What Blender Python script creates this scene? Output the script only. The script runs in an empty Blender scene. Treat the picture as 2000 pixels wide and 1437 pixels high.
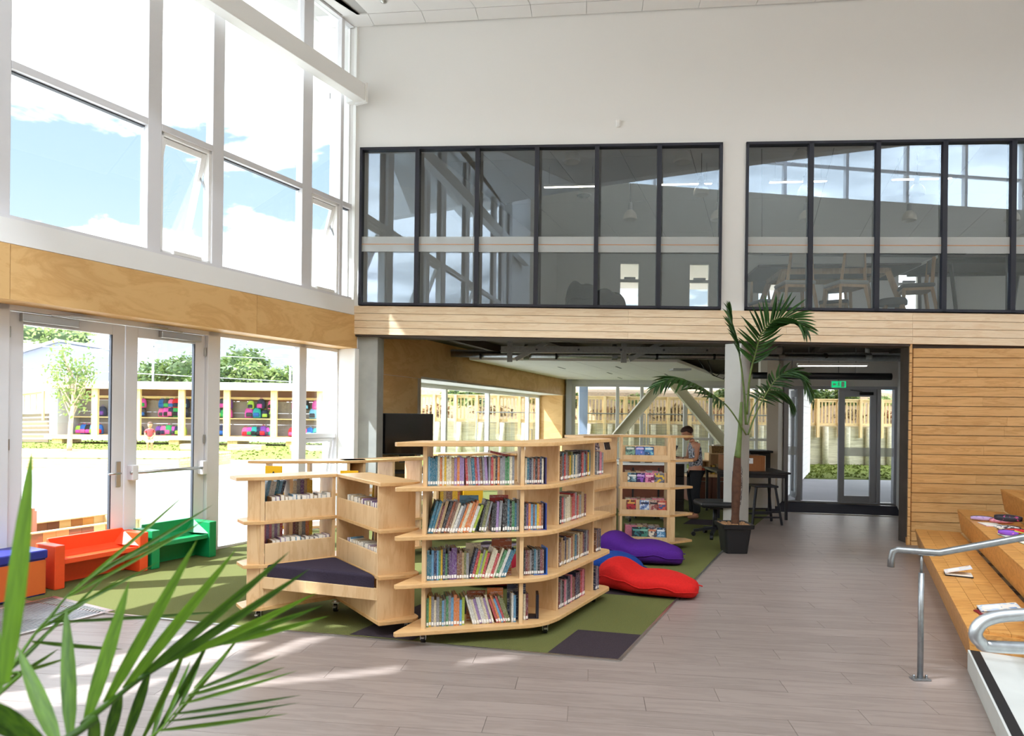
import bpy, bmesh, math, random
from mathutils import Vector, Matrix, Euler, Quaternion

SC = bpy.context.scene
COL = SC.collection
rnd = random.Random(7)

# ---------------------------------------------------------------- camera
cam_d = bpy.data.cameras.new('camera')
cam = bpy.data.objects.new('camera', cam_d); COL.objects.link(cam)
cam_d.sensor_width = 36.0
cam_d.lens = 36.0 * 1300 / 2000
cam_d.shift_y = (811 - 718.5) / 2000
cam_d.clip_start = 0.05; cam_d.clip_end = 400
ROLL = math.radians(0.7)
cam.matrix_world = Matrix(((math.cos(ROLL), -math.sin(ROLL), 0, 0),
                           (0, 0, -1, 0),
                           (math.sin(ROLL), math.cos(ROLL), 0, 1.65),
                           (0, 0, 0, 1)))
cam_d.dof.use_dof = True
cam_d.dof.focus_distance = 6.0
cam_d.dof.aperture_fstop = 3.5
SC.camera = cam

# ---------------------------------------------------------------- sky
SKY_SEED = 3.1
world = bpy.data.worlds.new('sky'); SC.world = world
world.use_nodes = True
wn, wl = world.node_tree.nodes, world.node_tree.links
wn.clear()
def _n(nodes, t, **kw):
    n = nodes.new(t)
    for k, v in kw.items(): setattr(n, k, v)
    return n
w_out = _n(wn, 'ShaderNodeOutputWorld'); w_bg = _n(wn, 'ShaderNodeBackground')
w_tc = _n(wn, 'ShaderNodeTexCoord'); w_sep = _n(wn, 'ShaderNodeSeparateXYZ')
wl.new(w_tc.outputs['Generated'], w_sep.inputs[0])
w_r = _n(wn, 'ShaderNodeValToRGB')                       # clear sky from the horizon up
e = w_r.color_ramp.elements
e[0].position = 0.0; e[0].color = (0.30, 0.35, 0.40, 1)
e[1].position = 0.75; e[1].color = (0.08, 0.15, 0.29, 1)
x = w_r.color_ramp.elements.new(0.28); x.color = (0.185, 0.25, 0.32, 1)
wl.new(w_sep.outputs['Z'], w_r.inputs[0])
w_zc = _n(wn, 'ShaderNodeMath', operation='ADD'); w_zc.inputs[1].default_value = 0.16
wl.new(w_sep.outputs['Z'], w_zc.inputs[0])
w_zm = _n(wn, 'ShaderNodeMath', operation='MAXIMUM'); w_zm.inputs[1].default_value = 0.06
wl.new(w_zc.outputs[0], w_zm.inputs[0])
w_cmb = _n(wn, 'ShaderNodeCombineXYZ')
for ax in 'XY':
    dv = _n(wn, 'ShaderNodeMath', operation='DIVIDE')
    wl.new(w_sep.outputs[ax], dv.inputs[0]); wl.new(w_zm.outputs[0], dv.inputs[1])
    wl.new(dv.outputs[0], w_cmb.inputs[ax])
w_ns = _n(wn, 'ShaderNodeTexNoise'); w_ns.inputs['Scale'].default_value = 1.15
w_ns.inputs['Detail'].default_value = 9; w_ns.inputs['Roughness'].default_value = 0.56
w_ns.inputs['Distortion'].default_value = 0.35
w_of = _n(wn, 'ShaderNodeVectorMath', operation='ADD'); w_of.inputs[1].default_value = (0.0, 0.0, SKY_SEED)
wl.new(w_cmb.outputs[0], w_of.inputs[0]); wl.new(w_of.outputs[0], w_ns.inputs['Vector'])
w_cr = _n(wn, 'ShaderNodeValToRGB')
w_cr.color_ramp.elements[0].position = 0.43; w_cr.color_ramp.elements[0].color = (0, 0, 0, 1)
w_cr.color_ramp.elements[1].position = 0.60; w_cr.color_ramp.elements[1].color = (1, 1, 1, 1)
wl.new(w_ns.outputs['Fac'], w_cr.inputs[0])
w_mx = _n(wn, 'ShaderNodeMix', data_type='RGBA'); w_mx.inputs[7].default_value = (2.1, 2.2, 2.33, 1)
wl.new(w_cr.outputs[0], w_mx.inputs[0]); wl.new(w_r.outputs[0], w_mx.inputs[6])
w_bg.inputs['Strength'].default_value = 1.0
wl.new(w_mx.outputs[2], w_bg.inputs['Color']); wl.new(w_bg.outputs[0], w_out.inputs['Surface'])

# ---------------------------------------------------------------- sun
SUN_DIR = Vector((0.958, 0.287, -1.157)).normalized()
sun_d = bpy.data.lights.new('sun', 'SUN'); sun_d.energy = 3.9; sun_d.angle = math.radians(0.7)
sun_d.color = (0.94, 1.0, 1.08)
sun = bpy.data.objects.new('sun', sun_d); COL.objects.link(sun)
sun.location = (-20, -6, 25); sun.rotation_euler = SUN_DIR.to_track_quat('-Z', 'Y').to_euler()

# ---------------------------------------------------------------- exposure
SC.view_settings.view_transform = 'Standard'
SC.view_settings.look = 'None'
SC.view_settings.gamma = 1.0
SC.view_settings.use_curve_mapping = False
SC.view_settings.exposure = 2.0
SC.cycles.max_bounces = 10; SC.cycles.diffuse_bounces = 6; SC.cycles.glossy_bounces = 4
SC.cycles.transparent_max_bounces = 24; SC.cycles.caustics_reflective = False; SC.cycles.caustics_refractive = False
SC.cycles.sample_clamp_indirect = 6.0

# ================================================================ helpers
WM = {}                                       # world matrix of every parent made here
I4 = Matrix.Identity(4)
def V(*a): return Vector(a)

class MB:
    """collects shapes and links them as one mesh object"""
    def __init__(s, M=None):
        s.v = []; s.f = []; s.mi = []; s.M = M; s.cur = 0
    def add(s, vs, fs):
        b = len(s.v)
        s.v += [tuple(s.M @ Vector(p)) if s.M else tuple(p) for p in vs]
        s.f += [tuple(b + i for i in f) for f in fs]; s.mi += [s.cur] * len(fs)
        return s
    def box(s, x0, x1, y0, y1, z0, z1):
        vs = [(x, y, z) for z in (z0, z1) for y in (y0, y1) for x in (x0, x1)]
        return s.add(vs, [(0, 2, 3, 1), (4, 5, 7, 6), (0, 1, 5, 4), (2, 6, 7, 3), (0, 4, 6, 2), (1, 3, 7, 5)])
    def obb(s, p, q, w, h, up=(0, 0, 1)):
        """bar from p to q, w wide, h high"""
        p, q, up = Vector(p), Vector(q), Vector(up); d = (q - p).normalized()
        sd = d.cross(up)
        sd = Vector((1, 0, 0)) if sd.length < 1e-5 else sd.normalized()
        u2 = sd.cross(d).normalized(); a = sd * w / 2; b = u2 * h / 2
        vs = [p - a - b, p + a - b, p + a + b, p - a + b, q - a - b, q + a - b, q + a + b, q - a + b]
        return s.add(vs, [(0, 1, 2, 3), (4, 7, 6, 5), (0, 4, 5, 1), (1, 5, 6, 2), (2, 6, 7, 3), (3, 7, 4, 0)])
    def prism(s, poly, z0, z1):
        n = len(poly)
        ar = sum(poly[i][0] * poly[(i + 1) % n][1] - poly[(i + 1) % n][0] * poly[i][1] for i in range(n))
        if ar < 0: poly = poly[::-1]
        vs = [(p[0], p[1], z0) for p in poly] + [(p[0], p[1], z1) for p in poly]
        return s.add(vs, [tuple(range(n))[::-1], tuple(range(n, 2 * n))] + [(i, (i + 1) % n, n + (i + 1) % n, n + i) for i in range(n)])
    def tube(s, pts, r, n=8, caps=True):
        pts = [Vector(p) for p in pts]; m = len(pts)
        rs = r if isinstance(r, (list, tuple)) else [r] * m
        vs = []; prev = None
        for i, p in enumerate(pts):
            d = (pts[min(i + 1, m - 1)] - pts[max(i - 1, 0)]).normalized()
            if prev is None:
                a = d.orthogonal().normalized()
            else:
                a = prev - d * prev.dot(d)
                a = a.normalized() if a.length > 1e-6 else d.orthogonal().normalized()
            prev = a; b = d.cross(a)
            vs += [p + (a * math.cos(2 * math.pi * k / n) + b * math.sin(2 * math.pi * k / n)) * rs[i] for k in range(n)]
        fs = [(i * n + k, i * n + (k + 1) % n, (i + 1) * n + (k + 1) % n, (i + 1) * n + k) for i in range(m - 1) for k in range(n)]
        if caps: fs += [tuple(range(n))[::-1], tuple(range((m - 1) * n, m * n))]
        return s.add(vs, fs)
    def lathe(s, prof, c=(0, 0, 0), n=16):
        m = len(prof); vs = []
        for r, z in prof:
            vs += [(c[0] + r * math.cos(2 * math.pi * k / n), c[1] + r * math.sin(2 * math.pi * k / n), c[2] + z) for k in range(n)]
        fs = [(i * n + k, i * n + (k + 1) % n, (i + 1) * n + (k + 1) % n, (i + 1) * n + k) for i in range(m - 1) for k in range(n)]
        fs += [tuple(range(n))[::-1], tuple(range((m - 1) * n, m * n))]
        return s.add(vs, fs)
    def loft(s, rings, close=True):
        n = len(rings[0]); m = len(rings); vs = [p for r in rings for p in r]
        fs = [(i * n + k, i * n + (k + 1) % n, (i + 1) * n + (k + 1) % n, (i + 1) * n + k) for i in range(m - 1) for k in range(n)]
        if close: fs += [tuple(range(n))[::-1], tuple(range((m - 1) * n, m * n))]
        return s.add(vs, fs)
    def quad(s, a, b, c, d): return s.add([a, b, c, d], [(0, 1, 2, 3)])
    def ball(s, c, r, nu=10, nv=7):
        r = r if isinstance(r, (tuple, list)) else (r, r, r)
        rings = []
        for j in range(1, nv):
            th = math.pi * j / nv - math.pi / 2
            rings.append([(c[0] + r[0] * math.cos(th) * math.cos(2 * math.pi * k / nu), c[1] + r[1] * math.cos(th) * math.sin(2 * math.pi * k / nu), c[2] + r[2] * math.sin(th)) for k in range(nu)])
        b = len(s.v); s.loft(rings, False)
        s.add([(c[0], c[1], c[2] - r[2]), (c[0], c[1], c[2] + r[2])], [])
        e0 = len(s.v) - 2; top = b + (nv - 2) * nu
        s.f += [(e0, b + (k + 1) % nu, b + k) for k in range(nu)] + [(e0 + 1, top + k, top + (k + 1) % nu) for k in range(nu)]
        s.mi += [s.cur] * (2 * nu)
        return s
    def mesh(s, name, mats=(), smooth=False):
        me = bpy.data.meshes.new(name); me.from_pydata(s.v, [], s.f); me.validate()
        for m in (mats if isinstance(mats, (list, tuple)) else [mats]): me.materials.append(m)
        if len(me.polygons) == len(s.mi):
            me.polygons.foreach_set('material_index', s.mi)
        if smooth: me.polygons.foreach_set('use_smooth', [True] * len(me.polygons))
        me.update(); return me
    def build(s, name, mats, parent=None, local=False, smooth=False, bevel=0, seg=2, sub=0):
        if parent is not None and not local:
            W = WM[parent].inverted()
            s.v = [tuple(W @ Vector(p)) for p in s.v]
        me = s.mesh(name, mats, smooth)
        return link(name, me, parent, bevel, seg, sub, smooth)

def link(name, me, parent=None, bevel=0, seg=2, sub=0, smooth=False):
    o = bpy.data.objects.new(name, me); COL.objects.link(o)
    WM[o] = WM[parent].copy() if parent is not None else I4.copy()
    if parent is not None: o.parent = parent
    if bevel:
        b = o.modifiers.new('edge', 'BEVEL'); b.width = bevel; b.segments = seg; b.limit_method = 'ANGLE'; b.angle_limit = math.radians(40)
        if smooth is None: pass
    if sub:
        d = o.modifiers.new('soft', 'SUBSURF'); d.levels = sub; d.render_levels = sub
    return o

def tag(o, label=None, cat=None, group=None, kind=None):
    if label: o['label'] = label
    if cat: o['category'] = cat
    if group: o['group'] = group
    if kind: o['kind'] = kind
    return o
def empty(name, loc=(0, 0, 0), rz=0.0, M=None, parent=None):
    o = bpy.data.objects.new(name, None); COL.objects.link(o); o.empty_display_size = 0.1
    m = M if M is not None else Matrix.Translation(Vector(loc)) @ Matrix.Rotation(rz, 4, 'Z')
    if parent is not None:
        o.parent = parent; o.matrix_basis = WM[parent].inverted() @ m
    else: o.matrix_world = m
    WM[o] = m.copy(); return o
def thing(name, label, cat, loc=(0, 0, 0), rz=0.0, group=None, M=None):
    return tag(empty(name, loc, rz, M), label, cat, group)
def struct(name, mb=None, mats=None, parent=None, bevel=0):
    o = mb.build(name, mats, parent, bevel=bevel) if mb else empty(name)
    if parent is None: o['kind'] = 'structure'
    return o
def copy_tree(o, M=None, parent=None):
    c = o.copy(); COL.objects.link(c)
    if parent is not None: c.parent = parent
    if M is not None: c.matrix_world = M; WM[c] = M.copy()
    for ch in list(o.children):
        copy_tree(ch, None, c)
    return c

# ================================================================ materials
def srgb(h, a=1.0):
    c = [int(h[i:i + 2], 16) / 255 for i in (0, 2, 4)]
    return tuple(x / 12.92 if x <= 0.04045 else ((x + 0.055) / 1.055) ** 2.4 for x in c) + (a,)
MATS = {}
def _mat(name):
    m = bpy.data.materials.new(name); m.use_nodes = True
    nt = m.node_tree; b = nt.nodes['Principled BSDF']; MATS[name] = m
    return m, nt.nodes, nt.links, b
def plain(name, h, rough=0.5, metal=0.0, noise=0.0, nscale=20, bump=0.0, spec=0.5, emit=None, estr=1.0, sheen=0.0):
    m, ns, ls, b = _mat(name); c = srgb(h) if isinstance(h, str) else tuple(h) + (1,)
    b.inputs['Base Color'].default_value = c; b.inputs['Roughness'].default_value = rough
    b.inputs['Metallic'].default_value = metal; b.inputs['Specular IOR Level'].default_value = spec
    if sheen: b.inputs['Sheen Weight'].default_value = sheen
    if emit:
        b.inputs['Emission Color'].default_value = srgb(emit); b.inputs['Emission Strength'].default_value = estr
    if noise or bump:
        tc = _n(ns, 'ShaderNodeTexCoord'); nz = _n(ns, 'ShaderNodeTexNoise')
        nz.inputs['Scale'].default_value = nscale; nz.inputs['Detail'].default_value = 4
        ls.new(tc.outputs['Object'], nz.inputs['Vector'])
        if noise:
            r = _n(ns, 'ShaderNodeValToRGB')
            r.color_ramp.elements[0].position = 0.3; r.color_ramp.elements[1].position = 0.7
            r.color_ramp.elements[0].color = tuple(k * (1 - noise) for k in c[:3]) + (1,)
            r.color_ramp.elements[1].color = tuple(min(1, k * (1 + noise)) for k in c[:3]) + (1,)
            ls.new(nz.outputs['Fac'], r.inputs[0]); ls.new(r.outputs[0], b.inputs['Base Color'])
        if bump:
            bp = _n(ns, 'ShaderNodeBump'); bp.inputs['Strength'].default_value = bump; bp.inputs['Distance'].default_value = 0.01
            ls.new(nz.outputs['Fac'], bp.inputs['Height']); ls.new(bp.outputs[0], b.inputs['Normal'])
    return m
def wood(name, dark, light, stretch=(1, 12, 12), scale=2.0, rough=0.45, swirl=0.0, vary=0.12, contrast=0.5, rot=0.0, spec=0.4):
    """grain runs along the object's local x when stretch is (1, k, k)"""
    m, ns, ls, b = _mat(name)
    tc = _n(ns, 'ShaderNodeTexCoord'); mp = _n(ns, 'ShaderNodeMapping'); oi = _n(ns, 'ShaderNodeObjectInfo')
    mp.inputs['Scale'].default_value = stretch; mp.inputs['Rotation'].default_value = (0, 0, rot)
    ls.new(tc.outputs['Object'], mp.inputs['Vector'])
    off = _n(ns, 'ShaderNodeVectorMath', operation='ADD'); sc = _n(ns, 'ShaderNodeMath', operation='MULTIPLY'); sc.inputs[1].default_value = 37.0
    ls.new(oi.outputs['Random'], sc.inputs[0]); ls.new(mp.outputs[0], off.inputs[0]); ls.new(sc.outputs[0], off.inputs[1])
    nz = _n(ns, 'ShaderNodeTexNoise'); nz.inputs['Scale'].default_value = scale; nz.inputs['Detail'].default_value = 6
    nz.inputs['Roughness'].default_value = 0.6; nz.inputs['Distortion'].default_value = swirl
    ls.new(off.outputs[0], nz.inputs['Vector'])
    src = nz.outputs['Fac']
    if swirl:
        w = _n(ns, 'ShaderNodeMath', operation='MULTIPLY'); w.inputs[1].default_value = 9.0
        fr = _n(ns, 'ShaderNodeMath', operation='PINGPONG'); fr.inputs[1].default_value = 1.0
        ls.new(nz.outputs['Fac'], w.inputs[0]); ls.new(w.outputs[0], fr.inputs[0])
        n2 = _n(ns, 'ShaderNodeMath', operation='MULTIPLY_ADD'); n2.inputs[1].default_value = 0.55
        ls.new(fr.outputs[0], n2.inputs[0]); ls.new(nz.outputs['Fac'], n2.inputs[2])
        n3 = _n(ns, 'ShaderNodeMath', operation='MULTIPLY'); n3.inputs[1].default_value = 1.0
        ls.new(n2.outputs[0], n3.inputs[0]); src = n3.outputs[0]
    r = _n(ns, 'ShaderNodeValToRGB'); r.color_ramp.elements[0].position = 0.5 - contrast / 2; r.color_ramp.elements[1].position = 0.5 + contrast / 2
    r.color_ramp.elements[0].color = srgb(dark); r.color_ramp.elements[1].color = srgb(light)
    ls.new(src, r.inputs[0])
    hv = _n(ns, 'ShaderNodeHueSaturation'); mv = _n(ns, 'ShaderNodeMapRange')
    mv.inputs['To Min'].default_value = 1 - vary; mv.inputs['To Max'].default_value = 1 + vary
    ls.new(oi.outputs['Random'], mv.inputs['Value']); ls.new(mv.outputs[0], hv.inputs['Value']); ls.new(r.outputs[0], hv.inputs['Color'])
    ls.new(hv.outputs[0], b.inputs['Base Color']); b.inputs['Roughness'].default_value = rough; b.inputs['Specular IOR Level'].default_value = spec
    return m
def glass(name, f0=0.05, tint=(0.97, 0.985, 0.98), power=4.5, refl_turn=0.0):
    m, ns, ls, b = _mat(name); ns.remove(b); out = ns['Material Output']
    lw = _n(ns, 'ShaderNodeLayerWeight'); lw.inputs[0].default_value = 0.5
    pw = _n(ns, 'ShaderNodeMath', operation='POWER'); pw.inputs[1].default_value = power
    ls.new(lw.outputs['Facing'], pw.inputs[0])
    ma = _n(ns, 'ShaderNodeMath', operation='MULTIPLY_ADD'); ma.inputs[1].default_value = 1 - f0; ma.inputs[2].default_value = f0
    ls.new(pw.outputs[0], ma.inputs[0])
    tr = _n(ns, 'ShaderNodeBsdfTransparent'); tr.inputs[0].default_value = tint + (1,)
    gl = _n(ns, 'ShaderNodeBsdfGlossy'); gl.inputs['Roughness'].default_value = 0.0; gl.inputs[0].default_value = (0.72, 0.85, 1, 1) if refl_turn else (0.95, 0.97, 1, 1)
    if refl_turn:                                                             # reflections steered by turning the shading normal; the panes themselves sit true
        ge = _n(ns, 'ShaderNodeNewGeometry'); vr = _n(ns, 'ShaderNodeVectorRotate', rotation_type='Z_AXIS'); vr.inputs['Angle'].default_value = refl_turn
        ls.new(ge.outputs['Normal'], vr.inputs['Vector']); ls.new(vr.outputs[0], gl.inputs['Normal'])
    mx = _n(ns, 'ShaderNodeMixShader')
    ls.new(ma.outputs[0], mx.inputs[0]); ls.new(tr.outputs[0], mx.inputs[1]); ls.new(gl.outputs[0], mx.inputs[2]); ls.new(mx.outputs[0], out.inputs[0])
    return m
def frosted(name, h, alpha=0.6):
    m, ns, ls, b = _mat(name); out = ns['Material Output']
    b.inputs['Base Color'].default_value = srgb(h); b.inputs['Roughness'].default_value = 0.6
    tr = _n(ns, 'ShaderNodeBsdfTransparent'); mx = _n(ns, 'ShaderNodeMixShader'); mx.inputs[0].default_value = alpha
    ls.new(tr.outputs[0], mx.inputs[1]); ls.new(b.outputs[0], mx.inputs[2]); ls.new(mx.outputs[0], out.inputs[0])
    return m
def leafy(name, dark, light, scale=6.0, rough=0.45, trans=0.25):
    m, ns, ls, b = _mat(name); out = ns['Material Output']
    tc = _n(ns, 'ShaderNodeTexCoord'); nz = _n(ns, 'ShaderNodeTexNoise'); nz.inputs['Scale'].default_value = scale
    oi = _n(ns, 'ShaderNodeObjectInfo'); ad = _n(ns, 'ShaderNodeMath', operation='MULTIPLY_ADD'); ad.inputs[1].default_value = 0.5
    ls.new(tc.outputs['Object'], nz.inputs['Vector']); ls.new(oi.outputs['Random'], ad.inputs[0])
    sb = _n(ns, 'ShaderNodeMath', operation='SUBTRACT'); sb.inputs[1].default_value = 0.25
    ls.new(nz.outputs['Fac'], sb.inputs[0]); ls.new(sb.outputs[0], ad.inputs[2])
    r = _n(ns, 'ShaderNodeValToRGB'); r.color_ramp.elements[0].position = 0.2; r.color_ramp.elements[1].position = 0.8
    r.color_ramp.elements[0].color = srgb(dark); r.color_ramp.elements[1].color = srgb(light)
    ls.new(ad.outputs[0], r.inputs[0]); ls.new(r.outputs[0], b.inputs['Base Color']); b.inputs['Roughness'].default_value = rough
    tl = _n(ns, 'ShaderNodeBsdfTranslucent'); ls.new(r.outputs[0], tl.inputs[0])
    mx = _n(ns, 'ShaderNodeMixShader'); mx.inputs[0].default_value = trans
    ls.new(b.outputs[0], mx.inputs[1]); ls.new(tl.outputs[0], mx.inputs[2]); ls.new(mx.outputs[0], out.inputs[0])
    return m
def blotch(name, cols, scale=30.0, rough=0.6, detail=3):
    """cloth or cover print: blotches of several flat colours"""
    m, ns, ls, b = _mat(name)
    tc = _n(ns, 'ShaderNodeTexCoord'); oi = _n(ns, 'ShaderNodeObjectInfo'); nz = _n(ns, 'ShaderNodeTexNoise')
    sc = _n(ns, 'ShaderNodeMath', operation='MULTIPLY'); sc.inputs[1].default_value = 91.0
    of = _n(ns, 'ShaderNodeVectorMath', operation='ADD')
    ls.new(oi.outputs['Random'], sc.inputs[0]); ls.new(tc.outputs['Object'], of.inputs[0]); ls.new(sc.outputs[0], of.inputs[1])
    ls.new(of.outputs[0], nz.inputs['Vector']); nz.inputs['Scale'].default_value = scale; nz.inputs['Detail'].default_value = detail
    r = _n(ns, 'ShaderNodeValToRGB'); r.color_ramp.interpolation = 'CONSTANT'; k = len(cols)
    while len(r.color_ramp.elements) < k: r.color_ramp.elements.new(0.5)
    for i, c in enumerate(cols):
        r.color_ramp.elements[i].position = 0 if i == 0 else 0.36 + 0.28 * (i - 1) / max(1, k - 2); r.color_ramp.elements[i].color = srgb(c)
    ls.new(nz.outputs['Fac'], r.inputs[0]); ls.new(r.outputs[0], b.inputs['Base Color']); b.inputs['Roughness'].default_value = rough
    return m

M_white = plain('white_paint', 'f2f1ee', 0.6)
M_wall = plain('wall_paint', 'f0efec', 0.75)
M_ceil = plain('ceiling_white', 'efeeec', 0.8)
M_alu = plain('white_aluminium', 'e3e2e4', 0.35, 0.0)
M_grey_alu = plain('grey_aluminium', 'b9bcc4', 0.35, 0.2)
M_blackal = plain('black_aluminium', '1b1c2b', 0.4)
M_gasket = plain('dark_gasket', '3c4048', 0.6)
M_steel = plain('galvanised_steel', '9a9d9f', 0.38, 0.9, 0.12, 30)
M_chrome = plain('brushed_steel', 'b9b8b4', 0.28, 0.9)
M_black = plain('black_plastic', '17181b', 0.45)
M_darksteel = plain('dark_steel', '24242a', 0.45, 0.3)
M_rubber = plain('black_rubber', '101012', 0.6)
M_conc = plain('raw_concrete', 'a3a49f', 0.85, 0, 0.10, 5, 0.12)
M_conc_lt = plain('pale_concrete', 'c9cac4', 0.8, 0, 0.05, 4, 0.05)
M_paving = plain('outdoor_paving', 'aeadaa', 0.9, 0, 0.04, 1.2)
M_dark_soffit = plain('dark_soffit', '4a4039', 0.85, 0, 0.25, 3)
M_ply = wood('plywood_panel', 'cb9858', 'e2b779', (0.4, 1.0, 2.2), 1.3, 0.5, 1.2, 0.04, 0.85)
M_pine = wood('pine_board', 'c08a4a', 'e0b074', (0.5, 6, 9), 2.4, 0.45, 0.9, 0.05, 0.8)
M_pine_lit = wood('lit_pine_board', 'dfbd92', 'f3dcbb', (0.5, 6, 9), 2.4, 0.45, 0.9, 0.04, 0.8)  # cladding pine made paler: strong light on the fascia put into its colour
M_birch = wood('birch_veneer', 'd0a674', 'e3c193', (4, 4, 0.7), 3.0, 0.4, 0.2, 0.03, 0.7)
M_shelf = wood('birch_shelf', 'cc9c62', 'dcb27c', (1.0, 7, 7), 2.5, 0.32, 0.2, 0.03, 0.7)
M_oak = wood('oak_board', 'a8682a', 'd39a54', (0.9, 9, 9), 2.2, 0.4, 0.35, 0.12, 0.7)
M_oakstool = wood('oak_frame', 'a87c4f', 'cda478', (6, 6, 0.8), 2.2, 0.5, 0.2, 0.05, 0.7)
M_floor = wood('vinyl_plank', '7d6f68', '92847c', (0.8, 8, 8), 2.2, 0.36, 0.3, 0.045, 0.9, spec=0.45)
M_floor_base = plain('floor_base', '6f6058', 0.7)
M_treated = wood('treated_timber', 'c9a268', 'e8cd9a', (6, 6, 0.7), 2.0, 0.7, 0.2, 0.08, 0.8)
M_treated_h = wood('treated_timber_rail', 'c9a268', 'e8cd9a', (0.7, 6, 6), 2.0, 0.7, 0.2, 0.08, 0.8)
M_greywood = wood('weathered_timber', 'a39a82', 'd2cbb0', (0.6, 6, 9), 2.0, 0.8, 0.3, 0.06, 0.8)
M_carpet = plain('olive_carpet', '64663a', 0.95, 0, 0.22, 160, 0.5, 0.1)
M_carpet_dk = plain('plum_carpet', '3d3438', 0.95, 0, 0.25, 160, 0.5, 0.1)
M_mat = plain('entrance_matting', '2b2833', 0.95, 0, 0.3, 120, 0.4, 0.1)
M_glass = glass('clear_glass', 0.035)
M_glass_mezz = glass('grey_glass', 0.085, (0.86, 0.87, 0.86), 3.4, math.radians(-14))
M_grass = plain('grass_turf', '6f7a3c', 0.95, 0, 0.25, 7, 0.3, 0.1)
M_soil = plain('dry_soil', '8a7458', 0.95, 0, 0.3, 9)
M_leaf_dk = leafy('palm_leaf', '1c3a16', '3f6a2a', 5, 0.4, 0.2)
M_leaf_fg = leafy('near_palm_leaf', '2c5212', '6d9a25', 4, 0.38, 0.35)
M_leaf_tree = leafy('tree_leaf', '5e7a35', 'b4c27a', 3, 0.5, 0.4)
M_leaf_hedge = leafy('hedge_leaf', '3e5a24', '9fae62', 2, 0.5, 0.3)
M_bark = plain('palm_bark', '5a3c2b', 0.85, 0, 0.3, 18, 0.4)
M_bark_gn = plain('green_crownshaft', '5f7337', 0.5, 0, 0.25, 14)
M_bark_tree = plain('pale_bark', 'b9a892', 0.9, 0, 0.25, 14)
M_paper = plain('page_paper', 'd8c8a8', 0.9, 0, 0.08, 90)
M_paper_w = plain('white_page_paper', 'efe9dc', 0.9, 0, 0.05, 60)
M_label = plain('spine_label_white', 'efefec', 0.6)
M_skin = plain('skin', 'b27a5c', 0.55, 0, 0.05, 12)
M_skin_ch = plain('child_skin', 'd29b7c', 0.55)
M_screen = plain('black_screen', '0c0c10', 0.12)
# ================================================================ building frames
P0 = Vector((-2.29, 9.6, 0))
U = Vector((0.4608, 0.8875, 0)); NL = Vector((0.8875, -0.4608, 0))        # along the glazed wall / into the hall
MD = Vector((0.994, -0.10934, 0)); NB = Vector((0.10934, 0.994, 0))       # along the mezzanine front / into its depth
def frame(o, ex, ey, ez=Vector((0, 0, 1))):
    return Matrix(((ex.x, ey.x, ez.x, o.x), (ex.y, ey.y, ez.y, o.y), (ex.z, ey.z, ez.z, o.z), (0, 0, 0, 1)))
ML = frame(P0, -U, NL)                      # x: metres from the corner towards the entrance, y: into the hall
MF = frame(P0, MD, NB)                      # x: metres from the corner along the mezzanine front, y: depth behind it
MFS = frame(P0, MD + Vector((0, 0, -0.018)), NB)     # the front itself falls slightly towards the lobby
def wl_(x, y, z=0): return ML @ Vector((x, y, z))
def wf_(x, y, z=0): return MF @ Vector((x, y, z))

# ---------------------------------------------------------------- floor of vinyl planks
CARPET = [V(2.70, 8.38, 0), V(0.743, 4.493, 0), V(-1.83, 5.05, 0), V(-3.35, 5.42, 0), V(-4.55, 5.86, 0), wl_(4.1, -0.36), wl_(-0.4, -0.36), V(-2.6, 10.4, 0), V(1.7, 21.4, 0), V(8.2, 20.6, 0), V(4.75, 12.0, 0)]
def inside(p, poly):
    c = False; n = len(poly)
    for i in range(n):
        a, b = poly[i], poly[i - 1]
        if (a[1] > p[1]) != (b[1] > p[1]) and p[0] < (b[0] - a[0]) * (p[1] - a[1]) / (b[1] - a[1]) + a[0]: c = not c
    return c
floor = struct('floor', MB().prism([(-8.2, 1.2), (-7.3, 0.4), (13.6, -17.4), (13.6, 9.2), (8.6, 13.2), (5.2, 13.5), (7.6, 21), (1.5, 21.8), (-3.2, 11.0), wl_(-0.3, -0.42)[:2], wl_(8.3, -0.42)[:2]], -0.15, -0.006), M_floor_base)
pd = Vector((math.cos(-0.115), math.sin(-0.115), 0)); pq = Vector((-pd.y, pd.x, 0))
unit_plank = MB().box(0.0012, 1.1988, 0.001, 0.189, -0.006, 0).mesh('plank', M_floor)
NP = 0
for j in range(8, 72):
    for i in range(-6, 8):
        o = pd * (i * 1.2 + (j * 0.437) % 1.2) + pq * (j * 0.19)
        c = o + pd * 0.6 + pq * 0.095
        if c.y < 2.2 or c.y > 12.9: continue
        if not -0.95 < c.x / c.y < 0.86: continue
        lc = ML.inverted() @ c
        if lc.y < 0.3 or lc.y > 8.0: continue
        if all(inside(o + pd * a + pq * b, CARPET) for a in (0.05, 0.6, 1.15) for b in (0.03, 0.16)): continue
        if c.y > 8.9 and c.x < 2.6: continue
        NP += 1
        p = link('plank', unit_plank, floor); p.matrix_basis = frame(o, pd, pq)

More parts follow.
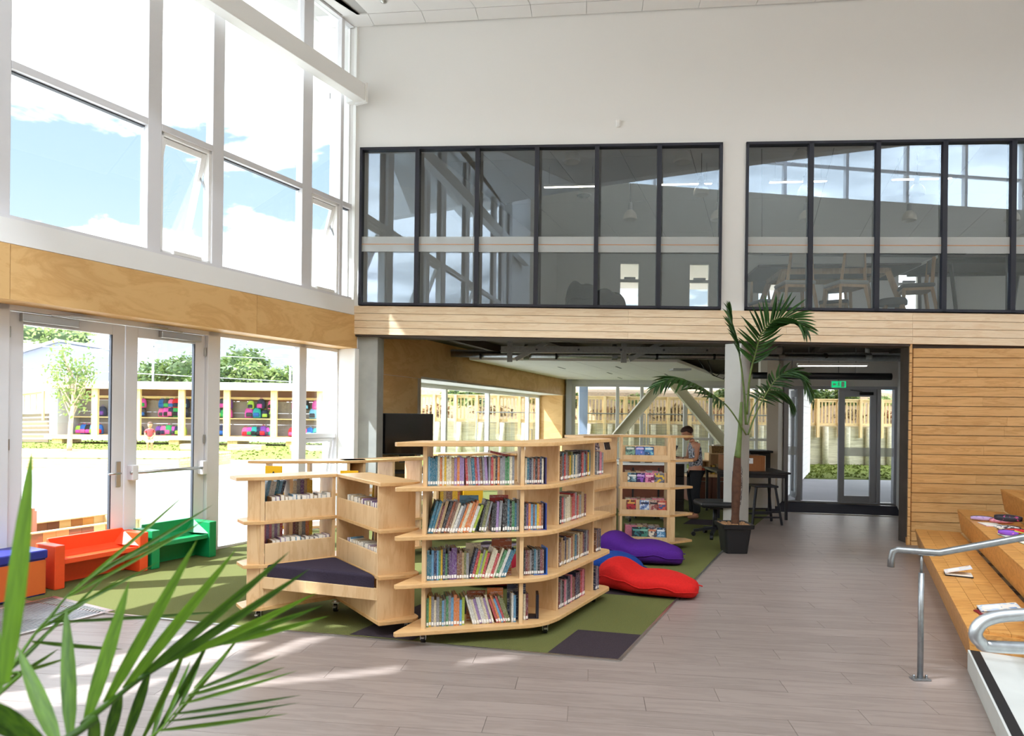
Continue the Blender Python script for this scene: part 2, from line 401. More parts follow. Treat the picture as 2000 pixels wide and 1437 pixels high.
# ---------------------------------------------------------------- carpet with dark squares and a metal edge strip
carpet = thing('carpet', 'olive green library carpet with a few dark plum squares and a silver edge strip', 'carpet', (0, 8, 0))
MB().prism([p[:2] for p in CARPET], 0.0006, 0.006).build('carpet_field', M_carpet, carpet)
ta = Vector((0.485, -0.110, 0)); tb = Vector((0.262, 0.505, 0)); t0 = V(0.752, 4.512, 0) - ta
for i, j in ((0, 0), (-3, 0), (-3, 1), (0, 3), (-1, 3), (-2, 5), (-4, 4), (-2, 8), (-6, 2), (-7, 3), (-5, 6), (-1, 11)):
    o = t0 + ta * i + tb * j
    q = [o, o + ta, o + ta + tb, o + tb]
    MB().prism([p[:2] for p in q], 0.0061, 0.0075).build('carpet_tile', M_carpet_dk, carpet)
es = MB()
for a, b in zip(CARPET[:4], CARPET[1:5]):
    es.obb(a + V(0, 0, 0.004), b + V(0, 0, 0.004), 0.022, 0.012)
es.build('edge_strip', M_chrome, carpet)
mt = thing('entrance_mat', 'dark plum entrance mat running across the lobby in front of the exit doors', 'mat', (5.8, 12, 0))
MB().prism([(4.50, 11.75), (6.78, 11.33), (7.42, 12.62), (5.05, 13.2)], 0.001, 0.012).build('mat_field', M_mat, mt)
MB().obb((4.50, 11.74, 0.006), (6.78, 11.32, 0.006), 0.03, 0.014).build('edge_strip', M_chrome, mt)
gr = thing('floor_grate', 'ribbed metal doormat grating set in the floor by the entrance doors', 'grating', wl_(4.7, 0.6))
g = MB(ML)
for k in range(22): g.box(4.15, 5.6, 0.25 + k * 0.035, 0.268 + k * 0.035, 0.001, 0.010)
g.build('bar_grid', M_steel, gr)['kind'] = 'stuff'
g = MB(ML); g.box(4.11, 5.64, 0.2, 0.235, 0.001, 0.012); g.box(4.11, 5.64, 1.02, 1.055, 0.001, 0.012); g.box(4.11, 4.15, 0.235, 1.02, 0.001, 0.012); g.box(5.6, 5.64, 0.235, 1.02, 0.001, 0.012)
g.build('grate_frame', M_chrome, gr)

# ---------------------------------------------------------------- glazed side wall
RC = -0.38                                                               # lower glazing sits back from the band above
wall_l = struct('wall_left', MB(ML).box(-0.55, 8.1, -0.5, -0.016, 2.60, 3.285), M_white)
for a, b in ((-0.06, 1.75), (1.754, 4.39), (4.394, 8.1)):
    MB(ML).box(a, b, -0.016, 0.0, 2.592, 3.066).build('plywood_panel', M_ply, wall_l)
    MB(ML).box(a, b, RC, -0.016, 2.592, 2.600).build('soffit_panel', M_ply, wall_l)
MB(ML).box(-0.06, 8.1, -0.016, -0.004, 3.072, 3.285).build('sill_board', M_white, wall_l)
MB(ML).box(-0.62, -0.02, -0.6, 0.0, 0, 2.59).build('end_pier', M_white, wall_l)
MB(ML).box(-0.55, 0.02, -0.45, 0.0, 3.285, 7.3).build('corner_pier', M_white, wall_l)
MB(ML).box(8.1, 10.7, -0.35, 0.0, 0, 7.28).build('solid_wall', M_wall, wall_l)
w = MB(ML); w.box(5.8, 8.1, -0.5, -0.2, 0, 2.6); w.build('dado_wall', M_white, wall_l)
# high part of the wall over the tall end of the hall, with two small slots
w = MB(ML)
w.box(7.2, 7.41, -0.35, 0, 7.28, 12); w.box(7.41, 7.86, -0.35, 0, 7.64, 12); w.box(7.86, 8.06, -0.35, 0, 7.64, 7.76); w.box(7.86, 8.06, -0.35, 0, 8.25, 12); w.box(8.06, 9.1, -0.35, 0, 7.28, 12)
w.box(9.1, 9.55, -0.35, 0, 7.28, 11.05); w.box(9.1, 9.55, -0.35, 0, 11.75, 12); w.box(9.55, 10.7, -0.35, 0, 7.28, 12)
w.build('upper_wall', M_wall, wall_l)

YU0, YU1 = -0.15, -0.03                                                  # frame depth of the upper glazing
mull = [(0.02, 0.05), (0.235, 0.295), (0.835, 1.008), (2.223, 2.372), (2.991, 3.143), (4.384, 4.53), (5.15, 5.3), (6.5, 6.65), (7.26, 7.41), (8.05, 8.12)]
tw = struct('trim_1')
for k, (a, b) in enumerate(mull):
    if k == 0:
        MB(ML).box(a, b, -0.22, -0.10, 3.285, 7.28).build('mullion', M_white, tw); continue
    o = MB(ML).box(a, b, YU0, YU1, 3.285, 7.28).build('mullion', M_alu, tw, bevel=0.006)
    MB(ML).box(a - 0.012, a + 0.001, YU0 + 0.01, -0.075, 3.285, 7.28).build('gasket', M_gasket, o)
bays = [(0.05, 0.235, 0), (0.295, 0.835, 1), (1.008, 2.223, 0), (2.372, 2.991, 1), (3.143, 4.384, 0), (4.53, 5.15, 1), (5.3, 6.5, 0), (6.65, 7.26, 0), (7.41, 8.05, 0)]
ZT0, ZT1 = 4.585, 4.655
for a, b, _ in bays:
    o = MB(ML).box(a, b, YU0, YU1, ZT0, ZT1).build('transom', M_alu, tw, bevel=0.005)
    MB(ML).box(a, b, YU0 + 0.01, -0.085, ZT0 - 0.011, ZT0).build('gasket', M_gasket, o)
MB(ML).box(0.05, 7.41, YU0, YU1, 7.2, 7.28).build('head_rail', M_alu, tw)
MB(ML).box(7.26, 8.12, YU0, YU1, 7.58, 7.64).build('head_rail', M_alu, tw)
MB(ML).box(0.05, 8.1, YU0, -0.01, 3.285, 3.315).build('sill_rail', M_alu, tw)
wn_ = [0]
def window(): wn_[0] += 1; return struct('window_%d' % wn_[0])
for a, b, aw in bays:
    wd = window()
    MB(ML).box(a, b, -0.10, -0.092, ZT1, 7.2 if a < 7.3 else 7.58).build('pane', M_glass, wd)
    wd = window()
    if not aw:
        MB(ML).box(a, b, -0.10, -0.092, 3.315, ZT0).build('pane', M_glass, wd)
    else:                                                               # top-hung sash pushed open at the bottom
        f = MB(ML)
        for x0, x1, z0, z1 in ((a, a + 0.035, 3.315, ZT0), (b - 0.035, b, 3.315, ZT0), (a, b, ZT0 - 0.035, ZT0), (a, b, 3.315, 3.345)): f.box(x0, x1, -0.14, -0.05, z0, z1)
        f.build('frame', M_white, wd)
        th = math.radians(17); hz = ZT0 - 0.04
        MS = ML @ Matrix.Translation((0, -0.10, hz)) @ Matrix.Rotation(-th, 4, 'X')
        L = hz - 3.35
        s = MB(MS)
        for x0, x1, z0, z1 in ((a + 0.035, a + 0.095, -L, 0), (b - 0.095, b - 0.035, -L, 0), (a + 0.095, b - 0.095, -0.06, 0), (a + 0.095, b - 0.095, -L, -L + 0.06)): s.box(x0, x1, -0.03, 0.02, z0, z1)
        so = s.build('sash', M_white, wd, bevel=0.004)
        MB(MS).box(a + 0.095, b - 0.095, -0.008, -0.002, -L + 0.06, -0.06).build('pane', M_glass, so)
        st = MB(); st.obb(MS @ V(a + 0.06, 0.0, -0.25), wl_(a + 0.02, -0.08, hz - 0.45), 0.012, 0.02); st.build('stay', M_steel, wd)
        ac = MB(ML); ac.box((a + b) / 2 - 0.17, (a + b) / 2 + 0.17, -0.07, -0.01, 3.316, 3.36)
        ao = ac.build('actuator', M_white, wd, bevel=0.006)
        MB().tube([wl_((a + b) / 2, -0.05, 3.34), MS @ V((a + b) / 2, 0.0, -L + 0.03)], 0.008, 6).build('push_rod', M_chrome, ao)
# steel beam across the glazing
bm_ = struct('trim_2', MB(ML).box(0.10, 9.2, 0.07, 0.23, 6.07, 6.31), M_white, bevel=0.006)
MB(ML).box(0.06, 0.10, 0.05, 0.25, 6.05, 6.33).build('end_plate', M_white, bm_)
MB(ML).box(0.02, 0.12, -0.10, 0.07, 6.10, 6.28).build('bracket', M_white, bm_)

# lower glazing: doors, panes
lw = struct('trim_3')
for a, b in ((4.24, 4.42), (2.013, 2.182), (0.608, 0.741), (-0.02, 0.0), (5.7, 5.8)):
    MB(ML).box(a, b, RC - 0.06, RC + 0.07, 0, 2.6).build('mullion', M_alu, lw, bevel=0.006)
MB(ML).box(0, 5.8, RC - 0.06, RC + 0.07, 2.545, 2.6).build('head_rail', M_alu, lw)
MB(ML).box(-0.02, 5.8, RC - 0.10, RC + 0.06, 0, 0.035).build('sill_rail', M_alu, lw)
def door(n, a, b, bar=False, lever=False):
    d = struct('door_%d' % n)
    f = MB(ML); y0, y1 = RC - 0.022, RC + 0.022
    st = 0.13
    for x0, x1, z0, z1 in ((a, a + st, 0.04, 2.54), (b - st, b, 0.04, 2.54), (a + st, b - st, 2.43, 2.54), (a + st, b - st, 0.04, 0.26)): f.box(x0, x1, y0, y1, z0, z1)
    f.build('door_frame', M_alu, d, bevel=0.005)
    gk = MB(ML); gk.box(a + st, a + st + 0.012, y0, y1 - 0.006, 0.26, 2.43); gk.build('gasket', M_gasket, d)
    MB(ML).box(a + st, b - st, RC - 0.006, RC + 0.002, 0.26, 2.43).build('pane', M_glass, d)
    cl = MB(ML)
    cx = b - 0.34 if lever else a + 0.34
    cl.box(cx - 0.25, cx + 0.25, y1, y1 + 0.06, 2.455, 2.53); c = cl.build('door_closer', M_chrome, d, bevel=0.006)
    arm = MB(); sgn = -1 if lever else 1
    arm.obb(wl_(cx, y1 + 0.05, 2.54), wl_(cx + sgn * 0.42, y1 + 0.11, 2.55), 0.025, 0.012); arm.obb(wl_(cx + sgn * 0.42, y1 + 0.11, 2.55), wl_(cx + sgn * 0.12, y1 + 0.02, 2.565), 0.025, 0.012)
    arm.build('closer_arm', M_chrome, c)
    if bar:
        p = MB(); p.tube([wl_(a + 0.03, y1 + 0.075, 1.0), wl_(b - 0.02, y1 + 0.075, 1.0)], 0.019, 10); pb = p.build('push_bar', M_chrome, d, smooth=True)
        for xx in (a + 0.05, b - 0.06):
            MB(ML).box(xx - 0.035, xx + 0.035, y1, y1 + 0.095, 0.92, 1.08).build('bracket', M_alu, pb, bevel=0.01)
    if lever:
        MB(ML).box(a + 0.035, a + 0.085, y1, y1 + 0.012, 0.86, 1.12).build('lock_plate', M_chrome, d, bevel=0.004)
        MB().tube([wl_(a + 0.06, y1 + 0.012, 1.0), wl_(a + 0.06, y1 + 0.055, 1.0), wl_(a + 0.19, y1 + 0.06, 1.0)], 0.010, 8).build('door_handle', M_chrome, d, smooth=True)
    for z in (0.25, 1.28, 2.3):
        xh = b - 0.008 if lever else a + 0.008
        MB().tube([wl_(xh, y1 + 0.012, z), wl_(xh, y1 + 0.012, z + 0.1)], 0.012, 8).build('hinge', M_chrome, d)
door(1, 3.15, 4.235, lever=True)
door(2, 2.187, 3.14, bar=True)
for a, b in ((0.741, 2.013), (4.42, 5.7)):
    wd = window(); MB(ML).box(a, b, RC - 0.006, RC + 0.002, 0.035, 2.545).build('pane', M_glass, wd)
wd = window()
MB(ML).box(0.0, 0.608, RC - 0.006, RC + 0.002, 1.36, 2.545).build('pane', M_glass, wd)
MB(ML).box(0.0, 0.608, RC - 0.05, RC + 0.05, 1.295, 1.36).build('mid_rail', M_alu, wd)
MS = ML @ Matrix.Translation((0, RC, 1.29)) @ Matrix.Rotation(-math.radians(10), 4, 'X')
s = MB(MS)
for x0, x1, z0, z1 in ((0.02, 0.07, -1.2, 0), (0.54, 0.59, -1.2, 0), (0.07, 0.54, -0.05, 0), (0.07, 0.54, -1.2, -1.15)): s.box(x0, x1, -0.03, 0.02, z0, z1)
so = s.build('sash', M_alu, wd)
MB(MS).box(0.07, 0.54, -0.01, -0.004, -1.15, -0.05).build('pane', M_glass, so)

# ---------------------------------------------------------------- ceiling of the hall, tiled
ceil = struct('ceiling', MB().prism([(-8.6, 3.4), (13.5, 3.4), (13.5, 8.2), wf_(14, 0.3)[:2], wf_(-0.3, 0.3)[:2], wl_(-0.2, -0.3)[:2]], 7.235, 7.6), plain('ceiling_joint', 'b9b8b5', 0.9))
cd = Vector((0.352, 0.936, 0))
e0 = wf_(0.0, -0.16); 
for k in range(-3, 12):
    for q in range(2):
        a = wf_(0.25 + k * 0.757, -0.30 - q * 1.1); b = a + MD * 0.751; dv = -cd * (1.09 if q == 0 else 2.4)
        pts = [a, b, b + dv, a + dv]
        if min((ML.inverted() @ p).y for p in pts) < -0.1:
            continue
        MB().prism([p[:2] for p in pts], 7.222, 7.236).build('ceiling_panel', M_ceil, ceil)
    a = wf_(0.25 + k * 0.757, -0.02); b = a + MD * 0.751
    if (ML.inverted() @ a).y > -0.5:
        MB().prism([p[:2] for p in (a, b, wf_(0.25 + k * 0.757 + 0.751, -0.29), wf_(0.25 + k * 0.757, -0.29))], 7.220, 7.236).build('border_panel', M_ceil, ceil)
MB().prism([wl_(-0.1, 0.0)[:2], wf_(0.24, -0.02)[:2], wf_(-1.0, -2.2)[:2], (-3.0, 3.4), (-4.2, 3.4), wl_(7.1, 0.0)[:2]], 7.221, 7.236).build('border_panel', M_ceil, ceil)
MB().lathe([(0.03, 0.0), (0.045, -0.012), (0.012, -0.03)], wf_(0.55, -0.55, 7.223), 10).build('sprinkler', M_chrome, ceil)

# ---------------------------------------------------------------- mezzanine front wall
ZW0, ZW1 = 3.215, 5.475
wb = struct('wall_back')
for a, b, z0, z1 in ((-0.40, 0.062, 3.2, 7.4), (5.137, 5.445, 3.2, 7.4), (10.6, 14, 3.2, 7.4), (0.062, 5.137, ZW1, 7.4), (5.445, 10.6, ZW1, 7.4)):
    MB(MFS).box(a, b, 0.0, 0.22, z0, z1).build('white_lining', M_wall, wb)
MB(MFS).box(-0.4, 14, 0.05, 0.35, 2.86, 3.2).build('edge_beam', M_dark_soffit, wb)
zb = [2.79, 2.888, 2.992, 3.096, 3.206]
for z0, z1 in zip(zb, zb[1:]):
    xs = [-0.03, 3.9 if int(z0 * 100) % 2 else 6.0, 7.6, 11.6]
    for a, b in zip(xs, xs[1:]):
        MB(MFS).box(a + 0.001, b - 0.001, 0.0, 0.05, z0 + 0.003, z1 - 0.003).build('cladding_board', M_pine_lit, wb)
MB(MFS).box(-0.03, 7.6, 0.02, 0.32, 2.765, 2.79).build('soffit_board', M_dark_soffit, wb)
# cladding beside the lobby opening
wr = struct('wall_right', MB(MF).box(7.63, 13.5, 0.05, 0.4, 0, 2.9), M_dark_soffit)
z = 2.60; k = 0
while z > -0.05:
    z0 = max(0, z - 0.125)
    cut = 9.0 + 0.6 * math.sin(k * 2.3)
    for a, b in ((7.615, cut), (cut, 11.6)):
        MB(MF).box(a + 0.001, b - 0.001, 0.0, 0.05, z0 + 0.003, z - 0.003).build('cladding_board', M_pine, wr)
    z -= 0.127; k += 1
CRN = wf_(7.6, 0)                                                       # corner of the lobby opening
MR = frame(CRN, U, -NL)                                                 # x: into the lobby, y: away from the library
z = 2.66; k = 0
while z > 0.0:
    z0 = max(0.0, z - 0.125)
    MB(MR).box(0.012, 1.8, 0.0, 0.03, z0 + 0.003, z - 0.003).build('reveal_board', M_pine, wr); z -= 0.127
MB(MR).box(-0.0, 1.8, 0.03, 0.042, 0, 0.08).build('skirting', M_oak, wr)
MB(MR).box(0.36, 1.8, -0.3, 0.0, 0, 2.9).build('wall_core', M_wall, wr)
MB(MR).box(0.35, 0.43, 0.03, 0.042, 0.80, 0.94).build('switch_plate', M_white, wr)
struct('wall_lobby', MB(MR).box(1.8, 4.9, -0.35, -0.05, 0, 3.1), M_wall)
# window bands of the mezzanine
def mezz_window(x0, x1, cuts):
    wd = window(); ft = 0.035
    f = MB(MFS); f.box(x0, x1, -0.03, 0.08, ZW1 - ft, ZW1); f.box(x0, x1, -0.03, 0.08, ZW0, ZW0 + ft); f.box(x0, x0 + ft, -0.03, 0.08, ZW0, ZW1); f.box(x1 - ft, x1, -0.03, 0.08, ZW0, ZW1)
    f.build('frame', M_blackal, wd)
    xs = [x0] + cuts + [x1]
    for c in cuts: MB(MFS).box(c - 0.03, c + 0.03, -0.03, 0.08, ZW0, ZW1).build('mullion', M_blackal, wd)
    for a, b in zip(xs, xs[1:]):
        p = MB(MFS).box(a + 0.03, b - 0.03, 0.03, 0.036, ZW0 + ft, ZW1 - ft).build('pane', M_glass_mezz, wd)
        fb = MB(MFS).box(a + 0.03, b - 0.03, 0.0, 0.002, 3.985, 4.20).build('frosted_band', M_frost, p)
        MB(MFS).box(a + 0.03, b - 0.03, -0.002, 0.0, 4.086, 4.094).build('orange_line', M_orange_line, p)
M_frost = frosted('frosted_film', 'dfe3e2', 0.5)
M_orange_line = plain('orange_film', 'd08a4a', 0.6)
mezz_window(0.062, 5.137, [0.907, 1.772, 2.614, 3.446, 4.296])
mezz_window(5.445, 10.6, [6.29, 7.136, 7.97, 8.807, 9.65])
sn = thing('motion_sensor', 'small white sensor box high on the white wall above the dark windows', 'sensor', wf_(3.727, -0.02, 5.70), M=MF @ Matrix.Translation((3.727, -0.001, 5.69)))
MB().box(-0.03, 0.03, -0.035, 0.0, -0.05, 0.05).build('housing', M_white, sn, local=True, bevel=0.012)
MB().box(-0.018, 0.018, -0.043, -0.035, -0.035, 0.005).build('lens', M_label, sn, local=True, bevel=0.004)

# ---------------------------------------------------------------- rest of the hall, behind the photographer
MRW = frame(V(-7.45, 0.74, 0), V(0.762, -0.648, 0), V(0.648, 0.762, 0))
rear = struct('wall_rear', MB(MRW).box(0, 27.8, -0.3, 0, 0, 9.2), plain('rear_wall_paint', 'c9bda8', 0.8))
MB(MRW).box(0, 27.8, -0.3, 0, 11.6, 12).build('upper_wall', M_wall, rear)
for k in range(13):
    a = k * 2.14
    wd = window(); MB(MRW).box(a + 0.05, a + 2.09, -0.16, -0.15, 9.2, 11.6).build('pane', M_glass, wd)
    f = MB(MRW); f.box(a - 0.05, a + 0.05, -0.25, -0.05, 9.2, 11.6); f.box(a, a + 2.14, -0.22, -0.08, 10.25, 10.33); f.build('frame', M_alu, wd)
struct('wall_stair_side', MB().box(13.4, 13.7, -17.6, 9.0, 0, 12), M_wall)
struct('ceiling_high', MB().prism([wl_(7.2, -0.35)[:2], (13.7, 3.5), (13.7, -17.6), (-7.6, 0.5)], 12, 12.2), M_ceil)
struct('trim_4', MB().box(-9.5, 13.5, 3.4, 3.6, 7.23, 12), M_wall)
# added fill lamps in the unseen tall end, put in to brighten the hall
for k, (x, y) in enumerate(((-5.0, -2.6), (0.5, -2.6), (6.0, -2.6), (-2.2, 0.8), (3.4, 0.8), (9.0, 0.8))):
    t = struct('trim_fill_lamp_%d' % (k + 1), MB().box(x - 1.0, x + 1.0, y - 0.25, y + 0.25, 11.62, 11.70), M_white)
    MB().box(x - 0.97, x + 0.97, y - 0.22, y + 0.22, 11.612, 11.62).build('diffuser', plain('fill_diffuser_%d' % k, 'ffffff', 0.5, emit='fff3e4', estr=1.0), t)
    for a in (-0.8, 0.8): MB().tube([(x + a, y, 11.7), (x + a, y, 12.0)], 0.012, 6).build('hanger', M_steel, t)
    ld = bpy.data.lights.new('fill_lamp', 'AREA'); ld.shape = 'RECTANGLE'; ld.size = 1.9; ld.size_y = 0.42; ld.energy = 75; ld.color = (0.88, 0.98, 1.12)
    lo = bpy.data.objects.new('fill_lamp', ld); COL.objects.link(lo); lo.location = (x, y, 11.60)
# roof with its overhang; unseen end cut to shape the sun streak
def wl2(t, y): return wl_(t, y)[:2]
struct('roof', MB().prism([(-0.3, 30.0), (-5.1, 9.6), (-6.05, 5.55), wl2(9.25, -1.65), wl2(7.66, -0.02), wl2(6.9, 0.0), (-4.0, 3.6), (13.5, 3.6), (13.5, 30)], 7.42, 7.62), plain('roof_soffit', 'e9e8e6', 0.8))
# ================================================================ below the mezzanine
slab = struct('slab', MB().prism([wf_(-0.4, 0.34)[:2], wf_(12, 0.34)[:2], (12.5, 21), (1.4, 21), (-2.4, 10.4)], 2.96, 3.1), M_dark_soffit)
MB().prism([wf_(-0.38, 0.36)[:2], wf_(11.9, 0.36)[:2], (12.4, 20.9), (1.5, 20.9), (-2.3, 10.5)], 3.1, 3.106).build('mezzanine_carpet', plain('mezz_carpet', '6b655f', 0.95), slab)
# square concrete columns
struct('pillar_1', MB(MF).box(0.02, 0.32, 0.10, 0.40, 0, 2.79), M_conc, bevel=0.008)
MC = frame(V(3.085, 8.98, 0), U, -NL)
struct('pillar_2', MB(MC).box(0, 0.85, 0.0, 0.215, 0, 2.66), M_conc_lt, bevel=0.008)
# plywood side wall with a deep window
AP = V(-2.08, 10.2, 0); DP = V(0.352, 0.936, 0); EP = V(-0.936, 0.352, 0)
MP = frame(AP, DP, EP)
wp = struct('wall_left_inner', MB(MP).box(0.0, 10.46, 0.012, 0.14, 2.27, 3.0), M_white)
for a, b, z0, z1 in ((-0.25, 1.42, 0, 2.262), (-0.25, 2.86, 2.268, 2.97), (2.864, 6.4, 2.268, 2.97), (6.404, 10.46, 2.268, 2.97), (10.15, 10.46, 0, 2.264)):
    MB(MP).box(a, b, 0, 0.012, z0, z1).build('plywood_panel', M_ply, wp)
MB(MP).box(-0.25, 1.42, 0.012, 0.14, 0, 2.27).build('wall_core', M_white, wp)
MB(MP).box(10.15, 10.162, 0.012, 0.74, 0, 2.262).build('reveal_panel', M_ply, wp)
MB(MP).box(1.42, 10.15, 0.0, 0.80, 2.262, 2.30).build('head_lining', M_white, wp)
MB(MP).box(1.30, 1.42, 0.0, 0.80, 0, 2.27).build('reveal_lining', M_white, wp)
wd = window()
for a in (1.42, 3.80, 6.15, 9.10, 10.05): MB(MP).box(a, a + 0.09, 0.70, 0.80, 0.05, 2.262).build('mullion', M_white, wd)
f = MB(MP); f.box(1.42, 10.15, 0.70, 0.80, 2.18, 2.262); f.box(1.42, 10.15, 0.70, 0.80, 0, 0.06); f.build('frame', M_white, wd)
for a, b in ((1.51, 3.8), (3.89, 6.15), (6.24, 9.1), (9.19, 10.05)): MB(MP).box(a, b, 0.745, 0.752, 0.06, 2.18).build('pane', M_glass, wd)
hd = MB(); hd.tube([MP @ V(9.25, 0.70, 0.9), MP @ V(9.25, 0.64, 0.9), MP @ V(9.25, 0.64, 1.25), MP @ V(9.25, 0.70, 1.25)], 0.014, 8); hd.build('door_handle', M_chrome, wd, smooth=True)
# far glazed wall
wf2 = struct('wall_far', MB().box(1.45, 8.9, 19.95, 20.15, 2.62, 3.0), M_wall)
MB().box(1.60, 1.77, 19.8, 20.1, 0, 2.96).build('steel_post', M_grey_alu, wf2)
wd = window(); f = MB()
for a, b in ((1.77, 1.90), (3.12, 3.21), (3.85, 3.94), (5.15, 5.26), (5.92, 6.01), (7.30, 7.38), (8.0, 8.08)):
    MB().box(a, b, 19.96, 20.06, 0.08, 2.62).build('mullion', M_alu, wd)
f.box(1.77, 8.9, 19.95, 20.07, 2.54, 2.62); f.box(1.77, 8.9, 19.95, 20.07, 0, 0.1); f.build('frame', M_alu, wd)
MB().box(5.26, 5.92, 19.97, 20.05, 0.97, 1.05).build('mid_rail', M_alu, wd); MB().box(6.01, 8.9, 19.97, 20.05, 0.97, 1.05).build('mid_rail', M_alu, wd)
for a, b in ((1.90, 3.12), (3.21, 3.85), (3.94, 5.15), (5.26, 5.92), (6.01, 7.30), (7.38, 8.0), (8.08, 8.9)):
    MB().box(a, b, 20.0, 20.006, 0.1, 2.54).build('pane', M_glass, wd)
# cream steel braces in front of it
for nm, p, q in (('a', (2.02, 18.6, 0.0), (4.22, 18.6, 2.66)), ('b', (6.78, 18.6, 0.0), (4.46, 18.6, 2.66))):
    b = struct('beam_diagonal', MB().obb(p, q, 0.26, 0.012, up=(0, 1, 0)), plain('cream_steel_' + nm, 'e6e0cc', 0.5))
    d = (Vector(q) - Vector(p)).normalized(); s_ = d.cross(Vector((0, 1, 0)))
    for k in (-0.125, 0.125):
        MB().obb(Vector(p) + s_ * k, Vector(q) + s_ * k, 0.012, 0.24, up=(0, 1, 0)).build('flange', MATS['cream_steel_' + nm], b)
# partition beside the lobby, weatherboarded outside
MPT = frame(V(4.98, 12.45, 0), U, -NL)
pt = struct('wall_partition', MB(MPT).box(0, 9.2, 0.0, 0.2, 0, 2.96), plain('partition_paint', 'cfc6b6', 0.7))
for k in range(16): MB(MPT).box(1.3, 9.2, -0.025, 0.0, 0.02 + k * 0.18, 0.02 + k * 0.18 + 0.174).build('weatherboard', M_white, pt)
# exit doors
ME = frame(V(5.05, 13.27, 0), V(0.990, -0.1405, 0), V(0.1405, 0.990, 0))
we = struct('wall_exit', MB(ME).box(-0.1, 2.9, 0.0, 0.2, 2.30, 3.0), M_wall)
MB(ME).box(2.48, 2.9, 0.0, 0.2, 0, 2.3).build('jamb_wall', M_wall, we)
d3 = struct('door_3'); f = MB(ME)
for a, b in ((0.36, 0.45), (0.62, 0.70), (2.10, 2.17), (2.41, 2.48)): f.box(a, b, 0.02, 0.14, 0, 2.24)
f.box(0.36, 2.48, 0.02, 0.14, 2.24, 2.31); f.box(0.36, 2.48, 0.02, 0.14, 0, 0.03)
f.build('frame', M_grey_alu, d3, bevel=0.004)
f = MB(ME)
for x0, x1, z0, z1 in ((1.40, 1.515, 0.03, 2.24), (1.985, 2.10, 0.03, 2.24), (1.515, 1.985, 2.10, 2.24), (1.515, 1.985, 0.03, 0.15)): f.box(x0, x1, 0.05, 0.10, z0, z1)
lf = f.build('door_leaf', M_grey_alu, d3, bevel=0.004)
MB(ME).box(1.515, 1.985, 0.072, 0.078, 0.15, 2.10).build('pane', M_glass, lf)
MB(ME).box(1.515, 1.985, 0.068, 0.071, 0.93, 1.10).build('frosted_band', M_frost, lf)
c = MB(ME).box(1.78, 2.02, 0.0, 0.05, 2.13, 2.19).build('door_closer', M_darksteel, lf)
MB().obb(ME @ V(1.80, -0.02, 2.20), ME @ V(1.60, 0.03, 2.23), 0.02, 0.012).build('closer_arm', M_darksteel, c)
f = MB(ME); f.box(0.70, 0.76, 0.14, 0.26, 0.03, 2.24); f.box(0.70, 0.76, 0.74, 0.84, 0.03, 2.24); f.box(0.70, 0.76, 0.26, 0.74, 2.1, 2.24); f.box(0.70, 0.76, 0.26, 0.74, 0.03, 0.15)
ol = f.build('open_leaf', M_grey_alu, d3); MB(ME).box(0.725, 0.731, 0.26, 0.74, 0.15, 2.1).build('pane', M_glass, ol)
for a, b in ((0.45, 0.62), (2.17, 2.41)):
    MB(ME).box(a, b, 0.072, 0.078, 0.03, 2.24).build('sidelight', M_glass, d3); MB(ME).box(a, b, 0.068, 0.071, 0.93, 1.10).build('frosted_band', M_frost, d3)
# exit sign
es = thing('exit_sign', 'small green emergency exit sign with white running figure hanging over the lobby doors', 'sign', ME @ V(1.32, -0.05, 2.40), M=ME @ Matrix.Translation((1.33, -0.12, 2.33)))
MB().box(-0.135, 0.135, -0.02, 0.02, -0.065, 0.065).build('housing', M_label, es, local=True)
MB().box(-0.132, 0.132, -0.024, -0.0201, -0.062, 0.062).build('sign_face', plain('sign_green', '0c8a55', 0.5, emit='0c8a55', estr=0.6), es, local=True)
p = MB()
p.ball((-0.002, -0.0265, 0.042), (0.010, 0.002, 0.010), 8, 5)
for a, b, w in (((0.0, 0.030), (-0.004, -0.004), 0.018), ((-0.004, 0.024), (-0.026, 0.010), 0.007), ((0.002, 0.024), (0.024, 0.012), 0.007), ((-0.004, -0.004), (0.014, -0.026), 0.009), ((0.014, -0.026), (0.012, -0.050), 0.008), ((-0.004, -0.004), (-0.018, -0.030), 0.009), ((-0.018, -0.030), (-0.036, -0.034), 0.008)):
    p.obb((a[0], -0.026, a[1]), (b[0], -0.026, b[1]), 0.003, w, up=(0, 0, 1) if abs(a[0] - b[0]) > abs(a[1] - b[1]) else (1, 0, 0))
p.build('running_figure', M_label, es, local=True)
q = MB(); q.box(0.045, 0.10, -0.027, -0.024, -0.05, 0.05); q.build('doorway_symbol', M_label, es, local=True)
q = MB(); q.add([(-0.115, -0.0262, 0.0), (-0.085, -0.0262, 0.03), (-0.085, -0.0262, 0.012), (-0.055, -0.0262, 0.012), (-0.055, -0.0262, -0.012), (-0.085, -0.0262, -0.012), (-0.085, -0.0262, -0.03)], [(0, 1, 2, 3, 4, 5, 6)]); q.build('arrow', M_label, es, local=True)
MB().tube([(0, 0, 0.065), (0, 0, 0.6)], 0.008, 6).build('hanger', M_steel, es, local=True)
lt = thing('batten_light', 'white batten light fixed below the lobby ceiling in front of the exit sign', 'ceiling light', ME @ V(1.0, -1.1, 2.62), M=ME @ Matrix.Translation((0.9, -1.1, 2.62)))
MB().box(-0.6, 0.6, -0.05, 0.05, 0.0, 0.05).build('body', M_white, lt, local=True, bevel=0.008)
MB().box(-0.58, 0.58, -0.035, 0.035, -0.012, 0.0).build('diffuser', plain('lit_diffuser', 'ffffff', 0.5, emit='fff4e4', estr=1.2), lt, local=True)
for a in (-0.4, 0.4): MB().tube([(a, 0, 0.05), (a, 0, 0.34)], 0.005, 5).build('hanger', M_steel, lt, local=True)
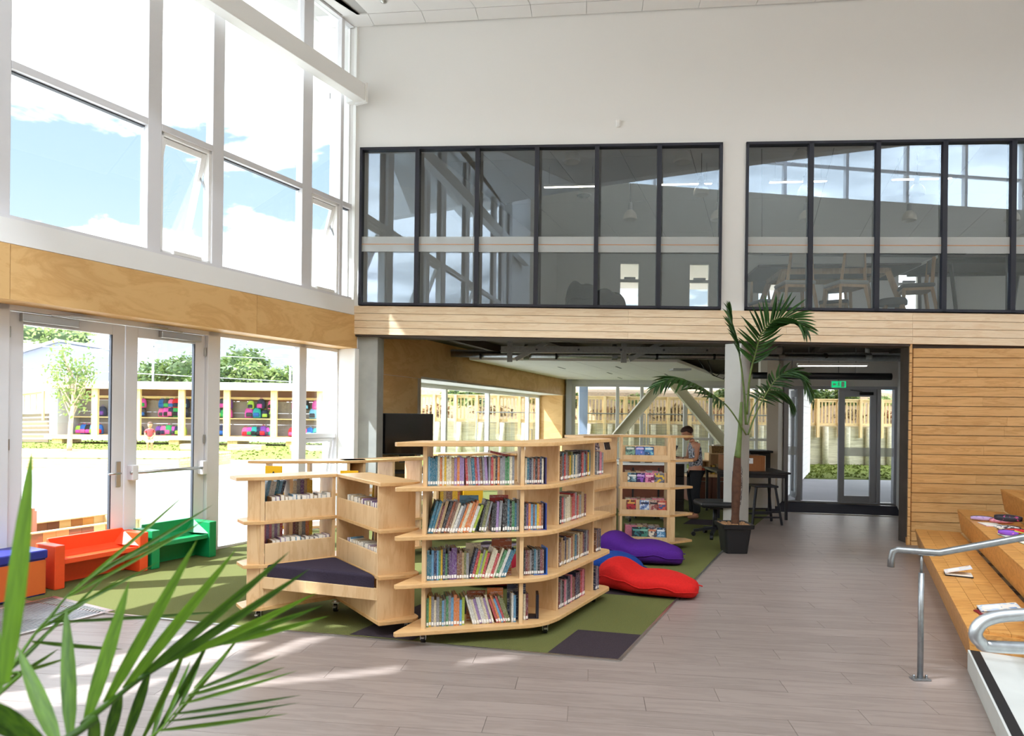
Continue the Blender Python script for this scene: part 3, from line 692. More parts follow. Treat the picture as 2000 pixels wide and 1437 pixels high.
# posters on the lobby wall
pc = ['b5482f', '3f7f8f', 'd0b04a', '4a6aa0', 'b3424a', '6a9a5a']
for i in range(6):
    x0 = 2.5 + (i % 2) * 0.62; z0 = 1.62 - (i // 2) * 0.42
    po = thing('poster', '%s poster in the %s row on the lobby wall, %s the exit doors' % (['rust red', 'teal', 'mustard', 'navy blue', 'crimson', 'leaf green'][i], ['top', 'middle', 'bottom'][i // 2], 'nearer' if i % 2 else 'farther from'), 'poster', M=MR @ Matrix.Translation((x0, -0.049, z0)), group='posters on the lobby wall')
    MB().box(0, 0.5, 0, 0.003, 0, 0.36).build('sheet', blotch('poster_%d' % i, [pc[i], 'ece7dc', pc[(i + 2) % 6], pc[i]], 7), po, local=True)
    MB().box(0.02, 0.48, 0.003, 0.004, 0.29, 0.34).build('heading', M_label, po, local=True)

# ---------------------------------------------------------------- pipes, trusses and the hung ceiling raft
pp = thing('sprinkler_pipe', 'long grey pipe with rising branches hung under the mezzanine just behind the timber band', 'pipe', (2, 12, 2.72))
MB().tube([(-1.15, 12.45, 2.78), (7.0, 11.55, 2.72)], 0.055, 12).build('main_run', M_steel, pp, smooth=True)
for x in (0.25, 1.85, 4.75, 6.2):
    y = 12.45 - (x + 1.15) * 0.1104
    b = MB().tube([(x, y, 2.75), (x, y, 3.0)], 0.038, 10).build('riser', M_steel, pp, smooth=True)
    MB().tube([(x - 0.05, y, 2.75), (x + 0.05, y, 2.75)], 0.072, 12).build('collar', M_steel, b)
for x in (-0.6, 0.8, 2.6, 3.6, 5.5):
    y = 12.45 - (x + 1.15) * 0.1104
    MB().tube([(x - 0.02, y, 2.75), (x + 0.02, y, 2.75)], 0.064, 12).build('coupling', M_darksteel, pp)
p2 = thing('drain_pipe', 'dark pipe slung low across the lobby ceiling above the exit doors', 'pipe', (6, 12.6, 2.45))
MB().tube([(4.6, 12.75, 2.47), (7.0, 12.3, 2.45)], 0.065, 12).build('main_run', M_darksteel, p2, smooth=True)
for x in (5.3, 6.4): MB().tube([(x, 12.75 - (x - 4.6) * 0.1875, 2.5), (x, 12.75 - (x - 4.6) * 0.1875, 2.96)], 0.008, 6).build('hanger', M_steel, p2)
tr_ = thing('cable_tray', 'perforated steel cable tray lying along the grey pipe under the mezzanine', 'cable tray', (2, 12.6, 2.82))
g = MB()
for y in (0, 0.14): g.obb((-1.3, 12.62 + y, 2.86), (7.0, 11.72 + y, 2.80), 0.012, 0.05)
g.build('side_rail', M_steel, tr_)
g = MB()
for k in range(40):
    x = -1.25 + k * 0.205; y = 12.63 - (x + 1.3) * 0.1084; g.box(x, x + 0.03, y, y + 0.13, 2.835 - k * 0.0015, 2.845 - k * 0.0015)
g.build('rung', M_steel, tr_)['kind'] = 'stuff'
for k, (x0, y0, n, lab) in enumerate(((-0.2, 11.25, 3, 'nearest the timber band'), (1.0, 14.6, 4, 'above the middle of the white ceiling raft'))):
    ts = thing('roof_truss', 'galvanised lattice truss under the mezzanine floor, %s' % lab, 'truss', (x0, y0, 2.6))
    L = 4.6; z0, z1 = (2.60, 2.93) if k == 0 else (2.88, 2.95)
    MB().obb((x0, y0, z0 + 0.16), (x0 + L, y0 - 0.35, z0 + 0.16), 0.05, 0.11).build('chord', M_steel, ts)
    o = MB()
    for j in range(6): o.tube([(x0 + 0.6 + j * 0.7, y0 - 0.075 - j * 0.053, z0 + 0.16), (x0 + 0.6 + j * 0.7, y0 - 0.085 - j * 0.053, z0 + 0.16)], 0.018, 10)
    o.build('hole', M_gasket, ts)['kind'] = 'stuff'
    for j in range(n):
        xa = x0 + 0.15 + j * 1.9; ya = y0 - 0.076 * (xa - x0)
        MB().obb((xa, ya, 2.55 if k == 0 else 2.86), (xa, ya, 2.97), 0.09, 0.05, up=(0, 1, 0)).build('post', M_steel, ts)
        MB().obb((xa + 0.1, ya + 0.04, z0 + 0.0), (xa + 0.75, ya - 0.02, z0 + 0.36), 0.05, 0.07).build('brace', M_steel, ts)
for k in range(7):                                                       # joists in the dark above
    x = -1.0 + k * 1.5
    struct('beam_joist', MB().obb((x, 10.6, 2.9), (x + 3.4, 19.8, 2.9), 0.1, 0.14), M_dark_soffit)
raft = thing('ceiling_raft', 'white ceiling raft hung under the dark mezzanine floor over the bookshelves', 'ceiling panel', (2.5, 16, 2.72))
ra = [V(-0.86, 13.15, 0), V(3.22, 13.05, 0), V(6.35, 19.6, 0), V(1.5, 19.7, 0)]
MB().prism([p[:2] for p in ra], 2.745, 2.80).build('raft_base', M_ceil, raft)
for i in range(4):
    for j in range(5):
        def q_(a, b): return ra[0].lerp(ra[1], a).lerp(ra[3].lerp(ra[2], a), b)
        e_ = 0.0016
        a0, a1, b0, b1 = i / 4 + e_, (i + 1) / 4 - e_, j / 5 + e_, (j + 1) / 5 - e_
        MB().prism([q_(a, b)[:2] for a, b in ((a0, b0), (a1, b0), (a1, b1), (a0, b1))], 2.735, 2.745).build('raft_panel', M_ceil, raft)
for a, b in ((0.3, 0.25), (0.62, 0.2), (0.45, 0.5), (0.75, 0.55), (0.4, 0.8)):
    c0 = q_(a, b); MB().obb((c0.x, c0.y, 2.733), (c0.x + 0.2, c0.y + 0.55, 2.733), 0.035, 0.006).build('slot_vent', M_gasket, raft)
cs = thing('ceiling_cassette', 'square grey air outlet set in the white ceiling raft near the concrete pillar', 'vent', (3.7, 14.9, 2.7))
MB().box(3.55, 3.95, 14.7, 15.1, 2.70, 2.7345).build('frame', M_grey_alu, cs); MB().box(3.63, 3.87, 14.78, 15.02, 2.695, 2.70).build('grille', M_steel, cs)
for k, pts in enumerate(([(2.3, 11.9, 2.96), (2.2, 11.8, 2.82), (2.05, 11.8, 2.75)], [(3.6, 13.2, 2.96), (3.75, 13.0, 2.6), (3.95, 12.9, 2.45), (4.15, 13.0, 2.6), (4.2, 13.1, 2.96)], [(3.9, 13.4, 2.9), (4.0, 13.3, 2.5), (4.2, 13.25, 2.42), (4.4, 13.3, 2.75)])):
    tag(MB().tube(pts, 0.009 if k else 0.007, 6).build('hanging_cable', M_black if k else M_label, smooth=True), ['white cable looping down beside the lattice truss', 'black cable hanging in a deep loop near the concrete pillar', 'black cable sagging lowest beside the concrete pillar'][k], 'cable')

# ================================================================ the mezzanine room
mez = struct('wall_mezzanine_back')
ZC = 6.30
ws = [(3.0, 3.62), (4.98, 5.62), (6.95, 7.6), (8.95, 9.6), (10.95, 11.6)]
edges = [0.9] + [x for w in ws for x in w] + [13.0]
for a, b in zip(edges[0::2], edges[1::2]): MB().box(a, b, 19.0, 19.2, 3.1, ZC).build('pier', M_wall, mez)
for a, b in ws:
    MB().box(a, b, 19.0, 19.2, 6.08, ZC).build('lintel_panel', M_wall, mez); MB().box(a, b, 19.0, 19.2, 3.1, 4.1).build('sill_panel', M_wall, mez)
    wd = window(); f = MB()
    for x0, x1, z0, z1 in ((a, a + 0.05, 4.1, 6.08), (b - 0.05, b, 4.1, 6.08), (a + 0.05, b - 0.05, 6.02, 6.08), (a + 0.05, b - 0.05, 4.1, 4.16), (a + 0.05, b - 0.05, 5.50, 5.58)): f.box(x0, x1, 19.02, 19.1, z0, z1)
    f.build('frame', M_white, wd); MB().box(a + 0.05, b - 0.05, 19.05, 19.056, 4.16, 6.02).build('pane', M_glass, wd)
    MB().box(a + 0.15, b - 0.15, 18.96, 19.02, 5.58, 5.63).build('actuator', M_grey_alu, wd)
MB(MP).box(-0.6, 10.6, 0.0, 0.2, 3.1, ZC).build('side_wall', M_wall, mez)
MB().box(12.6, 12.8, 8.5, 19.2, 3.1, ZC).build('end_wall', M_wall, mez)
mc = struct('ceiling_mezzanine', MB().prism([wf_(-0.5, 0.22)[:2], wf_(13.5, 0.22)[:2], (13.0, 19.2), (1.2, 19.2)], ZC + 0.012, ZC + 0.1), M_gasket)
for i in range(11):
    for j in range(4):
        o = wf_(-0.3 + i * 1.2, 0.24) + cd * (j * 2.6); a, b = o + MD * 0.003, o + MD * 1.192
        q = [a, b, b + cd * 2.592, a + cd * 2.592]
        MB().prism([p[:2] for p in q], ZC, ZC + 0.012).build('ceiling_panel', M_ceil, mc)
sp = thing('ceiling_speaker', 'round grey speaker grille flush in the mezzanine ceiling', 'speaker', (1.45, 14.0, ZC)); MB().lathe([(0.16, -0.0), (0.16, -0.012), (0.14, -0.016)], (1.45, 14.0, ZC), 20).build('ring', M_white, sp); MB().lathe([(0.14, -0.016), (0.13, -0.02), (0.02, -0.021)], (1.45, 14.0, ZC), 20).build('grille', M_gasket, sp)
# pendants: bell of opal glass under a grey cap
M_opal = plain('opal_glass', 'e9e6df', 0.35)
def pendant(p):
    t = thing('pendant_lamp', None, 'pendant lamp', p)
    MB().lathe([(0.045, 0.10), (0.055, 0.09), (0.09, 0.06), (0.125, 0.0), (0.135, -0.07), (0.128, -0.10), (0.12, -0.095), (0.10, -0.02), (0.03, 0.07)], n=18).build('lamp_shade', M_opal, t, local=True, smooth=True)
    MB().lathe([(0.02, 0.25), (0.045, 0.23), (0.048, 0.10), (0.03, 0.095)], n=14).build('cap', M_grey_alu, t, local=True, smooth=True)
    MB().tube([(0, 0, 0.25), (0, 0, ZC - p[2])], 0.005, 5).build('cord', M_black, t, local=True)
    return t
pend0 = None
rows = (('front', 10.3, (0.87, 2.57, 4.36, 6.26, 8.05)), ('second', 11.8, (3.28, 5.09, 7.0, 8.95)), ('third', 13.3, (2.3, 4.02, 5.75, 7.75, 9.72)))
ordn = ['first', 'second', 'third', 'fourth', 'fifth']
for rn, y, xs in rows:
    for k, x in enumerate(xs):
        p = (x, y - 0.03 * x, 5.66)
        if pend0 is None: pend0 = o = pendant(p)
        else: o = copy_tree(pend0, Matrix.Translation(Vector(p)))
        tag(o, 'opal bell pendant in the mezzanine, %s row from the glass, %s from the left' % (rn, ordn[k]), 'pendant lamp', 'opal pendants in the mezzanine')
ll0 = None
for k, (x, nm) in enumerate(((1.04, 'over the dark cushions'), (3.1, 'before the first pair of tall windows'), (5.1, 'over the oak-legged table'), (7.2, 'over the black steel table'), (9.4, 'at the far end'))):
    m_ = Matrix.Translation((x, 12.0 - 0.1 * x + 0.5, 5.92)) @ Matrix.Rotation(-0.1, 4, 'Z')
    if ll0 is None:
        ll0 = o = thing('linear_light', None, 'ceiling light', M=m_)
        MB().box(-0.5, 0.5, -0.03, 0.03, 0, 0.05).build('body', M_white, o, local=True)
        MB().box(-0.49, 0.49, -0.028, 0.028, -0.006, 0.0).build('diffuser', plain('lit_tube', 'ffffff', 0.5, emit='fff1dc', estr=5.0), o, local=True)
        for a in (-0.4, 0.4): MB().tube([(a, 0, 0.05), (a, 0, ZC - 5.92)], 0.003, 4).build('wire', M_steel, o, local=True)
    else: o = copy_tree(ll0, m_)
    tag(o, 'slim lit strip light hanging in the mezzanine %s' % nm, 'ceiling light', 'strip lights in the mezzanine')
# tables and chairs of the mezzanine
M_tabletop = plain('dark_laminate', '35221b', 0.5, 0, 0.1, 12)
t = thing('meeting_table', 'dark-topped table on oak A-frame legs behind the mezzanine glass', 'table', (4.85, 10.35, 3.106), -0.11)
MB().box(-1.15, 1.15, -0.55, 0.55, 0.80, 0.84).build('tabletop', M_tabletop, t, local=True, bevel=0.01)
for sx in (-1, 1):
    MB().obb((sx * 0.75, -0.42, 0.76), (sx * 0.75, 0.42, 0.76), 0.07, 0.07).build('bearer', M_oakstool, t, local=True)
    for sy in (-1, 1): MB().obb((sx * 0.75, sy * 0.40, 0.74), (sx * 0.98, sy * 0.50, 0.0), 0.06, 0.08).build('leg', M_oakstool, t, local=True)
MB().obb((-0.75, -0.4, 0.76), (0.75, -0.4, 0.76), 0.03, 0.08).build('apron', M_oakstool, t, local=True); MB().obb((-0.75, 0.4, 0.76), (0.75, 0.4, 0.76), 0.03, 0.08).build('apron', M_oakstool, t, local=True)
t = thing('steel_table', 'dark-topped table on thin black steel legs at the right of the mezzanine', 'table', (7.05, 9.95, 3.106), -0.11)
MB().box(-0.95, 0.95, -0.6, 0.6, 0.86, 0.90).build('tabletop', M_tabletop, t, local=True)
MB().box(-0.955, -0.95, -0.6, 0.6, 0.86, 0.90).build('edge_band', M_label, t, local=True)
MB().obb((-0.9, -0.45, 0.83), (0.9, -0.45, 0.83), 0.04, 0.05).build('frame_rail', M_black, t, local=True); MB().obb((-0.9, 0.45, 0.83), (0.9, 0.45, 0.83), 0.04, 0.05).build('frame_rail', M_black, t, local=True)
for sx in (-1, 1):
    for sy in (-1, 1): MB().obb((sx * 0.72, sy * 0.45, 0.82), (sx * 0.66, sy * 0.52, 0.0), 0.04, 0.04).build('leg', M_black, t, local=True)
M_greyfab = plain('grey_upholstery', 'b5b3ae', 0.95, 0, 0.08, 200, 0.2, 0.1); M_dkfab = plain('slate_upholstery', '5c5c5f', 0.95, 0, 0.08, 200, 0.2, 0.1)
def oak_chair(fab):
    t = thing('oak_chair', None, 'chair')
    MB().box(-0.22, 0.22, -0.21, 0.21, 0.43, 0.49).build('seat', fab, t, local=True, bevel=0.025, seg=3)
    MB().box(-0.20, 0.20, -0.19, 0.19, 0.39, 0.43).build('seat_frame', M_oakstool, t, local=True)
    for sx in (-1, 1):
        MB().obb((sx * 0.14, 0.205, 0.86), (sx * 0.18, 0.17, 0.42), 0.035, 0.035).build('back_post', M_oakstool, t, local=True)
        MB().obb((sx * 0.18, 0.17, 0.44), (sx * 0.23, 0.24, 0.0), 0.036, 0.036).build('leg', M_oakstool, t, local=True)
        MB().obb((sx * 0.18, -0.17, 0.42), (sx * 0.22, -0.21, 0.0), 0.036, 0.036).build('leg', M_oakstool, t, local=True)
    r = MB(); ring = []
    for k in range(9):
        a = -0.6 + 1.2 * k / 8; ring.append((0.40 * math.sin(a) * 0.6, 0.155 + 0.04 * math.cos(a) ** 3))
    for z0, z1 in ((0.66, 0.86),):
        r.loft([[(x, y, z0), (x, y, z1), (x, y + 0.045, z1), (x, y + 0.045, z0)] for x, y in ring])
    r.build('backrest', fab, t, local=True, bevel=0.012)
    return t
ch = oak_chair(M_greyfab); ch2 = oak_chair(M_dkfab)
for base, k, (x, y, rz), lab in ((ch, 0, (4.02, 9.52, math.pi), 'light grey oak chair with its back to the mezzanine glass, beside the pillar strip'), (ch, 1, (4.72, 9.46, math.pi + 0.1), 'light grey oak chair with its back to the glass, second along the oak table'),
                             (ch2, 0, (5.80, 9.62, -1.9), 'slate grey oak chair standing sideways between the two mezzanine tables'), (ch2, 1, (4.2, 11.05, 0.2), 'slate grey oak chair on the far side of the oak-legged table'), (ch2, 1, (5.3, 11.0, -0.5), 'slate grey oak chair at the far corner of the oak-legged table')):
    m_ = Matrix.Translation((x, y, 3.106)) @ Matrix.Rotation(rz, 4, 'Z')
    if k == 0: base.matrix_world = m_; WM[base] = m_; o = base
    else: o = copy_tree(base, m_)
    tag(o, lab, 'chair', 'oak chairs in the mezzanine')
t = thing('low_stool', 'low slate grey round stool on the mezzanine floor between the chairs', 'stool', (5.48, 9.62, 3.106))
MB().lathe([(0.05, 0.30), (0.17, 0.29), (0.19, 0.25), (0.19, 0.20), (0.1, 0.18)], n=18).build('seat', M_dkfab, t, local=True, smooth=True)
for a in range(4): MB().obb((0.13 * math.cos(a * 1.57 + 0.4), 0.13 * math.sin(a * 1.57 + 0.4), 0.2), (0.17 * math.cos(a * 1.57 + 0.4), 0.17 * math.sin(a * 1.57 + 0.4), 0), 0.03, 0.03).build('leg', M_oakstool, t, local=True)
# ================================================================ books
BOOK_COLS = {'navy': '27304f', 'teal': '2f6f86', 'sky blue': '6fa3c8', 'red': 'b03a3c', 'maroon': '6e2b32', 'orange': 'cf7a3c', 'yellow': 'd8b13c', 'green': '3f7f4d', 'lime': 'a9bb4a',
             'purple': '66447c', 'lilac': '9f86b4', 'pink': 'cf7f92', 'brown': '77513a', 'tan': 'b59a74', 'cream': 'd9d0b6', 'grey': '85868a', 'black': '26262a', 'white': 'dcdcd6', 'rust': '97502f', 'olive': '6f7340'}
BM = {}
for i, (nm, h) in enumerate(BOOK_COLS.items()):
    c = srgb(h); m, ns, ls, b = _mat('book_' + nm.replace(' ', '_'))
    tc = _n(ns, 'ShaderNodeTexCoord'); oi = _n(ns, 'ShaderNodeObjectInfo'); mp = _n(ns, 'ShaderNodeMapping'); nz = _n(ns, 'ShaderNodeTexNoise')
    mp.inputs['Scale'].default_value = (2.5, 0.6, 9)
    sc = _n(ns, 'ShaderNodeMath', operation='MULTIPLY'); sc.inputs[1].default_value = 57.0
    of = _n(ns, 'ShaderNodeVectorMath', operation='ADD')
    ls.new(tc.outputs['Object'], mp.inputs[0]); ls.new(oi.outputs['Random'], sc.inputs[0]); ls.new(mp.outputs[0], of.inputs[0]); ls.new(sc.outputs[0], of.inputs[1]); ls.new(of.outputs[0], nz.inputs['Vector'])
    nz.inputs['Scale'].default_value = 1.6; nz.inputs['Detail'].default_value = 5; nz.inputs['Roughness'].default_value = 0.7
    r = _n(ns, 'ShaderNodeValToRGB'); r.color_ramp.elements[0].position = 0.40; r.color_ramp.elements[1].position = 0.62
    r.color_ramp.elements[0].color = c
    r.color_ramp.elements[1].color = c
    x = r.color_ramp.elements.new(0.535); x.color = c
    x = r.color_ramp.elements.new(0.555); k = 0.85 if sum(c[:3]) < 0.9 else 0.06; x.color = tuple(v * 0.35 + k * 0.6 for v in c[:3]) + (1,)
    x = r.color_ramp.elements.new(0.60); x.color = tuple(v * 0.6 for v in c[:3]) + (1,)
    ls.new(nz.outputs['Fac'], r.inputs[0]); ls.new(r.outputs[0], b.inputs['Base Color']); b.inputs['Roughness'].default_value = 0.4
    BM[nm] = m
g = MB(); g.box(0, 0.13, 0, 1, 0, 1); g.box(0.87, 1, 0, 1, 0, 1); g.box(0.13, 0.87, 0, 0.04, 0, 1)
COVER = g.mesh('book_cover', M_paper); PAGES = MB().box(0.13, 0.87, 0.04, 0.97, 0.02, 0.975).mesh('book_pages', M_paper); PAGES_W = MB().box(0.13, 0.87, 0.04, 0.99, 0.02, 0.985).mesh('book_pages_white', M_paper_w)
LABEL = MB().box(0.12, 0.88, -0.006, -0.0005, 0.05, 0.155).mesh('spine_label', M_label)
USED = {}
def uniq(lab, extra):
    """the label itself, or the label with the next of the telling places added"""
    for e_ in [''] + list(extra):
        l = (lab + e_)
        if l not in USED: USED[l] = 1; return l
    return lab + e_
ORD = ['first', 'second', 'third', 'fourth', 'fifth', 'sixth', 'seventh', 'eighth', 'ninth', 'tenth', 'eleventh', 'twelfth', 'thirteenth', 'fourteenth', 'fifteenth', 'sixteenth', 'seventeenth', 'eighteenth', 'nineteenth', 'twentieth'] + ['twenty-' + k for k in ('first', 'second', 'third', 'fourth', 'fifth', 'sixth', 'seventh', 'eighth', 'ninth')] + ['thirtieth'] + ['thirty-' + k for k in ('first', 'second', 'third', 'fourth', 'fifth', 'sixth', 'seventh', 'eighth', 'ninth')] + ['fortieth'] + ['forty-' + k for k in ('first', 'second', 'third', 'fourth')]
def put_book(p, ex, ey, th, h, dp, col, lean=0.0, white=False, label=True, name='book'):
    """spine foot at p, thickness along ex, depth into the shelf along ey, tilted by lean in the ex-z plane"""
    ez = Vector((0, 0, 1)); c, s = math.cos(lean), math.sin(lean)
    ax, az = ex * c - ez * s, ez * c + ex * s
    if lean < 0: p = p + Vector((0, 0, 0))
    o = bpy.data.objects.new(name, COVER); COL.objects.link(o)
    if lean > 0: p = p + Vector((0, 0, th * s))
    o.matrix_world = frame(p, ax * th, ey * dp, az * h)
    o.material_slots[0].link = 'OBJECT'; o.material_slots[0].material = BM[col]
    q = bpy.data.objects.new('pages', PAGES_W if white else PAGES); COL.objects.link(q); q.parent = o
    if label:
        l = bpy.data.objects.new('spine_label', LABEL); COL.objects.link(l); l.parent = o
    return o
def fill_row(p, q, ey, spec, where, group, hmin=0.17, hmax=0.225, dp=0.14, seed=1, white=False, th=(0.011, 0.022), label=True, gap=0.0, name='book'):
    """a row of books from p to q on a shelf; spec lists (share of the row, lean in degrees, [colours])"""
    r = random.Random(seed); ex = (q - p); L = ex.length; ex = ex.normalized(); ey = Vector(ey).normalized()
    ey = (ey - ex * ey.dot(ex)).normalized()
    x = 0.0; items = []; pl = 0.0
    for share, lean, cols in spec:
        ln = math.radians(lean)
        if x > 0: x += max(0.0, 0.95 * hmax * (math.tan(pl) - math.tan(ln)))
        pl = ln; end = min(x + share * L, L, L - hmax * math.tan(ln) if ln > 0.06 else L)
        while True:
            t_ = r.uniform(*th); h = r.uniform(hmin, hmax); st = t_ / math.cos(ln)
            if x + st > end: break
            l2 = ln + (r.uniform(-0.02, 0.02) if abs(lean) > 2 else 0)
            items.append((x, t_, h, r.choice(cols), l2)); x += st + 0.0006
    for k, (x, t_, h, col, ln) in enumerate(items):
        off = t_ * abs(math.sin(ln)) if ln < 0 else 0
        o = put_book(p + ex * x + ey * r.uniform(0, 0.008), ex, ey, t_, h, dp * r.uniform(0.9, 1.0), col, ln, white, label, name)
        post = 'leaning' if abs(ln) > 0.06 else 'upright'
        l_ = items[k - 1][3] if k else None; r_ = items[k + 1][3] if k + 1 < len(items) else None
        bt = ('between %s and %s' % (l_, r_)) if l_ and r_ else ('at the row end beside %s' % (l_ or r_) if (l_ or r_) else 'alone')
        kind = 'paperback' if name == 'paperback' else 'book'; lab = '%s %s %s %s, %s' % (post, col, kind, bt, where)
        if lab in USED or len(lab.split()) > 16: lab = '%s %s %s, %s from left, %s' % (post, col, kind, ORD[k], where)
        USED[lab] = 1
        tag(o, lab, 'book', group)
    return items

ALLC = list(BOOK_COLS)
MUTED = ['navy', 'teal', 'grey', 'black', 'cream', 'tan', 'brown', 'lilac', 'purple', 'maroon', 'olive', 'sky blue', 'white', 'rust', 'grey', 'cream']

# ================================================================ front bookcase: two wings on shared shelves
def caster(parent, x, y, top=0.105):
    c = MB(); c.box(x - 0.03, x + 0.03, y - 0.03, y + 0.03, top - 0.012, top); c.box(x - 0.022, x - 0.016, y - 0.02, y + 0.02, 0.03, top - 0.01); c.box(x + 0.016, x + 0.022, y - 0.02, y + 0.02, 0.03, top - 0.01); c.box(x - 0.012, x + 0.012, y - 0.07, y - 0.02, 0.055, 0.065)
    k = c.build('caster', M_chrome, parent)
    MB().tube([(x - 0.015, y, 0.044), (x + 0.015, y, 0.044)], 0.0365, 16).build('wheel', M_rubber, k, smooth=False)
def curve2(a, b, c, n=5):
    """quadratic bend from a to c around b"""
    a, b, c = Vector(a), Vector(b), Vector(c)
    return [tuple(a * (1 - t) ** 2 + b * 2 * t * (1 - t) + c * t * t) for t in [k / n for k in range(n + 1)]]
bc = thing('bookcase', 'tall birch bookcase on casters with two angled wings of tightly packed books facing the walkway', 'bookcase', (0.1, 5.2, 0))
LV = [0.118, 0.452, 0.790, 1.135, 1.452]
poly = [(-0.80, 4.650)] + [(-0.815, 4.672)] + [(-0.66, 5.03), (0.02, 5.23), (0.56, 6.17)] + curve2((0.80, 6.08), (0.915, 6.03), (0.89, 5.97), 3) + curve2((0.42, 5.15), (0.30, 4.925), (0.12, 4.880), 6)
topp = [(-0.80, 4.650), (-0.82, 4.672), (-0.68, 5.03), (0.02, 5.23), (0.56, 6.17), (0.88, 6.04), (0.90, 5.99)] + curve2((0.42, 5.15), (0.30, 4.925), (0.12, 4.880), 6)
for k, z in enumerate(LV):
    MB().prism(topp if k == 4 else poly, z - 0.03, z).build('shelf', M_shelf, bc, bevel=0.004)
def panel(parent, a, b, z0, z1, th=0.028, name='side_panel', mat=None):
    a, b = Vector(a), Vector(b); d = (b - a).normalized(); n = Vector((-d.y, d.x, 0)) * th / 2
    return MB().prism([(a + n)[:2], (b + n)[:2], (b - n)[:2], (a - n)[:2]], z0, z1).build(name, mat or M_birch, parent)
PA = [((-0.617, 4.745, 0), (-0.605, 5.02, 0)), ((0.083, 4.895, 0), (0.06, 5.20, 0)), ((0.375, 5.245, 0), (0.115, 5.395, 0)), ((0.725, 5.835, 0), (0.465, 5.985, 0))]
for z0, z1 in zip(LV, LV[1:]):
    for a, b in PA: panel(bc, a, b, z0, z1 - 0.03)
for x, y in ((-0.62, 4.80), (0.27, 5.04), (-0.45, 5.0), (0.6, 6.0), (0.74, 5.9), (0.1, 5.2)): caster(bc, x, y, 0.088)
SHN = ['bottom shelf', 'third shelf down', 'second shelf down', 'top shelf']
ga = 'spine-labelled books in the front wing of the tall bookcase'
a0, a1 = V(-0.598, 4.785, 0), V(0.066, 4.935, 0); eA = V(-0.21, 0.977, 0)
cool = ['teal', 'sky blue', 'grey', 'navy', 'cream', 'yellow', 'teal']
SPEC = {3: [(0.12, 0, ['black', 'navy', 'teal', 'teal', 'sky blue']), (0.12, 0, ['yellow', 'orange', 'cream', 'teal']), (0.18, 0, ['grey', 'cream', 'lime', 'cream', 'lilac', 'tan', 'orange']), (0.26, -4, ['red', 'navy', 'teal', 'grey', 'lilac', 'brown', 'pink']), (0.2, 0, ['grey', 'tan', 'red', 'cream', 'black', 'maroon', 'orange']), (0.05, 0, ['green']), (0.06, 0, ['cream', 'grey', 'maroon'])],
        2: [(0.02, 12, ['rust']), (0.16, 16, ['maroon', 'teal', 'tan', 'sky blue', 'navy', 'brown']), (0.14, 18, ['brown', 'black', 'cream', 'rust', 'navy']), (0.26, 20, ['lilac', 'white', 'yellow', 'cream', 'lime', 'grey', 'orange', 'white']), (0.10, 13, ['grey', 'black', 'cream', 'olive']), (0.13, 3, ['navy', 'grey', 'red', 'lilac', 'black']), (0.19, 0, ['teal', 'grey', 'lilac', 'green', 'black', 'brown'])],
        1: [(0.14, 0, ['tan', 'red', 'teal', 'sky blue', 'navy']), (0.27, 0, ['grey', 'navy', 'purple', 'green', 'teal', 'yellow', 'brown', 'black']), (0.09, 0, ['cream', 'grey', 'tan', 'olive']), (0.18, 14, ['rust', 'red', 'teal', 'navy', 'lime', 'grey', 'brown']), (0.14, 19, ['orange', 'cream', 'red', 'orange', 'tan']), (0.15, 22, ['white', 'sky blue', 'green', 'yellow', 'lilac', 'teal', 'orange'])],
        0: [(0.07, 0, ['olive', 'yellow', 'cream', 'green']), (0.12, 0, ['grey', 'red', 'navy', 'olive', 'cream']), (0.13, 0, ['sky blue', 'grey', 'green', 'yellow']), (0.13, 0, ['orange', 'lime', 'sky blue']), (0.02, -8, ['lilac']), (0.25, -16, ['lilac', 'lilac', 'grey', 'cream', 'lilac', 'white']), (0.17, -20, ['yellow', 'olive', 'orange', 'red', 'cream', 'sky blue']), (0.06, 0, ['white', 'sky blue'])]}
for lv in (3, 2, 1, 0):
    zz = V(0, 0, LV[lv] + 0.001)
    h = {3: (0.195, 0.215), 2: (0.20, 0.245), 1: (0.185, 0.235), 0: (0.185, 0.225)}[lv]
    fill_row(a0 + zz, a1 + zz, eA, SPEC[lv], 'front wing, ' + SHN[lv], ga, h[0], h[1], 0.15, 11 + lv, th=(0.013, 0.022))
gb = 'books in the corner bay of the tall bookcase'
for lv, n, cols in ((3, 0.150, ['rust', 'black', 'grey', 'cream', 'navy', 'teal', 'sky blue', 'white']), (2, 0.155, ['navy', 'brown', 'purple', 'tan', 'black', 'orange', 'yellow', 'sky blue']), (1, 0.165, ['maroon', 'green', 'black', 'yellow', 'brown', 'grey', 'teal'])):
    p = V(0.103, 4.985, LV[lv] + 0.001); q = p + V(0.97, 0.24, 0) * n
    fill_row(p, q, V(-0.24, 0.97, 0), [(1, 0, cols)], 'corner bay, ' + SHN[lv], gb, 0.185, 0.20, 0.14, 31 + lv, th=(0.012, 0.018))
    be = thing('bookend', '%s bookend holding the corner bay books, %s' % (['', 'bright blue', 'royal blue', 'dark violet'][lv], SHN[lv]), 'bookend', q + V(0.006, 0, 0))
    bm_ = plain('bookend_%d' % lv, ['', '2f62b4', '27408c', '3f3a66'][lv], 0.5)
    MB(frame(q + V(0.008, 0, 0), V(0.97, 0.24, 0), V(-0.24, 0.97, 0))).box(0, 0.012, 0.0, 0.14, 0, 0.2).build('upright_plate', bm_, be, bevel=0.003)
    MB(frame(q, V(0.97, 0.24, 0), V(-0.24, 0.97, 0))).box(-0.09, 0.02, -0.006, 0.10, -0.0008, 0.002).build('foot_plate', bm_, be)
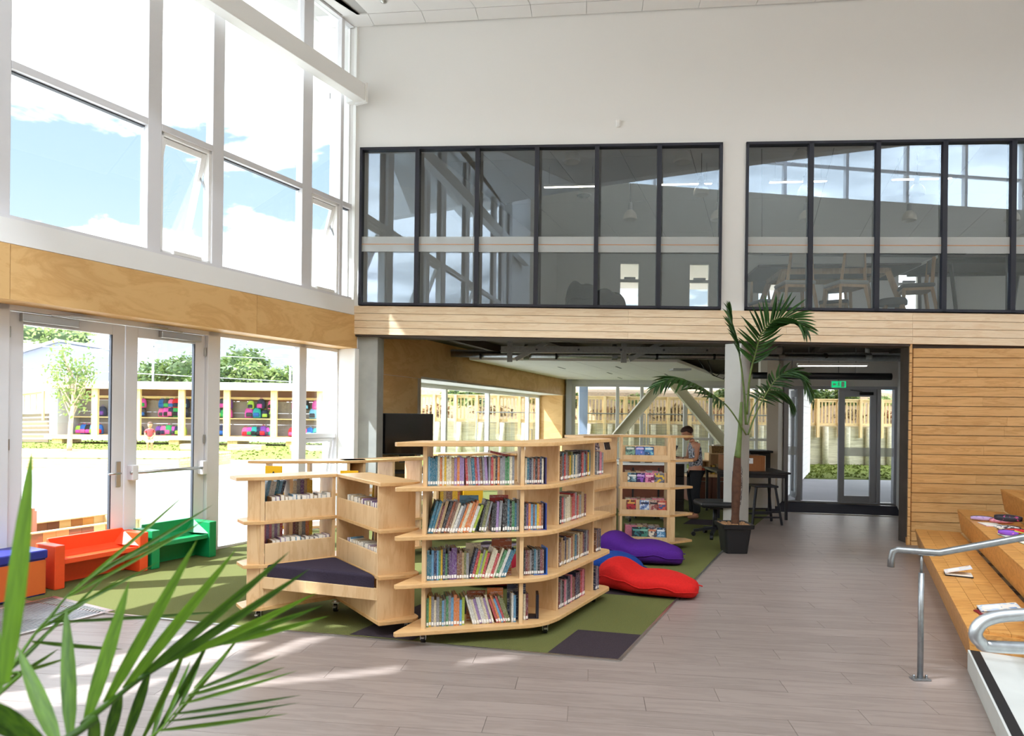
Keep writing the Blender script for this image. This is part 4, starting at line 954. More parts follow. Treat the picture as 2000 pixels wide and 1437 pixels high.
p = V(0.105, 4.975, LV[0] + 0.001); fill_row(p, p + V(0.05, 0.012, 0), V(-0.24, 0.97, 0), [(1, 0, ['cream', 'maroon'])], 'corner bay, bottom shelf', gb, 0.19, 0.21, 0.14, 41, th=(0.014, 0.02))
be = thing('bookend', 'navy metal bookend standing empty on the bottom shelf of the corner bay', 'bookend', (0.22, 5.05, LV[0]))
g = MB(); g.box(0.20, 0.22, 5.03, 5.15, LV[0], LV[0] + 0.18); g.box(0.13, 0.22, 5.02, 5.14, LV[0] + 0.0008, LV[0] + 0.004); g.build('plate', M_blackal, be, bevel=0.006)
gc = 'books in the far wing of the tall bookcase'
b0, b1 = V(0.392, 5.275, 0), V(0.70, 5.81, 0); eB = V(-0.866, 0.5, 0)
for lv, cols, sh in ((3, ['black', 'black', 'navy', 'grey', 'olive', 'yellow', 'maroon', 'teal', 'brown', 'red', 'cream'], 1.0), (2, ['grey', 'maroon', 'cream', 'tan', 'brown', 'rust', 'navy', 'black', 'red'], 0.86), (1, ['black', 'rust', 'grey', 'maroon', 'cream', 'teal', 'tan', 'navy', 'brown'], 0.97), (0, ['black', 'navy', 'maroon', 'brown', 'grey', 'pink', 'red', 'black'], 0.86)):
    zz = V(0, 0, LV[lv] + 0.001)
    fill_row(b0 + zz, b0.lerp(b1, sh) + zz, eB, [(1, 0, cols)], 'far wing, ' + SHN[lv], gc, 0.19, 0.225, 0.15, 51 + lv, th=(0.024, 0.038))
b2, b3 = V(0.755, 5.862, 0), V(0.83, 5.985, 0)
for lv, cols, sh in ((3, ['black', 'grey', 'pink'], 1.0), (1, ['brown', 'black', 'navy'], 0.8), (0, ['grey', 'navy', 'black'], 0.6)):
    zz = V(0, 0, LV[lv] + 0.001)
    fill_row(b2 + zz, b2.lerp(b3, sh) + zz, eB, [(1, 0, cols)], 'far wing tip, ' + SHN[lv], gc, 0.19, 0.21, 0.13, 61 + lv, th=(0.02, 0.03))
# books lying on or standing behind the front rows
def flat_book(p, ex, ey, L, W, th, col, lab, tilt=0.0):
    ez = Vector((0, 0, 1)); c, s = math.cos(tilt), math.sin(tilt)
    o = put_book(Vector(p), ex * c - ez * s, ey, 1, 1, 1, col, 0, label=False)
    ax = (ex * c - ez * s); az = (ez * c + ex * s)
    o.matrix_world = frame(Vector(p), az * th, ey * W, ax * L)
    return tag(o, lab, 'book')
flat_book((-0.16, 4.95, LV[3] + 0.235), V(0.97, 0.22, 0), V(-0.22, 0.97, 0), 0.18, 0.12, 0.016, 'red', 'red book lying tilted on top of the upright books, top shelf', 0.22)
for k, (x, z, w, h, col) in enumerate(((-0.38, LV[2], 0.14, 0.262, 'sky blue'), (-0.16, LV[2], 0.14, 0.262, 'red'), (-0.33, LV[1], 0.11, 0.245, 'cream'), (-0.14, LV[1], 0.15, 0.275, 'rust'), (-0.32, LV[0], 0.14, 0.225, 'rust'), (-0.17, LV[0], 0.12, 0.24, 'orange'), (-0.02, LV[0], 0.14, 0.262, 'navy'))):
    o = put_book(V(x, 4.995 + x * 0.18, z + 0.001), V(0, 0.02, 0).normalized(), V(0.98, 0.2, 0), 0.02, h, w, col, 0, label=False)
    tag(o, '%s book standing cover-out behind the %s books, %s' % (col, ['left', 'middle', 'left', 'middle', 'left', 'middle', 'right'][k], SHN[{LV[2]: 2, LV[1]: 1, LV[0]: 0}[z]]), 'book', 'books standing behind the front rows')

# ================================================================ low bookcase round a reading seat
nook = thing('reading_nook', 'low birch bookcase nook on casters with book bins round a dark padded corner seat', 'bookcase', (-1.4, 5.3, 0))
J = V(-1.47, 5.60, 0); A2 = V(-1.95, 5.235, 0); B2 = V(-0.985, 4.93, 0); B3 = V(-0.735, 5.10, 0)
L2 = [0.118, 0.452, 0.795, 1.142]
dA = (J - A2).normalized(); nA = V(-dA.y, dA.x, 0)                       # towards the back of the left wing
dB = (B2 - J).normalized(); nB = V(-dB.y, dB.x, 0)
for k, z in enumerate(L2):
    e1 = 0.10 if k < 3 else 0.16
    tip = A2 - dA * e1
    pl = [(A2 - nA * 0.012)[:2], (J - nA * 0.012)[:2], (J + nA * 0.30)[:2], (A2 + nA * 0.30)[:2], (tip + nA * 0.24 - dA * 0.03)[:2], (tip + nA * 0.05 - dA * 0.03)[:2]]
    if k in (1, 2, 3, 0): MB().prism(pl, z - 0.028, z).build('shelf', M_shelf, nook, bevel=0.004)
    en = B2 + dB * 0.02
    pr = [J[:2], (J + nB * 0.30)[:2]] + [tuple(p) for p in curve2((B3 + nB * 0.02)[:2], (B3 + dB * 0.10 + nB * 0.02)[:2], (B3 + dB * 0.10 - nB * 0.06)[:2], 4)] + [(B2 + dB * 0.05 - nB * 0.005)[:2], (B2 - nB * 0.005)[:2]]
    MB().prism(pr, z - 0.028, z).build('shelf', M_shelf, nook, bevel=0.004)
for z0, z1 in zip(L2, L2[1:]):
    z1 -= 0.028
    panel(nook, A2 - V(0, 0, 0), A2 + nA * 0.28, z0, z1); panel(nook, J - dA * 0.02, J - dA * 0.02 + nA * 0.28, z0, z1); panel(nook, A2 + (J - A2) * 0.45 + nA * 0.14, A2 + (J - A2) * 0.45 + nA * 0.28, z0, z1)
    panel(nook, J + dB * 0.03, J + dB * 0.03 + nB * 0.28, z0, z1); panel(nook, B2, B3 + nB * 0.0, z0, z1, 0.02)
    panel(nook, J + dB * 0.42 + nB * 0.16, J + dB * 0.42 + nB * 0.28, z0, z1)
    # rounded end leaf
    MB().prism([(A2 - dA * 0.09 + nA * 0.09)[:2], (A2 - dA * 0.09 + nA * 0.10)[:2], (A2 - dA * 0.015 + nA * 0.27)[:2], (A2 - dA * 0.015 + nA * 0.02)[:2]], z0, z1).build('end_leaf', M_birch, nook)
def bin_front(a, b, n, z0, z1): return MB().prism([a[:2], b[:2], (b + n * 0.018)[:2], (a + n * 0.018)[:2]], z0, z1).build('bin_front', M_birch, nook, bevel=0.002)
for z, h in ((L2[2], 0.15), (L2[1], 0.16)):
    bin_front(A2 + dA * 0.02, J - dA * 0.03, nA, z, z + h); bin_front(J + dB * 0.04, B2 - dB * 0.01, nB, z, z + h)
MB().prism([A2[:2], B2[:2], (B2 + V(0.0, 0.02, 0))[:2], (A2 + V(0.0, 0.02, 0))[:2]], 0.265, 0.355).build('seat_rail', M_birch, nook, bevel=0.003)
MB().prism([(A2 + V(0.02, 0.02, 0))[:2], (B2 + V(-0.01, 0.02, 0))[:2], (J + V(0.01, -0.03, 0))[:2]], 0.30, 0.33).build('seat_base', M_birch, nook)
MB().prism([(A2 + dA * 0.03)[:2], (J - dA * 0.03)[:2], (J + nA * 0.02 - dA * 0.03)[:2], (A2 + nA * 0.02)[:2]], 0.115, 0.27).build('kick_panel', M_birch, nook)
MB().prism([(J + dB * 0.04)[:2], (B2 - dB * 0.01)[:2], (B2 - dB * 0.01 + nB * 0.02)[:2], (J + nB * 0.02 + dB * 0.04)[:2]], 0.115, 0.30).build('kick_panel', M_birch, nook)
MB().prism([(A2 + V(0.025, 0.012, 0))[:2], (B2 + V(-0.015, 0.012, 0))[:2], (J + V(0.02, -0.045, 0))[:2], (J + V(-0.02, -0.05, 0))[:2]], 0.33, 0.452).build('seat_cushion', plain('plum_cloth', '3a3340', 0.95, 0, 0.12, 120, 0.3, 0.1), nook, bevel=0.02, seg=3)
for p in (A2 + nA * 0.06, J + V(0.03, -0.08, 0), B3 + dB * 0.02 - V(0.06, -0.03, 0), A2 + nA * 0.26 - dA * 0.05): caster(nook, p.x, p.y, 0.092)
gd = 'paperbacks in the bins of the low reading nook'
for lv, w in ((2, 'upper'), (1, 'lower')):
    for a, b, n, nm, k in ((A2 + dA * 0.03, J - dA * 0.04, nA, 'left wing', 0), (J + dB * 0.10, B2 - dB * 0.02, nB, 'right wing', 1)):
        p, q = a + n * 0.15, b + n * 0.15; zz = V(0, 0, L2[lv] + 0.005)
        fill_row(q + zz, p + zz, -n, [(0.5, 0, ['cream', 'white', 'tan', 'grey', 'lilac']), (0.45, 3, ['white', 'cream', 'sky blue', 'tan', 'lilac'])], 'nook %s, %s bin' % (nm, w), gd, 0.165, 0.185, 0.12, 70 + lv * 3 + k, True, (0.028, 0.042), False, name='paperback')
ge = 'books on the back shelves of the low reading nook'
for lv, w in ((2, 'upper'), (1, 'lower')):
    zz = V(0, 0, L2[lv] + 0.111)
    for a_, b_, n_ in ((A2 + dA * 0.02, J - dA * 0.03, nA), (J + dB * 0.04, B2 - dB * 0.02, nB)): MB().prism([(a_ + n_ * 0.165)[:2], (b_ + n_ * 0.165)[:2], (b_ + n_ * 0.28)[:2], (a_ + n_ * 0.28)[:2]], L2[lv] + 0.09, L2[lv] + 0.11).build('back_shelf', M_shelf, nook)
    fill_row(A2 + dA * 0.04 + nA * 0.18 + zz, A2 + dA * 0.25 + nA * 0.18 + zz, nA, [(0.2, 0, ['red', 'maroon']), (0.75, 12 if lv == 2 else 0, ['sky blue', 'teal', 'white', 'navy', 'cream'] if lv == 2 else ['pink', 'white', 'lilac', 'red'])], 'nook left back shelf, ' + w, ge, 0.172, 0.195, 0.10, 80 + lv, th=(0.018, 0.026), label=False)
    fill_row(A2 + dA * 0.30 + nA * 0.18 + zz, J - dA * 0.10 + nA * 0.18 + zz, nA, [(0.55, 0, ['maroon', 'brown', 'cream', 'purple', 'grey']), (0.4, 0, ['yellow', 'tan', 'orange'])], 'nook left shelf beyond divider, ' + w, ge, 0.172, 0.195, 0.10, 84 + lv, th=(0.022, 0.034), label=False)
    fill_row(J + dB * 0.30 + nB * 0.18 + zz, J + dB * 0.62 + nB * 0.18 + zz, nB, [(1, 8, ['green', 'rust', 'teal', 'maroon', 'yellow', 'black', 'orange'])], 'nook right back shelf, ' + w, ge, 0.172, 0.195, 0.10, 88 + lv, th=(0.018, 0.026), label=False)
# ---------------------------------------------------------------- more low cases behind
def low_case(lab, A, B, n, lv, tip=0.2, seed=0, z_top=1.13, th=0.028, name='bookcase'):
    t = thing(name, lab, 'bookcase', (A + B) / 2); d = (B - A).normalized(); n = Vector(n).normalized()
    for k, z in enumerate(lv):
        pl = [(A - d * tip + n * 0.05)[:2], (A - n * 0.01)[:2], (B - n * 0.01)[:2], (B + d * tip + n * 0.05)[:2], (B + d * tip * 0.8 + n * 0.28)[:2], (B + n * 0.32)[:2], (A + n * 0.32)[:2], (A - d * tip * 0.8 + n * 0.28)[:2]]
        MB().prism(pl, z - th, z).build('shelf', M_shelf, t, bevel=0.003)
    for z0, z1 in zip(lv, lv[1:]):
        for f in (0.0, 0.5, 1.0): panel(t, A.lerp(B, f), A.lerp(B, f) + n * 0.30, z0, z1 - th)
    for f in (0.05, 0.95): caster(t, *(A.lerp(B, f) + n * 0.1)[:2], 0.092)
    return t
c1 = low_case('low birch bookcase behind the reading nook, nearest the glazed wall', V(-2.55, 6.95, 0), V(-1.75, 7.15, 0), V(-0.2, 0.98, 0), L2)
c2 = low_case('low birch bookcase behind the reading nook, running towards the television', V(-1.60, 7.25, 0), V(-1.05, 7.75, 0), V(-0.7, 0.7, 0), L2)
c3 = low_case('low birch bookcase with yellow bin, seen through the tall bookcase', V(-0.95, 8.6, 0), V(-0.1, 8.85, 0), V(-0.25, 0.97, 0), L2, 0.1)
c4 = low_case('low birch bookcase in the middle of the carpet, seen past the yellow bin', V(0.15, 8.95, 0), V(0.55, 9.75, 0), V(-0.87, 0.5, 0), L2, 0.1)
gf = 'books in the low cases behind'
for A, B, n, w, seed, cols in ((V(-2.55, 6.95, 0), V(-1.75, 7.15, 0), V(-0.2, 0.98, 0), 'low case nearest glazing', 100, ['grey', 'red', 'teal', 'cream']), (V(-0.95, 8.6, 0), V(-0.1, 8.85, 0), V(-0.25, 0.97, 0), 'low yellow bin case', 110, ['orange', 'rust', 'yellow', 'brown', 'tan']), (V(0.15, 8.95, 0), V(0.55, 9.75, 0), V(-0.87, 0.5, 0), 'low middle case', 120, ['orange', 'rust', 'brown', 'red', 'olive'])):
    for lv in (2, 1):
        if seed == 100 and lv == 2: continue
        zz = V(0, 0, L2[lv] + 0.001)
        fill_row(A.lerp(B, 0.05) + n * 0.05 + zz, A.lerp(B, 0.36) + n * 0.05 + zz, n, [(1, 6 if seed == 120 else 0, cols)], '%s shelf, %s' % (['', 'lower', 'upper'][lv], w), gf, 0.19, 0.22, 0.14, seed + lv, th=(0.028, 0.045), label=False)
for k, (x, y, z) in enumerate(((-0.62, 8.66, L2[2]), (-0.62, 8.66, L2[1]))):
    yb = thing('book_bin', 'yellow book bin on the %s shelf of the low case seen through the tall bookcase' % ['upper', 'lower'][k], 'bin', (x, y, z))
    Mx = frame(V(x, y, z), V(0.97, 0.25, 0), V(-0.25, 0.97, 0)); my = plain('yellow_bin_%d' % k, 'e8b21c', 0.5)
    g = MB(Mx); g.box(0, 0.26, 0, 0.01, 0.002, 0.235); g.box(0, 0.26, 0.25, 0.26, 0.002, 0.235); g.box(0, 0.01, 0.01, 0.25, 0.002, 0.235); g.box(0.25, 0.26, 0.01, 0.25, 0.002, 0.235); g.box(0.01, 0.25, 0.01, 0.25, 0.002, 0.012); g.build('bin_body', my, yb)
# yellow shelf markers with letters
M_yellow = plain('marker_yellow', 'f2b90f', 0.5)
def letter_mesh(ch, size):
    cu = bpy.data.curves.new('letter', 'FONT'); cu.body = ch; cu.size = size; cu.extrude = 0.002; cu.align_x = 'CENTER'; cu.align_y = 'CENTER'
    o = bpy.data.objects.new('tmp_letter', cu); COL.objects.link(o)
    me = bpy.data.meshes.new_from_object(o.evaluated_get(bpy.context.evaluated_depsgraph_get())); bpy.data.objects.remove(o); bpy.data.curves.remove(cu)
    return me
for ch_, p, w in (('A', (-2.40, 6.72, 0.84), 'upper'), ('B', (-2.40, 6.72, 0.50), 'lower'), ('C', (-1.53, 6.28, 0.84), 'upper'), ('D', (-1.53, 6.28, 0.50), 'lower')):
    m_ = Matrix.Translation(p); s_ = thing('letter_marker', 'yellow shelf marker with black letter %s, %s shelf of the case behind the nook' % (ch_, w), 'sign', M=m_, group='yellow letter markers')
    MB().box(-0.085, 0.085, 0.0, 0.012, 0.0, 0.27).build('board', M_yellow, s_, local=True)
    me = letter_mesh(ch_, 0.14); me.materials.clear(); me.materials.append(M_black)
    l = link('letter', me, s_); l.matrix_basis = Matrix.Translation((0, -0.003, 0.16)) @ Matrix.Rotation(math.pi / 2, 4, 'X')
    MB().box(-0.10, 0.10, 0.012, 0.03, -0.02, 0.0).build('clip', M_yellow, s_, local=True)

# ================================================================ display case with picture books, far right of the carpet
L5 = [0.118, 0.452, 0.790, 1.125, 1.425]
dc = thing('display_case', 'tall birch display case on casters with picture books shown cover-out, near the office chair', 'bookcase', (1.65, 8.3, 0))
A5, B5 = V(1.36, 8.22, 0), V(1.93, 8.16, 0); d5 = (B5 - A5).normalized(); n5 = V(-d5.y, d5.x, 0)
for k, z in enumerate(L5):
    pl = [(A5 - d5 * 0.03)[:2], (B5 + d5 * 0.02)[:2], (B5 + d5 * 0.33 + n5 * 0.24)[:2], (B5 + d5 * 0.26 + n5 * 0.34)[:2], (B5 + n5 * 0.36)[:2], (A5 + n5 * 0.36)[:2]]
    if k == 4: pl = [(A5 - d5 * 0.22 + n5 * 0.1)[:2]] + pl
    MB().prism(pl, z - 0.028, z).build('shelf', M_shelf, dc, bevel=0.003)
for z0, z1 in zip(L5, L5[1:]):
    panel(dc, A5, A5 + n5 * 0.33, z0, z1 - 0.028, 0.03); panel(dc, B5, B5 + n5 * 0.33, z0, z1 - 0.028, 0.03); panel(dc, B5 + V(0.012, 0.002, 0), B5 + V(0.085, 0.03, 0), z0, z1 - 0.028, 0.02, 'end_leaf')
    MB().prism([(A5 + d5 * 0.01)[:2], (B5 - d5 * 0.01)[:2], (B5 - d5 * 0.01 + n5 * 0.02)[:2], (A5 + d5 * 0.01 + n5 * 0.02)[:2]], z0, z0 + 0.055).build('shelf_lip', M_birch, dc)
    if z0 > 0.2: MB().prism([(A5 + d5 * 0.02 + n5 * 0.07)[:2], (B5 - d5 * 0.02 + n5 * 0.07)[:2], (B5 - d5 * 0.02 + n5 * 0.085)[:2], (A5 + d5 * 0.02 + n5 * 0.085)[:2]], z0, z0 + 0.17).build('bin_front', M_birch, dc)
for f in (0.1, 0.92): caster(dc, *(A5.lerp(B5, f) + n5 * 0.05)[:2], 0.092)
pics = [[(0.06, 'pale green', ['b9c9b4', '7fa58f', '4e6a63', 'd8dcd0']), (0.30, 'lilac', ['b49ad6', '5e7bc0', '2e3f7d', 'd9c4e6']), (0.52, 'turquoise', ['8fc7c9', '3f7fae', '2a4d77', 'd3e0df'])],
        [(0.12, 'grey blue', ['c9d5d6', '6d93a3', '2f4650', 'e6e8e0']), (0.32, 'violet', ['6d2f8f', '8d55b8', '3a1a55', 'c8a0d8']), (0.54, 'magenta', ['b8447f', 'd683a8', '7d2457', 'efc2d2']), (0.78, 'black and gold', ['2b2a33', '6b6b78', 'd8b23c', '18181c'])],
        [(0.10, 'red dragon', ['1f1c24', 'a8242c', '5c1a20', 'd9a24a']), (0.42, 'navy and yellow', ['28355f', '6d86b5', 'c9d3df', '1b2340']), (0.65, 'dark maroon', ['3a1d24', '8d4a46', 'b89a8a', '1f1216']), (0.84, 'crimson', ['7d2430', 'c45a4a', '3a4a78', 'e0b49a'])],
        [(0.24, 'dark teal', ['16323c', '2f6f78', '0f1f2a', '5fa39a']), (0.42, 'dark green', ['1d3a35', '3f7f6f', '14201f', '7fb4a4']), (0.62, 'red and cream', ['a83a34', 'dcd2c0', '4a4a58', 'c97a5a']), (0.83, 'pale blue', ['a9c6dd', '4f86b0', '22415f', 'dfe8ee'])]]
M_th = {}
for r_, row in enumerate(pics):
    z = L5[3 - r_]
    for k, (f, nm, cols) in enumerate(row):
        w = 0.115; p = A5 + d5 * (0.02 + f * 0.5) + n5 * 0.035 + V(0, 0, z + 0.004)
        m_ = frame(p, d5, (n5 * 0.97 + V(0, 0, -0.0)).normalized()) @ Matrix.Rotation(math.radians(8), 4, 'X')
        b_ = thing('picture_book', '%s picture book shown cover-out on the %s shelf of the display case' % (nm, ['top', 'second', 'third', 'bottom'][r_]), 'book', M=m_ @ Matrix.Rotation(-math.radians(16), 4, 'X'), group='picture books on the display case')
        MB().box(0, w, -0.004, -0.0, 0, 0.165 if r_ else 0.155).build('cover', blotch('cover_%d_%d' % (r_, k), cols, 16), b_, local=True)
        MB().box(0.002, w - 0.002, 0.0, 0.008, 0.002, 0.16 if r_ else 0.15).build('pages', M_paper_w, b_, local=True)
        MB().box(0.012, w - 0.012, -0.0055, -0.004, 0.118, 0.14).build('title_strip', plain('title_%d_%d' % (r_, k), cols[3] if r_ != 1 or k != 3 else 'd8b23c', 0.5), b_, local=True)
for r_, n_ in ((0, 6), (1, 9), (2, 8), (3, 10)):
    z = L5[3 - r_]
    fill_row(A5 + d5 * (0.34 if r_ == 0 else 0.06) + n5 * 0.10 + V(0, 0, z + 0.005), B5 - d5 * 0.03 + n5 * 0.10 + V(0, 0, z + 0.005), n5, [(1, 0, ['tan', 'cream', 'brown', 'grey', 'pink'])], 'filed behind covers, %s display shelf' % ['top', 'second', 'third', 'bottom'][r_], 'thin books filed in the display case', 0.17, 0.185, 0.16, 130 + r_, True, (0.05, 0.08), False)
d6 = thing('bookcase', 'tall birch display wing between the packed bookcase and the picture book display', 'bookcase', (1.05, 8.0, 0))
A6, B6 = V(1.30, 8.24, 0), V(0.92, 7.72, 0); n6 = V(0.8, 0.58, 0).normalized(); n6 = V(-0.80, 0.58, 0).normalized()
for k, z in enumerate(L5):
    MB().prism([A6[:2], B6[:2], (B6 + n6 * 0.34)[:2], (A6 + n6 * 0.34)[:2]] if k < 4 else [(A6 + V(0.05, 0.02, 0))[:2], (B6 - V(0.1, 0.12, 0))[:2], (B6 + n6 * 0.36)[:2], (A6 + n6 * 0.36)[:2]], z - 0.028, z).build('shelf', M_shelf, d6)
for z0, z1 in zip(L5, L5[1:]):
    panel(d6, A6, A6 + n6 * 0.32, z0, z1 - 0.028); panel(d6, B6, B6 + n6 * 0.32, z0, z1 - 0.028)
    if z0 > 0.2:
        e6 = (B6 - A6).normalized(); MB().prism([(A6 + e6 * 0.02 + n6 * 0.02)[:2], (B6 - e6 * 0.02 + n6 * 0.02)[:2], (B6 - e6 * 0.02 + n6 * 0.036)[:2], (A6 + e6 * 0.02 + n6 * 0.036)[:2]], z0, z0 + 0.12).build('bin_front', M_birch, d6)
for z, nm, c, f in ((L5[3], 'dark skull-patterned', ['211d24', '8a8088', '3a2a34', 'c9bcc0'], 0.62), (L5[3], 'plain charcoal', ['2a2527', '3a3336', '1d1a1c', '4a4144'], 0.2), (L5[2], 'green and blue', ['6f9a5a', '8fb0d0', '3f5a8a', 'd8dcc8'], 0.55)):
    p = A6.lerp(B6, f) + n6 * 0.06 + V(0, 0, z + 0.13); e6 = (A6 - B6).normalized()
    b_ = thing('picture_book', '%s picture book leaning in the birch display wing beside the picture book display' % nm, 'book', M=frame(p, -e6 if False else e6, n6) @ Matrix.Rotation(-math.radians(14), 4, 'X'))
    MB().box(-0.06, 0.06, -0.012, 0, -0.1, 0.08).build('cover', blotch('wing_' + nm.split()[0], c, 18), b_, local=True); MB().box(-0.058, 0.058, 0, 0.008, -0.098, 0.078).build('pages', M_paper_w, b_, local=True)
# ================================================================ soft seats
def beanbag(lab, p, rz, L, W, H, mat, back=0.26):
    """lounger shape: a raised head end sloping into a long flat seat"""
    t = thing('beanbag', lab, 'beanbag', p, rz); rings = []; n = 18; m = 13
    for i in range(m):
        u = i / (m - 1); x = (u - 0.5) * L
        w = W / 2 * (math.sin(math.pi * min(1, max(0.0, u * 0.94 + 0.03))) ** 0.32)
        hh = back + (H - back) / (1 + math.exp((u - 0.30) * 17)) - 0.05 * math.exp(-((u - 0.42) / 0.07) ** 2)
        hh *= (math.sin(math.pi * min(1, u * 0.93 + 0.035))) ** 0.28
        ring = []
        for k in range(n):
            a = 2 * math.pi * k / n; ca, sa = math.cos(a), math.sin(a)
            e_ = 0.62
            y = w * math.copysign(abs(ca) ** e_, ca); z = hh / 2 + hh / 2 * math.copysign(abs(sa) ** 0.72, sa)
            wr = 0.012 * math.sin(k * 2.1 + i * 1.7) * (1 if sa > -0.2 else 0)
            ring.append((x + wr, y + wr, max(0.004, z + wr)))
        rings.append(ring)
    MB().loft(rings).build('cover', mat, t, local=True, smooth=True, sub=1)
    sm = MB(); sm.tube([(r[0][0], r[0][1] * 1.004, r[0][2]) for r in rings], 0.006, 5); sm.tube([(r[9][0], r[9][1] * 1.004, r[9][2]) for r in rings], 0.006, 5)
    sm.build('piping', mat, t, local=True, smooth=True)
    return t
M_redbag = plain('red_canvas', 'c51f1b', 0.85, 0, 0.08, 60, 0.15, 0.2); M_purple = plain('purple_canvas', '4b1d78', 0.85, 0, 0.08, 60, 0.15, 0.2)
M_bluebag = plain('blue_canvas', '173a80', 0.85, 0, 0.08, 60, 0.15, 0.2); M_darkred = plain('dark_red_canvas', '8d1426', 0.85, 0, 0.08, 60, 0.15, 0.2)
beanbag('bright red beanbag lounger lying half on the carpet beside the tall bookcase', (1.30, 6.30, 0.007), -0.42, 0.95, 0.55, 0.36, M_redbag, 0.20)
beanbag('purple beanbag lounger lying in front of the picture book display', (1.48, 7.62, 0.007), -0.28, 0.98, 0.58, 0.40, M_purple, 0.24)
beanbag('royal blue beanbag lounger between the red and the purple one', (0.98, 7.05, 0.007), -0.55, 0.85, 0.55, 0.34, M_bluebag, 0.22)
beanbag('dark red beanbag seen behind the bottom shelves of the tall bookcase', (0.0, 6.55, 0.007), 0.1, 0.95, 0.6, 0.36, M_darkred, 0.26)

def foam_bench(lab, x0, x1, mat, y1=-0.03):
    t = thing('bench', lab, 'bench', M=ML @ Matrix.Translation(((x0 + x1) / 2, -0.2, 0.0065))); L = (x1 - x0) / 2; yb, yf = -0.13, 0.19
    MB().box(-L, -L + 0.09, yb, yf, 0, 0.40).build('arm', mat, t, local=True, bevel=0.008); MB().box(L - 0.09, L, yb, yf, 0, 0.40).build('arm', mat, t, local=True, bevel=0.008)
    b = MB(); b.add([(-L + 0.09, yb, 0), (L - 0.09, yb, 0), (L - 0.09, yb + 0.03, 0), (-L + 0.09, yb + 0.03, 0), (-L + 0.09, yb, 0.43), (L - 0.09, yb, 0.43), (L - 0.09, yb + 0.04, 0.43), (-L + 0.09, yb + 0.04, 0.43)], [(0, 3, 2, 1), (4, 5, 6, 7), (0, 1, 5, 4), (2, 3, 7, 6), (0, 4, 7, 3), (1, 2, 6, 5)])
    b.build('backrest', mat, t, local=True, bevel=0.008)
    s = MB(); prof = [(yb + 0.035, 0.30), (yb + 0.10, 0.255), (0.08, 0.25), (0.16, 0.262), (0.165, 0.215), (yb + 0.035, 0.20)]
    s.loft([[(x, y, z) for y, z in prof] for x in (-L + 0.088, -L + 0.25, L - 0.25, L - 0.088)]); s.build('seat', mat, t, local=True, bevel=0.006)
    MB().box(-L + 0.09, L - 0.09, yb + 0.05, yb + 0.07, 0, 0.21).build('under_panel', mat, t, local=True)
    for sx in (-1, 1):
        g = MB(); a = sx * (L - 0.09); g.add([(a, yb + 0.03, 0.42), (a, yb + 0.03, 0.28), (a, yf - 0.02, 0.27), (a - sx * 0.10, yb + 0.04, 0.28)], [(0, 1, 3), (0, 3, 2), (1, 2, 3), (0, 2, 1)]); g.build('corner_gusset', mat, t, local=True)
    return t
foam_bench('orange foam bench with low arms by the entrance doors, in front of the outdoor planter', 3.10, 4.0, plain('orange_foam', 'ee4f22', 0.45, 0, 0.03, 30))
foam_bench('green foam bench with low arms beside the orange one', 2.28, 3.06, plain('green_foam', '0d8a4e', 0.45, 0, 0.03, 30))
ot = thing('ottoman', 'cube ottoman with navy lid and orange and yellow sides at the corner by the doors', 'ottoman', M=ML @ Matrix.Translation((4.36, -0.12, 0.007)))
MB().box(-0.25, 0.25, -0.20, 0.17, 0.0, 0.32).build('core', plain('navy_vinyl', '2b2f86', 0.4), ot, local=True, bevel=0.004)
MB().box(-0.245, 0.23, 0.1701, 0.176, 0.012, 0.31).build('front_panel', plain('orange_vinyl', 'd9662c', 0.4), ot, local=True)
MB().box(0.2501, 0.256, -0.19, 0.165, 0.012, 0.31).build('end_panel', plain('yellow_vinyl', 'f0bc1a', 0.4), ot, local=True)
MB().box(-0.2561, -0.2501, -0.19, 0.165, 0.012, 0.31).build('end_panel', plain('orange_vinyl2', 'd9662c', 0.4), ot, local=True)
MB().box(-0.265, 0.265, -0.21, 0.185, 0.32, 0.40).build('lid', MATS['navy_vinyl'], ot, local=True, bevel=0.015, seg=3)

# ================================================================ television on its stand
tv = thing('television', 'black flat television on a dark stand in front of the plywood wall', 'television', M=Matrix.Translation((-1.62, 10.30, 0)) @ Matrix.Rotation(0.12, 4, 'Z'))
MB().box(-0.40, 0.40, -0.02, 0.03, 1.02, 1.66).build('casing', M_black, tv, local=True, bevel=0.008)
MB().box(-0.388, 0.388, -0.0225, -0.0201, 1.04, 1.648).build('screen', M_screen, tv, local=True)
MB().box(-0.405, -0.40, -0.024, 0.03, 1.02, 1.66).build('side_trim', M_chrome, tv, local=True)
MB().box(-0.12, 0.12, 0.031, 0.06, 0.9, 1.4).build('mount', M_darksteel, tv, local=True)
ts = thing('television_stand', 'black open television stand with shelves of equipment under the screen', 'cabinet', M=Matrix.Translation((-1.60, 10.44, 0.007)) @ Matrix.Rotation(0.12, 4, 'Z'))
for a in (-0.42, -0.02, 0.40): MB().box(a, a + 0.03, -0.12, 0.28, 0.0, 0.93).build('side_panel', M_black, ts, local=True)
for z in (0.03, 0.48, 0.72, 0.93): MB().box(-0.44, 0.45, -0.14, 0.28, z, z + 0.03).build('shelf', M_black, ts, local=True)
MB().box(-0.3, -0.08, -0.05, 0.2, 0.512, 0.58).build('player', M_darksteel, ts, local=True, bevel=0.006); MB().box(0.06, 0.34, -0.05, 0.2, 0.752, 0.82).build('receiver', M_darksteel, ts, local=True, bevel=0.006)

